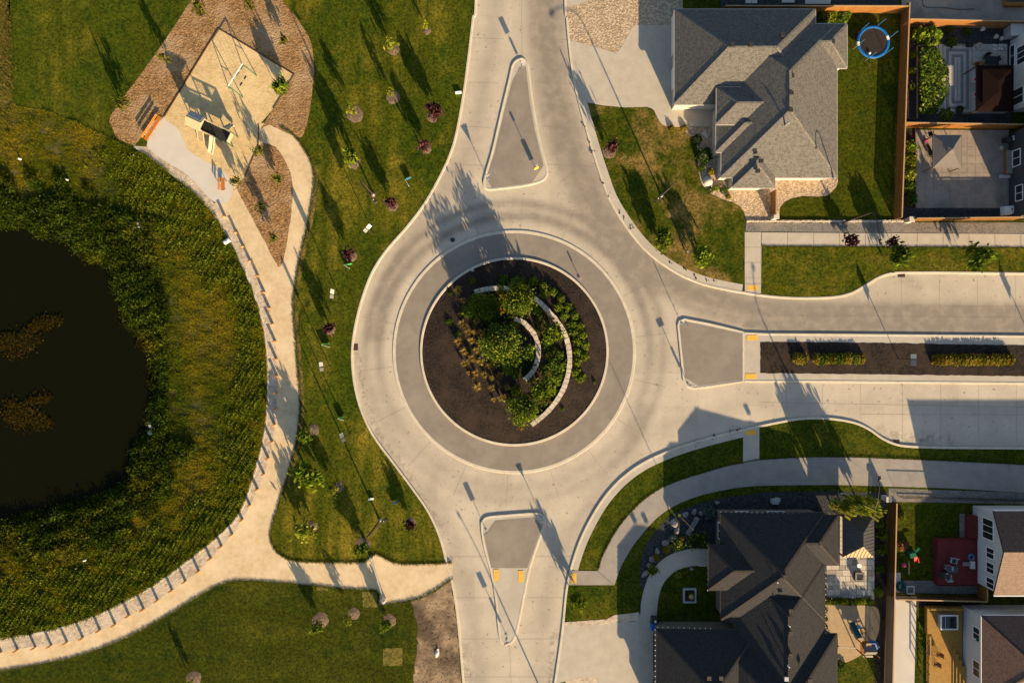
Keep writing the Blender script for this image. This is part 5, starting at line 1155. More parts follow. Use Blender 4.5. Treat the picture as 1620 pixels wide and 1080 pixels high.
def banner_pole(base, label, rz, H=4.1, mat='white', mat2='white', bh=1.2, w2=.74):
    r = thing('banner_pole', label, 'banner pole', pz(*base), rz, 'double banner poles')
    MB().tube((0, 0, 0), (0, 0, H), .055, .045, 8).build('pole', M['black'], r)
    for s, mt, bw_ in ((1, mat, .56), (-1, mat2, w2)):
        MB().box((0, s*(.06 + bw_/2), H - .12 - bh/2), (.02, bw_, bh)).build('banner', M[mt], r)
        MB().beam((0, 0, H - .1), (0, s*.82, H - .1), .03, .03).beam((0, 0, H - .14 - bh), (0, s*.82, H - .14 - bh), .03, .03).build('bracket', M['black'], r)
for b_, l, rz in (((591, 370), 'black pole with two pale banners on the upper park lawn below the lamp', -.72), ((538, 469), 'black pole with two pale banners above a purple tree on the park lawn', -.1), ((522, 579), 'black pole with two pale banners below a purple tree on the park lawn', .12), ((554, 686), 'black pole with two pale banners beside the left curve of the kerb', .35), ((1420, 567), 'black pole with two grey banners standing in the dark mulch of the median', 0)):
    banner_pole(b_, l, rz, *((4.1, 'lens', 'greycush', 1.25, .74) if b_[0] > 1000 else (4.8, 'lens', 'greycush', 1.7, .42)))
banner_pole((1645, 566), 'black pole with two banners in the median just beyond the right edge', 0)

def folded_sign(apex, a, b_, m1, m2, label, h=.55):
    A = pz(*apex); r = thing('folded_lawn_sign', label, 'lawn sign', A, 0, 'folded signs on the park lawn'); 
    for q, mt in ((a, m1), (b_, m2)):
        B = pz(*q) - A; B.z = 0; d = B.normalized(); MB().beam((0, 0, .1 + h/2), B + Vector((0, 0, .1 + h/2)), .03, h).build('panel', M[mt], r)
        MB().tube(B*.8 + Vector((0, 0, -.02)), B*.8 + Vector((0, 0, .12)), .015, .015, 5).build('stake', M['galv'], r)
folded_sign((642, 286), (651, 282), (648, 296), 'lblue', 'white', 'folded lawn sign, one side blue and one white, near the upper kerb')
folded_sign((546, 420), (558, 418), (554, 425), 'brightgreen', 'white', 'folded lawn sign, one side green and one white, under a purple tree')
folded_sign((510, 545), (523, 543), (523, 549), 'brightgreen', 'white', 'folded lawn sign, bright green and white, left of the road drain')
folded_sign((536, 661), (546, 658), (545, 664), 'brightgreen', 'white', 'folded lawn sign, green and white, above the lowest banner pole')
folded_sign((621, 795), (633, 790), (630, 793), 'lblue', 'lblue', 'blue folded lawn sign lying near the lower kerb')
def utility_box(u, v, w_, d, h, rz, label, mat='white'):
    r = thing('utility_box', label, 'utility box', pz(u, v), rz); MB().box((0, 0, h/2), (w_, d, h), taper=.96).build('body', M[mat], r); MB().box((0, 0, h + .02), (w_ + .04, d + .04, .04)).build('lid', M[mat], r); MB().box((0, -d/2 - .01, h*.55), (w_*.2, .02, .05)).build('latch', M['black'], r)
utility_box(725.5, 148, .75, .22, .3, .1, 'low white utility box by the kerb near the top of the park lawn'); utility_box(588, 788, .6, .2, .3, .1, 'low white utility box between the banner pole and the lower lamp')
utility_box(1223, 791, .75, .55, .8, .0, 'grey utility box in the dark stone bed, left of the lamp', 'greyplast'); utility_box(1228, 789, .5, .45, .6, 0, 'smaller grey box touching the larger utility box', 'greyplast')

def road_sign(base, H, plates, label, z=.142, rz=None, mat='galv', extra=None):
    r = thing('road_sign', label, 'road sign', pz(*base, z), math.atan2(to_sun.y, to_sun.x) + PI/2 if rz is None else rz, 'road signs on the splitter islands')
    MB().box((0, 0, .02), (.3, .3, .04)).build('base_plate', M['galv'], r); MB().tube((0, 0, 0), (0, 0, H), .035, .035, 8).build('post', M['galv'], r)
    for (z0, z1, w_, shape, mt) in plates:
        if shape == 'box': m = MB().box((0, -.045, (z0+z1)/2), (w_, .025, z1 - z0))
        else: m = MB().add([(-w_/2, -.05, z1), (w_/2, -.05, z1), (0, -.05, z0), (-w_/2, -.03, z1), (w_/2, -.03, z1), (0, -.03, z0)], [(0, 2, 1), (3, 4, 5), (0, 1, 4, 3), (1, 2, 5, 4), (2, 0, 3, 5)])
        m.build('sign_plate', M[mt], r)
    return r
road_sign((827, 106), 2.05, [(1.35, 2.05, .6, 'box', 'galv'), (.45, 1.15, .3, 'box', 'galv')], 'keep right sign at the upper nose of the north splitter island')
road_sign((772, 284), 2.3, [(1.45, 2.28, .85, 'tri', 'galv')], 'yield sign at the lower left corner of the north splitter island')
road_sign((848, 269), 2.55, [(.45, 1.35, .55, 'box', 'yellowplate'), (2.15, 2.55, .32, 'box', 'galv')], 'yellow marker sign at the lower right corner of the north splitter island')
road_sign((769, 837), 1.95, [(1.15, 1.93, .62, 'box', 'galv')], 'rectangular sign at the upper left corner of the south splitter island')
road_sign((857, 817), 2.3, [(1.5, 2.28, .75, 'tri', 'galv')], 'yield sign at the upper right corner of the south splitter island')
road_sign((801, 1003), 2.6, [(1.95, 2.6, .62, 'box', 'galv'), (.55, 1.5, .3, 'box', 'galv')], 'sign with marker board at the lower nose of the south splitter island')
road_sign((1078, 512), 2.6, [(1.9, 2.6, .7, 'box', 'galv')], 'narrow edge on sign at the upper corner of the east splitter island', rz=2.0)
road_sign((1088, 607), 2.75, [(2.4, 2.75, .75, 'box', 'white'), (.6, 1.5, .3, 'box', 'galv')], 'wide topped sign at the lower left corner of the east splitter island')
road_sign((917, 441), 1.1, [(.65, 1.1, .2, 'box', 'yellowplate')], 'small marker post on the island kerb, upper right', z=.2); road_sign((748, 428), .9, [(.5, .9, .4, 'box', 'white')], 'small marker post on the island kerb, upper left', z=.2)
road_sign((1088, 398), .9, [(.3, .9, .18, 'box', 'white')], 'short white marker post on the front lawn between the round green trees', z=LZ, rz=.6)

def cover(u, v, r_, label):
    r = thing('manhole_cover', label, 'manhole', pz(u, v, .004)); MB().lathe([(r_ + .09, 0), (r_ + .09, .012), (r_, .012)], n=20).build('rim', M['galv'], r); m = MB().lathe([(r_, .0), (r_, .016)], n=20)
    for k in range(-3, 4): m.box((k*.09, 0, .02), (.03, 2*math.sqrt(max(.01, r_*r_ - (k*.09)**2)) - .05, .012))
    m.build('cover', M['iron'], r)
cover(716, 379.5, .30, 'round iron manhole cover in the upper left of the roundabout')
def drain(u, v, w_, d, rz, label):
    r = thing('storm_drain', label, 'storm drain', pz(u, v, .012), rz); MB().box((0, 0, .0), (w_ + .12, d + .12, .02)).build('frame', M['iron'], r); m = MB()
    for k in range(7): m.box((-w_/2 + (k + .5)*w_/7, 0, .018), (w_/7*.6, d, .03))
    m.build('grate', M['rust'], r)
drain(561, 549, .75, .7, 0, 'rusty storm drain against the left kerb of the roundabout'); drain(1426, 434.5, .8, .5, 0, 'rusty storm drain at the grass strip kerb'); drain(1418, 699.5, .7, .55, -.1, 'rusty storm drain at the parking bay kerb')

# timber posts along the pond side of the path
pm_ = MB().box((0, 0, .36), (.34, .13, .76)).mesh('post', M['post_wood']); cm_ = MB().box((0, 0, .755), (.36, .15, .035)).mesh('top', M['orange_wood']); first = None
for i, (u, v) in enumerate(STR_O[5:-1]):
    a, b_ = STR_O[5 + i - 1], STR_O[min(5 + i + 1, len(STR_O) - 1)]; an = math.atan2(-(b_[1]-a[1]), b_[0]-a[0]); an = .45 + .25*math.sin(an)
    if first is None:
        first = thing('timber_post', 'short upright timber post between the gravel path and the cobble strip', 'post', pz(u, v), an, 'timber posts along the pond side of the path')
        for nm, me in (('post', pm_), ('top', cm_)): o = bpy.data.objects.new(nm, me); link(o, first)
    else: dup(first, pz(u, v), an + RN.uniform(-.08, .08))
# barrier across the gravel entrance
g = thing('path_barrier', 'pale swing barrier pole across the gravel entrance to the park', 'barrier', pz(589, 879), 0); e = pz(610, 946) - pz(589, 879); e.z = 0
MB().lathe([(.2, -.02), (.2, 1.05), (.15, 1.1)], n=12).build('post', M['galv'], g); MB().tube((e.x, e.y, -.02), (e.x, e.y, 1.5), .10, .10, 10).build('post', M['white'], g)
MB().beam(Vector((0, 0, .85)), e + Vector((0, 0, .85)), .10, .10).build('arm', M['kerb'], g); MB().beam(Vector((0, 0, .45)), e + Vector((0, 0, .82)), .05, .05).build('brace', M['galv'], g); MB().box((e.x, e.y, 1.0), (.3, .3, .35)).build('latch_box', M['lens'], g)

def bench(u, v, L, rz, label, gap=False, back=True):
    r = thing('park_bench', label, 'bench', pz(u, v, G4), rz)
    for s in ((-1, 1) if gap else (0,)):
        w_ = L/2 - .08 if gap else L
        for k in range(3): MB().box((s*(L/4), -.05 + k*.16, .45), (w_, .145, .05)).build('seat_plank', M['orange_wood'], r)
        if back:
            for k in range(2): MB().box((s*(L/4), .50 + k*.03, .62 + k*.2), (w_, .04, .15)).build('back_plank', M['orange_wood'], r)
    for x in ((-L/2 + .2, 0, L/2 - .2) if L > 2 else (-L/2 + .2, L/2 - .2)):
        m = MB().beam((x, -.1, .41), (x, .46, .41), .06, .05).tube((x, -.06, 0), (x, -.06, .41), .03, .03, 6).tube((x, .4, 0), (x, .4, .41), .03, .03, 6)
        if back: m.beam((x, .46, .41), (x, .57, .9), .05, .04)
        m.build('leg', M['galv'], r)
bench(246.5, 206, 3.55, math.atan2(37, 24) , 'long varnished two-part bench at the upper corner of the concrete pad', True)
bench(357, 293, 1.6, PI/2, 'small varnished bench at the right edge of the concrete pad', back=True)

# ------------------------------------------------------------------ playground
sw = thing('swing_set', 'swing set with green end frames and a white top beam in the sand', 'swing set', pz(384, 128, G3)); c = sw.location; T1, T2 = P(383.5, 101, 2.45) - c, P(361, 136, 2.45) - c
MB().tube(T1, T2, .06, .06, 8).build('top_beam', M['white'], sw); pd = Vector(((T2-T1).y, -(T2-T1).x, 0)).normalized()
for T in (T1, T2):
    for s in (1, -1): q = T + pd*s*1.05; q.z = -.03; MB().tube(q, T + Vector((0, 0, .03)), .055, .05, 8).build('leg', M['green'], sw)
    MB().beam(T - pd*.52 + Vector((0, 0, -1.25)), T + pd*.52 + Vector((0, 0, -1.25)), .05, .05).build('cross_bar', M['green'], sw)
for t in (.36, .66):
    q = T1.lerp(T2, t); d = (T2 - T1).normalized(); s_ = MB().box((q.x + .25, q.y, .52), (.5, .2, .05), rz=math.atan2(d.y, d.x)).build('swing_seat', M['black'], sw); m = MB()
    for s in (-1, 1): m.tube(q + d*s*.22 + Vector((0, 0, -.02)), Vector((q.x + .25, q.y, .54)) + d*s*.22, .012, .012, 4, False)
    m.build('chain', M['galv'], s_)
pg = thing('play_structure', 'tan playground tower with dark deck, railings and two white slides in the sand', 'playground', pz(345, 212, G3), math.radians(-25)); c = pg.location
def bx(nm, mt, *a, **k): return MB().box(*a, **k).build(nm, M[mt], pg)
for x, y in ((-2.6, -.7), (-2.6, .7), (-.9, -.7), (-.9, .7), (.8, -.7), (.8, .7), (2.5, -.7), (2.5, .7)): MB().tube((x, y, -.03), (x, y, 2.9 if x < -.5 else 2.15), .06, .06, 8).build('upright', M['green'] if x > 0 else M['tan'], pg)
bx('tower_wall', 'cream', (-1.75, -.72, 2.1), (1.65, .06, 1.3)); bx('tower_wall', 'cream', (-2.6, 0, 2.1), (.06, 1.4, 1.3))
MB().add([(-2.75, -.95, 2.75), (-.75, -.95, 2.75), (-.75, .95, 2.75), (-2.75, .95, 2.75), (-2.75, 0, 3.25), (-.75, 0, 3.25)], [(0, 1, 5, 4), (2, 3, 4, 5), (0, 4, 3), (1, 2, 5), (3, 2, 1, 0)]).build('tower_roof', M['tan'], pg)
bx('roof_panel', 'greyplast', (-1.75, .5, 3.06), (1.7, .7, .04), rot=Matrix.Rotation(-.48, 3, 'X'))
for k, x in enumerate((-1.75, -.05, 1.65)): bx('deck', 'black', (x, 0, 1.25), (1.66, 1.34, .09))
for y in (-.72, .72):
    for x in (-.05, 1.65):
        m = MB().beam((x - .8, y, 2.1), (x + .8, y, 2.1), .10, .10).beam((x - .8, y, 1.45), (x + .8, y, 1.45), .06, .06)
        for q in range(5): m.tube((x - .66 + q*.33, y, 1.45), (x - .66 + q*.33, y, 2.1), .03, .03, 5)
        if y > 0 or x < 1: m.build('railing', M['tan'], pg)
bx('end_panel', 'tan', (2.52, 0, 1.75), (.08, 1.2, .8)); bx('tic_tac_panel', 'tan', (.8, .70, 1.8), (.7, .06, .6))
def slide(x, y0, s, L):
    r = MB(); n = 6
    for k in range(n):
        t0, t1 = k/n, (k+1)/n; z = lambda t: 1.28*(1 - t)**1.2 + .18
        for off, w_, up_ in ((0, .55, 0), (-.30, .05, .10), (.30, .05, .10)): r.beam((x + off, y0 + s*L*t0, z(t0) + up_), (x + off, y0 + s*L*t1 + s*.02, z(t1) + up_), w_ if not off else .05, .05 if not off else .22)
    r.build('slide', M['cream'], pg)
slide(.35, -.75, -1, 1.9); slide(1.3, .75, 1, 1.0)
m = MB()
for k in range(5): m.beam((-1.9, -.8 - k*.2, 1.2 - k*.27), (-1.1, -.8 - k*.2, 1.2 - k*.27), .22, .05)
for x in (-1.93, -1.07): m.beam((x, -.75, 1.3), (x, -1.75, 0.0), .06, .10)
m.build('steps', M['tan'], pg); MB().lathe([(.16, 0), (.16, .22)], (-2.72, .25, 2.3), n=10).build('bubble_window', M['blue'], pg)

# ------------------------------------------------------------------ pond bits
fo = thing('foam_board', 'two broken white foam boards at the right shore of the pond', 'foam board', P(238, 677, ZW)); c = fo.location
for (pts) in ([(236, 668), (241, 665), (244, 672), (243, 678), (235, 675)], [(235, 681), (243, 678), (243, 684), (240, 688), (234, 686)]): MB().prism([((P(*p, ZW) - c).x, (P(*p, ZW) - c).y) for p in pts], -.02, .12).build('board', M['foam'], fo)
dr = thing('barrel', 'pale plastic barrel lying against the path wall', 'barrel', pz(360.5, 382, -.05), .6); MB().tube((-.4, 0, .3), (.4, 0, .3), .3, .3, 14).build('body', M['lens'], dr); MB().tube((-.1, 0, .3), (.1, 0, .3), .315, .315, 14).build('band', M['galv'], dr)
for (u, v, s, l) in ((219, 357, 9, 'pale brown boulder pile on the pond bank'), (33, 252, 4, 'small pale stone among the reeds at the left'), (108, 285, 3, 'tiny white stone on the grassy bank'), (214, 247, 3, 'small white stone below the corner of the concrete pad'), (135, 885, 4, 'small pale stone in the lower ground cover')):
    r = thing('boulder', l, 'boulder', P(u, v, -.2))
    for k in range(3 if s > 5 else 1): MB().lathe([(s/PPM*.30, 0), (s/PPM*.5, .2), (s/PPM*.35, .5), (.02, .6)], (RN.uniform(-.3, .3) * (s > 5), RN.uniform(-.3, .3) * (s > 5), -.1), 8).build('stone', M['foam'] if s < 5 else M['boulder'], r)
bg = thing('plastic_bag', 'crumpled white plastic bag on the bare soil by the south road', 'bag', pz(692, 1032, G2)); pts = [(RN.uniform(-.3, .3), RN.uniform(-.5, .5), RN.uniform(0, .2)) for _ in range(26)]; bm = bmesh.new(); [bm.verts.new(p) for p in pts]; bmesh.ops.convex_hull(bm, input=bm.verts); me = bpy.data.meshes.new('bag'); bm.to_mesh(me); bm.free(); me.materials.append(M['foam']); o = bpy.data.objects.new('sack', me); link(o, bg)
MB().lathe([(.05, 0), (.1, .12), (.16, .16)], (.1, .5, .02), 7).build('tied_neck', M['foam'], bg)
# weeds and clods on the bare soil
rs = np.random.RandomState(9); q = rs.uniform(0, 1, (260, 2)); uu = 662 + q[:, 0]*64; vv = 948 + q[:, 1]*140
m = MB()
for u, v in zip(uu, vv):
    if u < 652 + (v - 948)*.02 or u > 716 + (v-948)*.11: continue
    p = P(u, v, G2); s = RN.uniform(.03, .12); m.box((p.x, p.y, G2 + s*.2), (s, s*RN.uniform(.6, 1.6), s*.7), rz=RN.uniform(0, 3), taper=.5)
o = m.build('soil_clods', M['dirt']); tag(o, 'clods of bare soil beside the south road', 'soil', kind='stuff')

m = MB(); rc = random.Random(5)
for (u, v, k) in ((925, 201, 2), (932, 226, 4), (936, 240, 6), (953, 287, 4), (964, 309, 3), (978, 335, 3), (984, 344, 3), (996, 361, 6), (1060, 417, 2), (1084, 430, 3), (1099, 437, 6), (1118, 443, 4), (1134, 447, 2), (1102, 700, 4), (1130, 689, 5), (1155, 682, 5), (1168, 679, 4)):
    for _ in range(k):
        p = P(u + rc.gauss(0, 2.2), v + rc.gauss(0, 2.2), 0); s = rc.uniform(.07, .2); m.box((p.x, p.y, LZ + .012 + s*.2), (s, s*rc.uniform(.5, 1.5), s*.5), rz=rc.uniform(0, 3), taper=.5)
o = m.build('soil_crumbs', M['blackmulch']); tag(o, 'dark crumbs of soil along the pale kerb strip', 'soil', kind='stuff')

# ------------------------------------------------------------------ grey bungalow yard: trampoline, entry bits
tr = thing('trampoline', 'round trampoline with blue rim pad and dark mat on the lawn', 'trampoline', (P(1381, 67, .9).x, P(1381, 67, .9).y, LZ)); n = 48; Ro, Ri = 2.08, 1.72
for nm, cl, sel in (('rim_pad', 'blue', lambda k: k not in (23, 24, 25, 1, 2)), ('pad_patch', 'white', lambda k: k in (24, 25)), ('pad_patch', 'white', lambda k: k in (1, 2))):
    m = MB()
    for k in range(n):
        if not sel(k) and not (nm == 'rim_pad' and k == 23): continue
        a0, a1 = 2*PI*k/n, 2*PI*(k+1)/n
        vs = [(r_*math.cos(a), r_*math.sin(a), z) for a in (a0, a1) for r_, z in ((Ri, .90), (Ri + .05, .95), (Ro - .05, .95), (Ro, .88))]
        m.add(vs, [(i + 1, i, i + 4, i + 5) for i in range(3)], True)
    m.build(nm, M[cl], tr)
MB().lathe([(Ri + .02, .885), (Ri + .02, .895)], n=40).build('jump_mat', M['darkmat'], tr)
for k in range(6):
    a = 2*PI*k/6 + .25; p = (Ro + .04)*math.cos(a), (Ro + .04)*math.sin(a); MB().tube((*p, 0), (*p, .95), .03, .03, 6).build('leg', M['galv'], tr); MB().tube((*p, .9), (*p, 2.75), .035, .035, 6).build('net_pole', M['lblue'], tr)
ball = thing('ball', 'small white ball lying on the trampoline mat', 'ball', P(1375, 85, 1.0)); ball.location.z = LZ + .895; MB().lathe([(.02, .0), (.12, .05), (.16, .14), (.12, .24), (.02, .29)], n=12).build('shell', M['white'], ball); MB().lathe([(.163, .13), (.163, .15)], n=12).build('seam', M['greyplast'], ball)
rk = thing('feature_boulder', 'pale round decorative boulder in the entry rock bed', 'boulder', pz(1119, 288)); MB().lathe([(.5, -.05), (.62, .15), (.5, .45), (.2, .6), (.02, .62)], n=10).build('stone', M['kerb'], rk); MB().lathe([(.75, -.02), (.72, .05)], n=12).build('gravel_collar', M['wallstone'], rk)
for (u, v, l) in ((1113, 214, 'flat pale stepping stone by the porch corner'), ):
    r = thing('stepping_stone', l, 'stone', pz(u, v)); MB().prism([(-.5, .2), (.3, .5), (.45, -.5)], 0, .12).build('slab', M['pad'], r); MB().prism([(.5, .3), (.7, .1), (.6, -.3)], 0, .1).build('slab', M['pad'], r)

# ------------------------------------------------------------------ upper right yards
sheet('yard_concrete', [(1428, -200), (1800, -200), (1800, 48), (1620, 46), (1426, 42)], G3, M['patio_gray'])
hs = thing('hose', 'dark garden hose laid out on the concrete above the cedar fence', 'hose', pz(1459, 10, G3)); q = smooth([(1458, -6), (1459, 8), (1462, 12), (1478, 13.5), (1492, 13.5), (1505, 15), (1520, 16), (1541, 15)], n=4); MB().path([P(u, v, 0) - pz(1459, 10, 0) + Vector((0, 0, .035)) for u, v in q], .035, 6).build('hose_line', M['black'], hs); e = P(1541, 15, 0) - pz(1459, 10, 0); MB().tube(e + Vector((0, 0, .035)), e + Vector((.25, 0, .035)), .05, .03, 6).build('nozzle', M['galv'], hs)
rb = thing('raised_deck', 'corner of a raised timber deck with a dark mat at the top right edge', 'deck', pz(1604, 0, G3)); 
for k in range(12): MB().box((-.2, -.9 + k*.2, .55), (2.6, .18, .05)).build('deck_board', M['darksiding'] if 1 < k < 11 else M['cedar'], rb)
MB().box((-1.5, .2, .32), (.06, 2.4, .6)).build('skirt', M['cedar'], rb); MB().box((-.2, -1.03, .32), (2.6, .06, .6)).build('skirt', M['cedar'], rb); MB().box((.3, .2, .65), (.9, .6, .12)).build('cushion', M['pink'], rb)
sheet('yard_slabs', [(1140, -150), (1422, -150), (1422, 20), (1140, 20)], G2 + .001, M['bluestone'])
for k, (u, v, w_) in enumerate(((1188, 1, 1.5), (1246, 0, 1.6), (1293, 2, 3.2))):
    r = thing('garden_slab', ('pale garden slab in the dark yard above the bungalow, left one', 'pale garden slab in the dark yard above the bungalow, middle one', 'widest pale garden slab in the dark yard above the bungalow')[k], 'slab', pz(u, v, G3)); 
    for j in range(2): MB().box((-w_/4 + j*w_/2, 0, .04), (w_/2 - .03, .9, .08)).build('slab', M['pad'], r)

# patterned patio: concentric bands of pale and grey pavers
sheet('yard_ground', [(1428, 44), (1600, 46), (1600, 203), (1421, 201)], G2 + .001, M['bluestone'])
sheet('patio_base', [(1482, 70), (1594, 70), (1594, 180), (1482, 180)], G3, M['joint'])
pat = thing('patterned_patio', None, None, P(1515, 125, 0)); pat['kind'] = 'structure'; x0, y0, x1, y1 = 1491, 74, 1536, 178; cnt = 0; pmesh = {}
def pav(u0, v0, u1, v1, mt):
    A, B = P(u0, v0, 0), P(u1, v1, 0); w_, h_ = abs(B.x - A.x), abs(B.y - A.y); L, n = (w_, max(1, round(w_/.62))) if w_ > h_ else (h_, max(1, round(h_/.62)))
    for k in range(n):
        t = (k + .5)/n; cx, cy = (A.x + (B.x-A.x)*t, (A.y+B.y)/2) if w_ > h_ else ((A.x+B.x)/2, A.y + (B.y-A.y)*t)
        d = (w_/n - .02, h_ - .02, .06) if w_ > h_ else (w_ - .02, h_/n - .02, .06); key = (round(d[0], 2), round(d[1], 2), mt)
        if key not in pmesh: pmesh[key] = MB().box((0, 0, 0), d).mesh('paver', M[mt])
        o = bpy.data.objects.new('paver', pmesh[key]); link(o, pat); o.location = (cx - pat.location.x, cy - pat.location.y, G3 + .02 + RN.uniform(-.004, .004))
bw = 4.4
for k in range(5):
    a, b_, c_, d_ = x0 + k*bw, y0 + k*bw, x1 - k*bw, y1 - k*bw; mt = 'paver_d' if k % 2 else 'paver_l'
    pav(a, b_, c_, b_ + bw, mt); pav(a, d_ - bw, c_, d_, mt); pav(a, b_ + bw, a + bw, d_ - bw, mt); pav(c_ - bw, b_ + bw, c_, d_ - bw, mt)
for r_ in range(3): pav(1537, 71 + r_*10.5, 1592, 81 + r_*10.5, 'paver_l')
for r_ in range(1): pav(1484, 71, 1490, 178, 'paver_l')
sheet('patio_strip', [(1537, 103), (1548, 103), (1548, 178), (1537, 178)], G3 + .03, M['pad'])
gz = thing('hardtop_gazebo', 'dark brown flat hipped gazebo roof beside the patterned patio', 'gazebo', (P(1574, 140, 2.6).x, P(1574, 140, 2.6).y, LZ)); a, b_ = 2.35, 2.85
MB().add([(-a, -b_, 2.45), (a, -b_, 2.45), (a, b_, 2.45), (-a, b_, 2.45), (-a+.8, -b_+.8, 2.75), (a-.8, -b_+.8, 2.75), (a-.8, b_-.8, 2.75), (-a+.8, b_-.8, 2.75)], [(0, 1, 5, 4), (1, 2, 6, 5), (2, 3, 7, 6), (3, 0, 4, 7), (3, 2, 1, 0)]).build('lower_roof', M['brownroof'], gz)
MB().add([(-a+.6, -b_+.6, 2.85), (a-.6, -b_+.6, 2.85), (a-.6, b_-.6, 2.85), (-a+.6, b_-.6, 2.85), (0, -b_+2.2, 3.15), (0, b_-2.2, 3.15)], [(0, 1, 4), (1, 2, 5, 4), (2, 3, 5), (3, 0, 4, 5), (3, 2, 1, 0)]).build('upper_roof', M['brownroof'], gz)
for x in (-a+.15, a-.15):
    for y in (-b_+.15, b_-.15): MB().box((x, y, 1.2), (.12, .12, 2.46)).build('post', M['bronze'], gz)
for y in (-b_+.15, b_-.15): MB().beam((-a+.1, y, 2.38), (a-.1, y, 2.38), .08, .12).build('beam', M['bronze'], gz)
def chair(u, v, rz, label, mt='white', cm='red', z=G4, w_=.55):
    r = thing('patio_chair', label, 'chair', pz(u, v, z), rz)
    for x in (-1, 1):
        for y in (-1, 1): MB().box((x*.22, y*.22, .2), (.05, .05, .42)).build('leg', M[mt], r)
    MB().box((0, 0, .43), (w_, w_, .05)).build('seat', M[mt], r); MB().box((0, -w_/2, .7), (w_, .06, .6), rot=Matrix.Rotation(.2, 3, 'X')).build('backrest', M[mt], r)
    for s in (-1, 1): MB().box((s*w_/2, 0, .62), (.07, w_, .04)).build('armrest', M[mt], r)
    MB().box((0, .02, .48), (w_*.7, w_*.7, .06)).build('cushion', M[cm], r); return r
chair(1538.5, 129, 1.4, 'white chair with red cushion at the patio edge, upper one'); chair(1539, 152, 1.8, 'white chair with red cushion at the patio edge, lower one'); chair(1541, 105, 1.5, 'brown wooden chair at the upper corner of the gazebo', 'cedar', 'timber')
def table(u, v, w_, d, rz, label, mt='charcoal', z=G4, h=.74, nm='patio_table'):
    r = thing(nm, label, 'table', pz(u, v, z), rz); MB().box((0, 0, h), (w_, d, .05)).build('tabletop', M[mt], r)
    for x in (-1, 1):
        for y in (-1, 1): MB().box((x*(w_/2 - .08), y*(d/2 - .08), h/2), (.06, .06, h)).build('leg', M['black'], r)
    return r
table(1562, 100, 1.7, 1.0, -.1, 'dark dining table half under the brown gazebo')
chair(1575, 96, -1.2, 'black chair at the right of the dark dining table', 'black', 'charcoal'); chair(1556, 93, 2.9, 'black chair above the dark dining table', 'black', 'charcoal')
ft = thing('fire_ring', 'round stone ring at the top of the patterned patio', 'fire ring', pz(1547, 75, G4))
for k in range(12): a = 2*PI*k/12; MB().box((.36*math.cos(a), .36*math.sin(a), .13), (.14, .17, .26), rz=a).build('stone', M['wallstone'], ft)
bp = thing('planter_box', 'black square planter at the top edge of the patterned patio', 'planter', pz(1531, 73, G4)); MB().box((0, 0, .25), (.7, .5, .5)).build('box', M['black'], bp); MB().box((0, 0, .51), (.6, .4, .03)).build('soil', M['blackmulch'], bp)
ht = thing('garden_shed', 'small grey shed with flat pale top in the corner under the fence', 'shed', pz(1598, 56), .0); MB().box((0, 0, .7), (1.9, 1.3, 1.4)).build('wall', M['greyplast'], ht); MB().box((0, 0, 1.44), (2.05, 1.45, .08)).build('roof', M['pad'], ht); MB().box((-.2, -.66, .6), (.7, .03, 1.1)).build('door', M['galv'], ht)
for k, (u, v) in enumerate(((1552, 48), (1582, 63), (1573, 60))): r = thing('flower_pot', ('ring shaped pale pot under the upper fence', 'white cone pot beside the grey shed', 'small white pot near the grey shed')[k], 'pot', pz(u, v)); MB().lathe([(.2, 0), (.28, .35), (.24, .38)], n=12).build('pot', M['pad'], r); MB().lathe([(.22, .34), (.22, .36)], n=12).build('soil', M['blackmulch'], r)
for k in range(9):
    r = thing('loose_paver', 'pale loose paver stone scattered by the white house wall', 'paver', pz(1570 + (k % 5)*4.6 + RN.uniform(-1, 1), 73 + (k//5)*6 + RN.uniform(-1, 1), G4 + .05), RN.uniform(0, 3), 'loose paver stones by the white house'); MB().box((0, 0, .04), (.3, .22, .08), taper=.9).build('stone', M['lens'], r)
kerb('planter_edge', [(1452, 72), (1452, 187), (1437, 187), (1437, 120)], .12, 0, LZ + .3, M['cedar_cap']); kerb('planter_edge', [(1452, 72), (1482, 70)], .12, 0, LZ + .3, M['cedar_cap'])

# gazebo yard
sheet('stamped_patio', [(1449, 206), (1596, 206), (1596, 329), (1449, 329)], G3, M['patio_gray'])
pt = thing('stamped_patio_slab', None, None, P(1449, 206, 0)); pt['kind'] = 'structure'; smesh = [MB().box((0, 0, 0), (.98 - k*.02, .98, .05)).mesh('slab', M['patio_gray']) for k in range(3)]
for i in range(11):
    for j in range(9):
        q = P(1449 + 6.6 + i*13.3, 206 + 6.6 + j*13.5, 0) - pt.location; o = bpy.data.objects.new('slab', RN.choice(smesh)); link(o, pt); o.location = (q.x, q.y, G3 + RN.uniform(-.012, -.006)); o.scale = (1.03, 1.05, 1)
sheet('planter_soil', [(1428, 204), (1448, 204), (1448, 329), (1424, 329)], G2 + .001, M['blackmulch']); kerb('planter_edge', [(1448.5, 204), (1448.5, 329)], .14, 0, LZ + .22, M['timber'])
sheet('yard_ground', [(1420, 329), (1600, 329), (1600, 349), (1418, 350)], G2 + .001, M['bluestone'])
g2 = thing('canopy_gazebo', 'square gazebo with charcoal fabric canopy on the stamped patio', 'gazebo', (P(1498, 240, 2.3).x, P(1498, 240, 2.3).y, LZ)); a, b_ = 1.75, 2.0
MB().add([(-a, -b_, 2.3), (a, -b_, 2.3), (a, b_, 2.3), (-a, b_, 2.3), (-.22, -.22, 3.05), (.22, -.22, 3.05), (.22, .22, 3.05), (-.22, .22, 3.05)], [(0, 1, 5, 4), (1, 2, 6, 5), (2, 3, 7, 6), (3, 0, 4, 7)]).build('canopy', M['canvas'], g2)
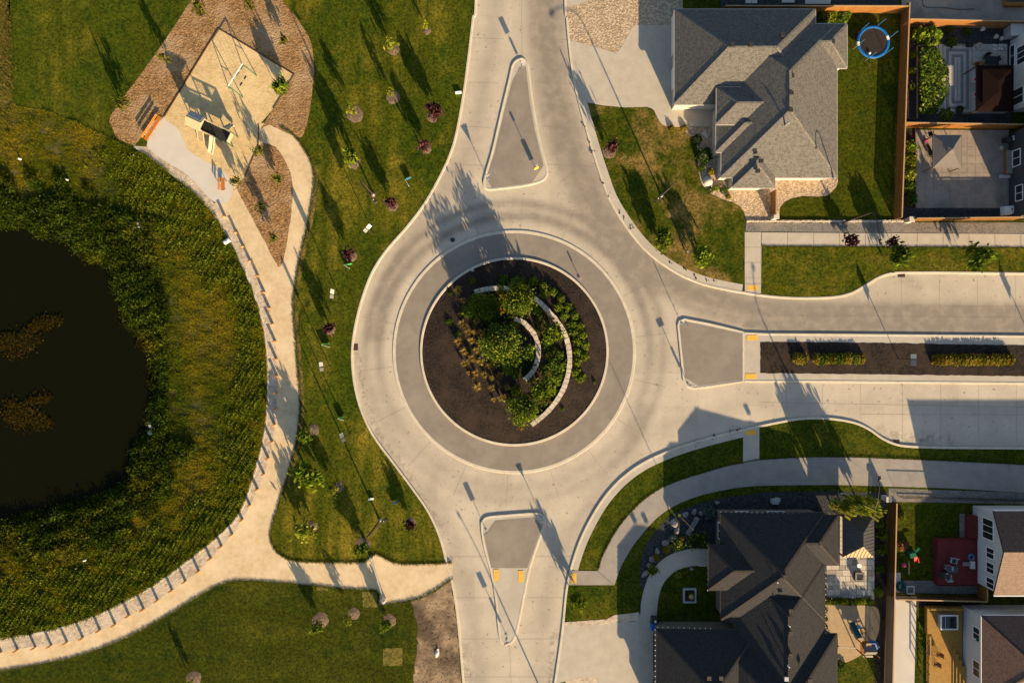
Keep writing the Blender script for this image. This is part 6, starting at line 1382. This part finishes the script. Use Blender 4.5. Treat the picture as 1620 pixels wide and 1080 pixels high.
MB().add([(-.45, -.45, 3.05), (.45, -.45, 3.05), (.45, .45, 3.05), (-.45, .45, 3.05), (0, 0, 3.3)], [(0, 1, 4), (1, 2, 4), (2, 3, 4), (3, 0, 4)]).build('vent_canopy', M['canvas'], g2)
m = MB()
for (p, q) in (((-a, -b_), (a, -b_)), ((a, -b_), (a, b_)), ((a, b_), (-a, b_)), ((-a, b_), (-a, -b_))): m.beam((*p, 2.22), (*q, 2.22), .03, .2)
m.build('valance', M['canvas'], g2)
for x in (-a+.06, a-.06):
    for y in (-b_+.06, b_-.06): MB().box((x, y, 1.15), (.09, .09, 2.3)).build('post', M['bronze'], g2)
lg = thing('sun_lounger', 'dark sun lounger with pink towel left of the fabric gazebo', 'sun lounger', pz(1466, 238, G4), -1.1); MB().box((0, 0, .34), (1.5, .55, .06)).build('bed', M['charcoal'], lg); MB().box((-.95, 0, .5), (.6, .55, .06), rot=Matrix.Rotation(.6, 3, 'Y')).build('backrest', M['charcoal'], lg)
for x in (-.6, .6):
    for y in (-.22, .22): MB().box((x, y, .16), (.05, .05, .34)).build('leg', M['black'], lg)
MB().box((-1.05, 0, .66), (.3, .4, .05)).build('towel', M['pink'], lg)
chair(1468, 214, .3, 'dark chair at the upper left of the fabric gazebo', 'black', 'charcoal'); chair(1472, 249, .8, 'dark chair with pale cushion by the gazebo post', 'black', 'lens')
sf = thing('corner_sofa', 'cedar framed outdoor sofa with grey cushions along the charcoal house', 'sofa', pz(1592, 258, G4)); MB().box((.2, 0, .2), (1.3, 3.0, .4)).build('frame', M['cedar'], sf)
for k in range(3): MB().box((.1, -1 + k*.98, .46), (.9, .92, .14)).build('seat_cushion', M['greycush'], sf); MB().box((.7, -1 + k*.98, .65), (.22, .92, .5)).build('back_cushion', M['greycush'], sf)
MB().box((-.2, -1.75, .08), (1.6, .4, .16)).build('step', M['pad'], sf)
bq = thing('barbecue', 'black barbecue with pale side shelf on the stamped patio', 'barbecue', pz(1588, 224, G4), .1); MB().box((0, 0, .45), (.8, .55, .8)).build('cabinet', M['black'], bq); MB().lathe([(.36, .85), (.34, 1.0), (.2, 1.1), (.02, 1.14)], n=12).build('hood', M['charcoal'], bq); MB().box((.65, .1, .85), (.55, .6, .05)).build('side_shelf', M['lens'], bq)
st = thing('side_table', 'small round cream table between the barbecue and the sofa', 'table', pz(1579, 236, G4)); MB().lathe([(.24, .45), (.24, .5)], n=14).build('tabletop', M['cream'], st); MB().tube((0, 0, 0), (0, 0, .45), .04, .04, 6).build('leg', M['cream'], st)
tk = thing('storage_tank', 'white rounded box with a small red mark at the lower corner of the gazebo yard', 'tank', pz(1592, 334, LZ), .08); MB().box((0, 0, .35), (1.7, 1.15, .7), taper=.9).build('body', M['white'], tk); MB().box((0, 0, .74), (1.45, .95, .1), taper=.85).build('lid', M['white'], tk); MB().box((.1, .05, .80), (.18, .18, .03)).build('mark', M['red'], tk)

# ------------------------------------------------------------------ dark bungalow yard
pp = thing('paver_patio', None, None, P(1306, 880, 0)); pp['kind'] = 'structure'; pmesh2 = {}
sheet('patio_base', [(1306, 893), (1327, 893), (1327, 880), (1329, 815), (1383, 815), (1383, 947), (1306, 947)], G2 + .001, M['joint'])
rows = [(815, 947, 1328, 1383)]; rr = random.Random(21); y = 815.0
while y < 946:
    hh = min(rr.choice((6.2, 7.4, 9.2)), 947 - y); x = 1306.5 if y > 893 else 1327.5
    while x < 1382:
        ww = min(rr.choice((7.5, 10, 12.5, 15)), 1382.5 - x); ww = ww if 1382.5 - x - ww > 4 else 1382.5 - x; A = P(x, y, 0); o = MB().box((ww/2/PPM, -hh/2/PPM, 0), (ww/PPM - .035, hh/PPM - .035, .07), taper=.985).build('paver', M['flag'], pp, loc=(A.x - pp.location.x, A.y - pp.location.y, G3 + .025 + rr.uniform(-.008, .008))); x += ww
    y += hh
def tinted(name, k): return surf(name, tuple(x*k for x in (.47, .42, .35)), tuple(x*k for x in (.38, .34, .285)), 2.5)
fl = [tinted('flagstone_pale', 1.12), tinted('flagstone_mid', .85), tinted('flagstone_dark', .68), M['flag']]
for i, o in enumerate(kids(pp)): o.data.materials[0] = fl[(i*7 + i//5) % 4]
pv = thing('pavilion', 'small hip-roofed pavilion with seamed roof over the pale paver patio', 'pavilion', (P(1357, 848, 2.5).x, P(1357, 848, 2.5).y, LZ)); a, b_ = 1.92, 2.55
M['pavroof'] = surf('grey_metal_roof', (.062, .060, .058), (.05, .048, .047), 2, rough=.7); M['pavroof_sunlit'] = surf('sunlit_roof_panel', (.36, .27, .15), (.28, .2, .11), 3, rough=.8, stretch=(5, .5, 1))  # tan panel has the sunlight on the south slope put into its colour
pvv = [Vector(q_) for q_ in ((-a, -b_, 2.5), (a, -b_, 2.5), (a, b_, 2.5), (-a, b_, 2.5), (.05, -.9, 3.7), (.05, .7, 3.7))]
for f_, mt in (((0, 1, 4), 'pavroof_sunlit'), ((1, 2, 5, 4), 'pavroof'), ((2, 3, 5), 'pavroof'), ((3, 0, 4, 5), 'pavroof')):
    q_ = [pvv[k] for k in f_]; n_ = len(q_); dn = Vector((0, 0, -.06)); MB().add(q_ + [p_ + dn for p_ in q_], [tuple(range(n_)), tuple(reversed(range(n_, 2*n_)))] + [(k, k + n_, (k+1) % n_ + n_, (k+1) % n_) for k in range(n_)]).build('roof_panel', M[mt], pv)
m = MB()
for k in range(1, 9): x = -a + k*2*a/9; t = 1 - abs(x/a); m.beam((x, -b_, 2.52), (x + (.05 - x)*t*.0, -b_ + t*1.6, 2.52 + t*1.16), .04, .04)
for k in range(1, 12):
    y = -b_ + k*2*b_/12; t = min(1, (y + b_)/1.6, (b_ - y)/1.8)
    for s in (-1, 1): m.beam((s*a, y, 2.52), (s*a*(1 - t) + .05*t, y, 2.52 + 1.18*t), .04, .04)
m.build('roof_seam', M['pavroof'], pv)['kind'] = 'stuff'
for x in (-a+.15, a-.15):
    for y in (-b_+.15, b_-.15): MB().box((x, y, 1.24), (.15, .15, 2.5)).build('post', M['cedar'], pv)
ft = thing('fire_table', 'square dark fire table on the pale pavers', 'fire table', pz(1355.5, 909, G3 + .06)); MB().box((0, 0, .26), (1.0, 1.05, .52)).build('body', M['charcoal'], ft)
for (x, y, w_, d) in ((0, .46, 1.15, .24), (0, -.46, 1.15, .24), (-.47, 0, .22, .68), (.47, 0, .22, .68)): MB().box((x, y, .56), (w_, d, .07)).build('rim_tile', M['gstone'], ft)
MB().box((0, 0, .535), (.66, .62, .03)).build('burner', M['black'], ft)
so = thing('stool', 'round white stool above the dark fire table', 'stool', pz(1355, 891, G3 + .06)); MB().lathe([(.24, .40), (.30, .43), (.30, .5), (.24, .52)], n=16).build('seat', M['white'], so)
for k in range(3): a = 2*PI*k/3; MB().tube((.22*math.cos(a), .22*math.sin(a), 0), (.14*math.cos(a), .14*math.sin(a), .42), .025, .02, 6).build('leg', M['white'], so)
sheet('play_sand_pad', smooth([(1306, 958), (1340, 957), (1380, 958), (1390, 966), (1392, 984), (1388, 1006), (1378, 1022), (1358, 1038), (1336, 1048), (1325, 1046), (1325, 1004), (1308, 1003)], True, 3), G3, surf('tan_play_sand', (.40, .29, .165), (.33, .24, .14), 2, bmp=.4, bscale=8))
sheet('yard_bed', [(1384, 806), (1404, 806), (1400, 1100), (1384, 1100)], G2 + .001, M['blackmulch'])
ps = thing('wooden_playset', 'wooden playset with dark green slide and blue tube by the dark bungalow', 'playset', pz(1362, 1016, G3), 0)
q = lambda u, v, z: P(u, v, z) - ps.location
cx, cy = q(1364, 1016, 0)[:2]
for x in (-.9, .75):
    for y in (-.65, .65): MB().box((cx + x, cy + y, 1.25), (.11, .11, 2.6)).build('post', M['cedar'], ps)
for k in range(9): MB().box((cx - .07, cy - .6 + k*.15, 1.3), (1.75, .135, .04)).build('deck_board', M['cedar'], ps)
MB().add([(cx - 1.1, cy - .3, 2.5), (cx + .3, cy - .3, 2.5), (cx + .3, cy + .75, 2.5), (cx - 1.1, cy + .75, 2.5), (cx - 1.1, cy + .2, 3.0), (cx + .3, cy + .2, 3.0)], [(0, 1, 5, 4), (2, 3, 4, 5), (0, 4, 3), (1, 2, 5)]).build('roof', M['canvas'], ps)
MB().beam(Vector((cx - 1.0, cy - .75, 1.9)), Vector((cx + .2, cy - .75, 1.95)), .2, .28).build('rail_board', M['cream'], ps)
a, b_ = q(1359, 1008, 1.35), q(1346, 983, .15); m = MB(); d = (b_ - a); n = 7
for k in range(n):
    t0, t1 = k/n, (k+1)/n; f = lambda t: Vector((a.x + d.x*t, a.y + d.y*t, 1.35 - 1.2*t**.85)); sd_ = Vector((-d.y, d.x, 0)).normalized()
    m.beam(f(t0), f(t1), .5, .05)
    for s in (-1, 1): m.beam(f(t0) + sd_*s*.29 + Vector((0, 0, .1)), f(t1) + sd_*s*.29 + Vector((0, 0, .1)), .09, .2)
m.build('slide', M['teal'], ps)
e = q(1381, 1020, 1.6); MB().lathe([(.1, -.55), (.45, -.45), (.62, -.1), (.62, .15), (.45, .45), (.1, .55)], (e.x, e.y, 1.5), 14).build('bubble_tube', M['blue'], ps)
MB().box((e.x - .55, e.y - .1, 1.5), (1.1, .9, .9)).build('cabin', M['cedar'], ps); m = MB()
for s in (-1, 1): m.beam(Vector((e.x - 1.05, e.y - .1 + s*.5, 2.0)), Vector((e.x + .1, e.y - .1 + s*.5, 2.0)), .09, .09).beam(Vector((e.x - .48 + s*.57, e.y - .6, 2.0)), Vector((e.x - .48 + s*.57, e.y + .4, 2.0)), .09, .09)
m.build('cabin_frame', M['pad'], ps)
a = q(1326, 1023, 2.3); b_ = q(1348, 1024, 2.3); MB().beam(a, b_ + Vector((.6, 0, 0)), .09, .12).build('swing_beam', M['cream'], ps)
for s in (-1, 1): MB().beam(a + Vector((.1, 0, 0)), Vector((a.x, a.y + s*.8, 0)), .08, .08).build('swing_leg', M['cedar'], ps)
a, b_ = q(1352, 1006, 1.3), q(1356, 996, 0.1); m = MB(); sd_ = Vector((.9, 0, 0))
for k in range(2): m.beam(q(1365 + k*6, 1004, 1.3), q(1362 + k*6, 994, .02), .07, .09)
for k in range(4): m.beam(q(1362, 1002 - k*2, 1.1 - k*.3) , q(1372, 1002 - k*2, 1.1 - k*.3), .1, .04)
m.build('ladder', M['cedar_cap'], ps)
m = MB(); c_ = q(1357, 991, .3); m.lathe([(.10, -.05), (.34, -.05), (.34, .05), (.10, .05)], (c_.x, c_.y, .3), 14); m.build('tire_swing', M['greyplast'], ps); MB().box((cx + .35, cy + .75, 1.8), (.5, .06, .5)).build('blue_panel', M['blue'], ps); MB().box((cx - .2, cy - .9, .9), (.3, .3, .25)).build('bucket', M['yellowplate'], ps)
bn = thing('recycling_bin', 'blue wheeled recycling bin at the garage corner', 'bin', pz(1032, 986, G4)); MB().box((0, 0, .5), (.62, .7, 1.0), taper=1.1).build('body', M['blue'], bn); MB().box((0, .02, 1.04), (.72, .8, .08), taper=.92).build('lid', M['blue'], bn)
for s in (-1, 1): MB().tube((s*.28, .34, .1), (s*.34, .34, .1), .1, .1, 10).build('wheel', M['black'], bn)
bn = thing('waste_bin', 'black wheeled bin with pale lid panel behind the blue bin', 'bin', pz(1033, 976.5, G4)); MB().box((0, 0, .5), (.62, .7, 1.0), taper=1.1).build('body', M['black'], bn); MB().box((0, .02, 1.04), (.72, .8, .08), taper=.92).build('lid', M['black'], bn); MB().box((.05, 0, 1.09), (.25, .3, .02)).build('lid_panel', M['lens'], bn)
pf = thing('planter_fountain', 'square stone-edged planter with a small fountain on the dark entry lawn', 'planter', pz(1090, 940, G3))
for (x, y, w_, d) in ((0, .82, 1.65, .22), (0, -.82, 1.65, .22), (-.72, 0, .22, 1.42), (.72, 0, .22, 1.42)): MB().box((x, y, .15), (w_, d, .3)).build('edge_stone', M['greyplast'], pf)
MB().box((0, 0, .1), (1.2, 1.4, .2)).build('soil', M['blackmulch'], pf); MB().lathe([(.2, .2), (.12, .4), (.3, .7), (.34, .74), (.05, .76)], (.1, 0, 0), 12).build('bowl', M['cedar_cap'], pf); ob = bpy.data.objects.new('foliage', SM['green'][0]); link(ob, pf); ob.scale = (.4, .45, .4); ob.location = (.1, .1, .25)
fp = thing('flag_pole', 'slender pale pole with yellow ball in the dark stone bed', 'pole', pz(1074, 814)); MB().tube((0, 0, 0), (0, 0, 6.8), .05, .03, 8).build('pole', M['cedar_cap'], fp); MB().lathe([(.03, 0), (.17, .08), (.2, .2), (.15, .34), (.03, .4)], n=12).build('base_ball', M['yellowplate'], fp)
bc = thing('stone_bench', 'long pale stone bench beside the slender pole', 'bench', pz(1094, 830), 1.05); MB().box((0, 0, .45), (2.5, .55, .12)).build('seat', M['boulder'], bc)
for s in (-1, 1): MB().box((s*.9, 0, .2), (.3, .45, .42)).build('leg', M['boulder'], bc)
for k, (u, v, s) in enumerate(((1066, 826, 8), (1084, 813, 6), (1097, 808, 6), (1108, 811, 5), (1031, 884, 6), (1022, 905, 6), (1040, 870, 6), (1052, 858, 7), (1070, 838, 6), (1027, 893, 5), (1094, 898, 4), (1017, 908, 4), (1134, 794, 4))):
    r = thing('bed_boulder', 'grey boulder in the dark stone bed along the entry walk', 'boulder', pz(u, v, G2), RN.uniform(0, 6), 'grey boulders of the dark stone bed'); bm = bmesh.new()
    for _ in range(22): p = Vector((RN.gauss(0, 1), RN.gauss(0, 1), RN.gauss(0, 1))).normalized(); bm.verts.new((p.x*s/PPM, p.y*s/PPM*.8, p.z*s/PPM*.5 + .1))
    bmesh.ops.convex_hull(bm, input=bm.verts); me = bpy.data.meshes.new('stone'); bm.to_mesh(me); bm.free(); me.materials.append(M['boulder']); o = bpy.data.objects.new('stone', me); link(o, r)
m = 0

# ------------------------------------------------------------------ red deck yard
sheet('yard_lawn', [(1406, 797), (1538, 799), (1538, 918), (1402, 918)], G2 + .001, M['lawn_back'])
sheet('gravel_walk', [(1404, 918), (1546, 918), (1546, 939), (1403, 937)], G3, M['gstone']); slabs('yard_slab', [[(1404, 905), (1425, 905), (1425, 937), (1404, 937)]], G3 + .03, M['pad'])
def deck(label, quad, h, mt, z=LZ, bw=.14, vertical=True, skirt=True, loc_z=0):
    r = thing('wooden_deck', label, 'deck', P(*quad[0], 0)); x0, y1 = 0, 0; q = P(quad[1][0], quad[1][1], 0) - P(*quad[0], 0); L, D = q.x, -q.y; r.location.z = z; n = int((D if not vertical else L)/bw)
    me = MB().box((0, 0, 0), (L - .01, bw - .012, .04) if not vertical else (bw - .012, D - .01, .04)).mesh('deck_board', mt)
    for k in range(n): o = bpy.data.objects.new('deck_board', me); link(o, r); o.location = (L/2, -(k + .5)*bw, h) if not vertical else ((k + .5)*bw, -D/2, h)
    if skirt:
        for (c_, d) in (((L/2, .02, h/2), (L, .03, h)), ((L/2, -D - .02, h/2), (L, .03, h)), ((-.02, -D/2, h/2), (.03, D, h))): MB().box(c_, d).build('skirt', mt, r)
    return r
deck('main square of the dark red stained deck', ((1476, 850), (1538, 921)), .9, M['reddeck'], vertical=False); deck('upper wing of the dark red stained deck by the house', ((1526, 813), (1537.5, 849)), 1.0, M['reddeck'], vertical=False)
sheet('rock_border', [(1518, 812), (1526, 812), (1526, 850), (1518, 850)], G3, M['gstone'])
D1 = LZ + .925
table(1493, 893, 1.35, .85, 0, 'glass topped table with pinkish frame on the red deck', 'glass', D1); fr = MB()
def onpx(u, v, z): f = (CAMH - z)/CAMH; return 810 + (u-810)*f, 540 + (v-540)*f
chair(*onpx(1508, 886, 1.4), 2.9, 'grey deck chair above the glass table', 'greyplast', 'charcoal', D1, .7); chair(*onpx(1499, 912, 1.4), .1, 'grey deck chair below the glass table', 'greyplast', 'charcoal', D1, .7); chair(*onpx(1499, 897, 1.4), 1.6, 'small grey chair at the left end of the glass table', 'greyplast', 'greycush', D1)
bq = thing('barbecue', 'dark barbecue at the lower left of the red deck', 'barbecue', pz(1482, 903, D1)); MB().box((0, 0, .4), (.9, .6, .8)).build('cabinet', M['charcoal'], bq); MB().box((0, 0, .92), (.8, .55, .24), taper=.7).build('hood', M['black'], bq); MB().box((.1, .3, .85), (.3, .1, .04)).build('handle', M['lens'], bq)
pn = thing('pool_ring', 'light blue inflatable ring with an orange patch on the red deck', 'inflatable ring', pz(1527, 876, D1 + .02)); m = MB(); n, k2 = 18, 8; vs = []; 
for i in range(n):
    for j in range(k2): a, b_ = 2*PI*i/n, 2*PI*j/k2; vs.append(((.32 + .1*math.cos(b_))*math.cos(a), (.32 + .1*math.cos(b_))*math.sin(a), .1 + .1*math.sin(b_)))
m.add(vs, [(i*k2 + j, ((i+1) % n)*k2 + j, ((i+1) % n)*k2 + (j+1) % k2, i*k2 + (j+1) % k2) for i in range(n) for j in range(k2)], True).build('ring', M['lblue'], pn); MB().box((.22, -.22, .2), (.2, .15, .04)).build('patch', M['orange_wood'], pn)
stp = thing('deck_step', 'grey step and landing at the house wall on the red deck', 'step', pz(1519, 887, D1)); MB().box((0, 0, .09), (.9, .45, .16)).build('tread', M['boulder'], stp); MB().box((.75, -.1, .16), (.5, .9, .3)).build('landing', M['siding'], stp)
ty = thing('toy_slide', 'green and red toddler slide on the shaded grass', 'toy slide', pz(1438, 877), .2); MB().box((0, .2, .45), (.9, .7, .9), taper=.85).build('tower', M['green'], ty); MB().beam((.4, .6, .85), (1.0, .9, .75), .3, .08).build('flap', M['green'], ty); MB().beam((.35, -.1, .7), (.55, -.95, .1), .45, .08).build('slide', M['red'], ty); MB().box((.75, -.7, .3), (.14, .6, .4)).build('side', M['red'], ty)
bl = thing('ball', 'pink ball on the grass beside the toddler slide', 'ball', pz(1427.5, 892)); MB().lathe([(.03, 0), (.2, .07), (.27, .25), (.2, .43), (.03, .5)], n=14).build('shell', M['pink'], bl); MB().lathe([(.272, .24), (.272, .26)], n=14).build('seam', M['white'], bl)
br = thing('leaf_pile', 'heap of orange brown brush by the fence', 'brush pile', pz(1427, 862)); ob = bpy.data.objects.new('twigs', shrub_mesh(120, [(.3, .13, .04), (.2, .1, .04), (.12, .07, .03)], 260, .3, aspect=3)); link(ob, br); ob.scale = (.7, .6, .4); MB().lathe([(.4, 0), (.2, .15), (.02, .2)], n=8).build('heap', M['bark'], br)
hr = thing('hose_coil', 'coiled dark green hose on the pale slab by the fence', 'hose', pz(1424, 926, G4 + .03)); 
for k, (r_, z) in enumerate(((.62, .05), (.55, .1), (.46, .14), (.38, .18))): MB().path([(r_*math.cos(2*PI*i/18), r_*math.sin(2*PI*i/18), z) for i in range(19)], .05, 5).build('coil', M['teal'], hr)
wf = thing('garden_tray', 'empty pale square tray frame lying by the hose coil', 'tray', pz(1439, 932, G4 + .01)); 
for (x, y, w_, d) in ((0, .45, 1.0, .12), (0, -.45, 1.0, .12), (-.45, 0, .12, .8), (.45, 0, .12, .8)): MB().box((x, y, .04), (w_, d, .08)).build('bar', M['lens'], wf)
plk = thing('plank', 'thin pale plank standing from the grass to the slab', 'plank', pz(1437, 893)); MB().box((0, -.3, .03), (.14, 1.7, .05)).build('board', M['cedar_cap'], plk); MB().box((0, -.9, .08), (.3, .1, .06)).build('cleat', M['cedar_cap'], plk)

# ------------------------------------------------------------------ yellow deck yard
sheet('yard_concrete', [(1403, 942), (1450, 943), (1446, 1100), (1398, 1100)], G3, M['pad']); sheet('yard_bed', [(1450, 943), (1550, 943), (1550, 960), (1449, 960)], G3, M['blackmulch'])
deck('upper landing of the yellow pine deck', ((1462, 957), (1517, 998)), .55, M['deckwood']); deck('lower floor of the yellow pine deck', ((1466, 999), (1518, 1100)), .35, M['deckwood'], vertical=False)
ws = thing('deck_stairs', 'wide yellow pine stairs along the brown-roofed house', 'stairs', pz(1503, 1062)); 
for k in range(4): MB().box((k*.32 + .16, 0.3 - k*.35, .45 + k*.16), (.34, 6.0 - k*.7, .05)).build('tread', M['deckwood'], ws); MB().box((k*.32, .3 - k*.35, .36 + k*.16), (.03, 6.0 - k*.7, .16)).build('riser', M['deckwood'], ws)
dr = thing('deck_railing', 'yellow pine railing along the left of the deck', 'railing', pz(1461, 998, LZ + .5)); L = 5.9
for k in range(6): MB().box((0, -k*1.2, .3), (.09, .09, 1.1)).build('post', M['deckwood'], dr)
MB().box((0, -3.0, .87), (.14, 6.1, .05)).build('hand_rail', M['deckwood'], dr); MB().box((0, -3.0, .1), (.06, 6.1, .06)).build('bottom_rail', M['deckwood'], dr)
dr = thing('deck_railing', 'yellow pine railing along the top of the deck', 'railing', pz(1462, 957, LZ + .55)); 
for k in range(4): MB().box((k*1.35, .03, .3), (.09, .09, 1.0)).build('post', M['deckwood'], dr)
MB().box((2.1, .03, .82), (4.3, .14, .05)).build('hand_rail', M['deckwood'], dr)
sp = thing('hot_tub', 'square tub with glassy cover and pale rim on the yellow deck', 'hot tub', pz(1491, 977, LZ + .57)); MB().box((0, 0, .32), (2.1, 1.75, .64)).build('shell', M['greyplast'], sp)
for (x, y, w_, d) in ((0, .85, 2.2, .16), (0, -.85, 2.2, .16), (-1.02, 0, .16, 1.54), (1.02, 0, .16, 1.54)): MB().box((x, y, .68), (w_, d, .08)).build('rim', M['lens'], sp)
MB().box((0, 0, .65), (1.88, 1.54, .04)).build('cover', M['glass'], sp); MB().box((-.5, 0, .7), (.06, 1.5, .05)).build('cover_bar', M['galv'], sp)
for k, (u, v) in enumerate(((1478, 1030), (1474, 1045))): chair(u, v, 1.6, ('cedar deck chair against the railing, upper one', 'cedar deck chair against the railing, lower one')[k], 'cedar', 'timber', LZ + .38)
wp = thing('garden_wand', 'dark wooden prop leaning on the concrete below the fence', 'prop', pz(1444, 957, G3)); MB().beam((-.9, .75, .5), (.45, -.3, .05), .08, .08).build('shaft', M['bronze'], wp); MB().beam((-1.2, .85, .5), (-.7, .65, .5), .3, .08).build('head', M['bronze'], wp)
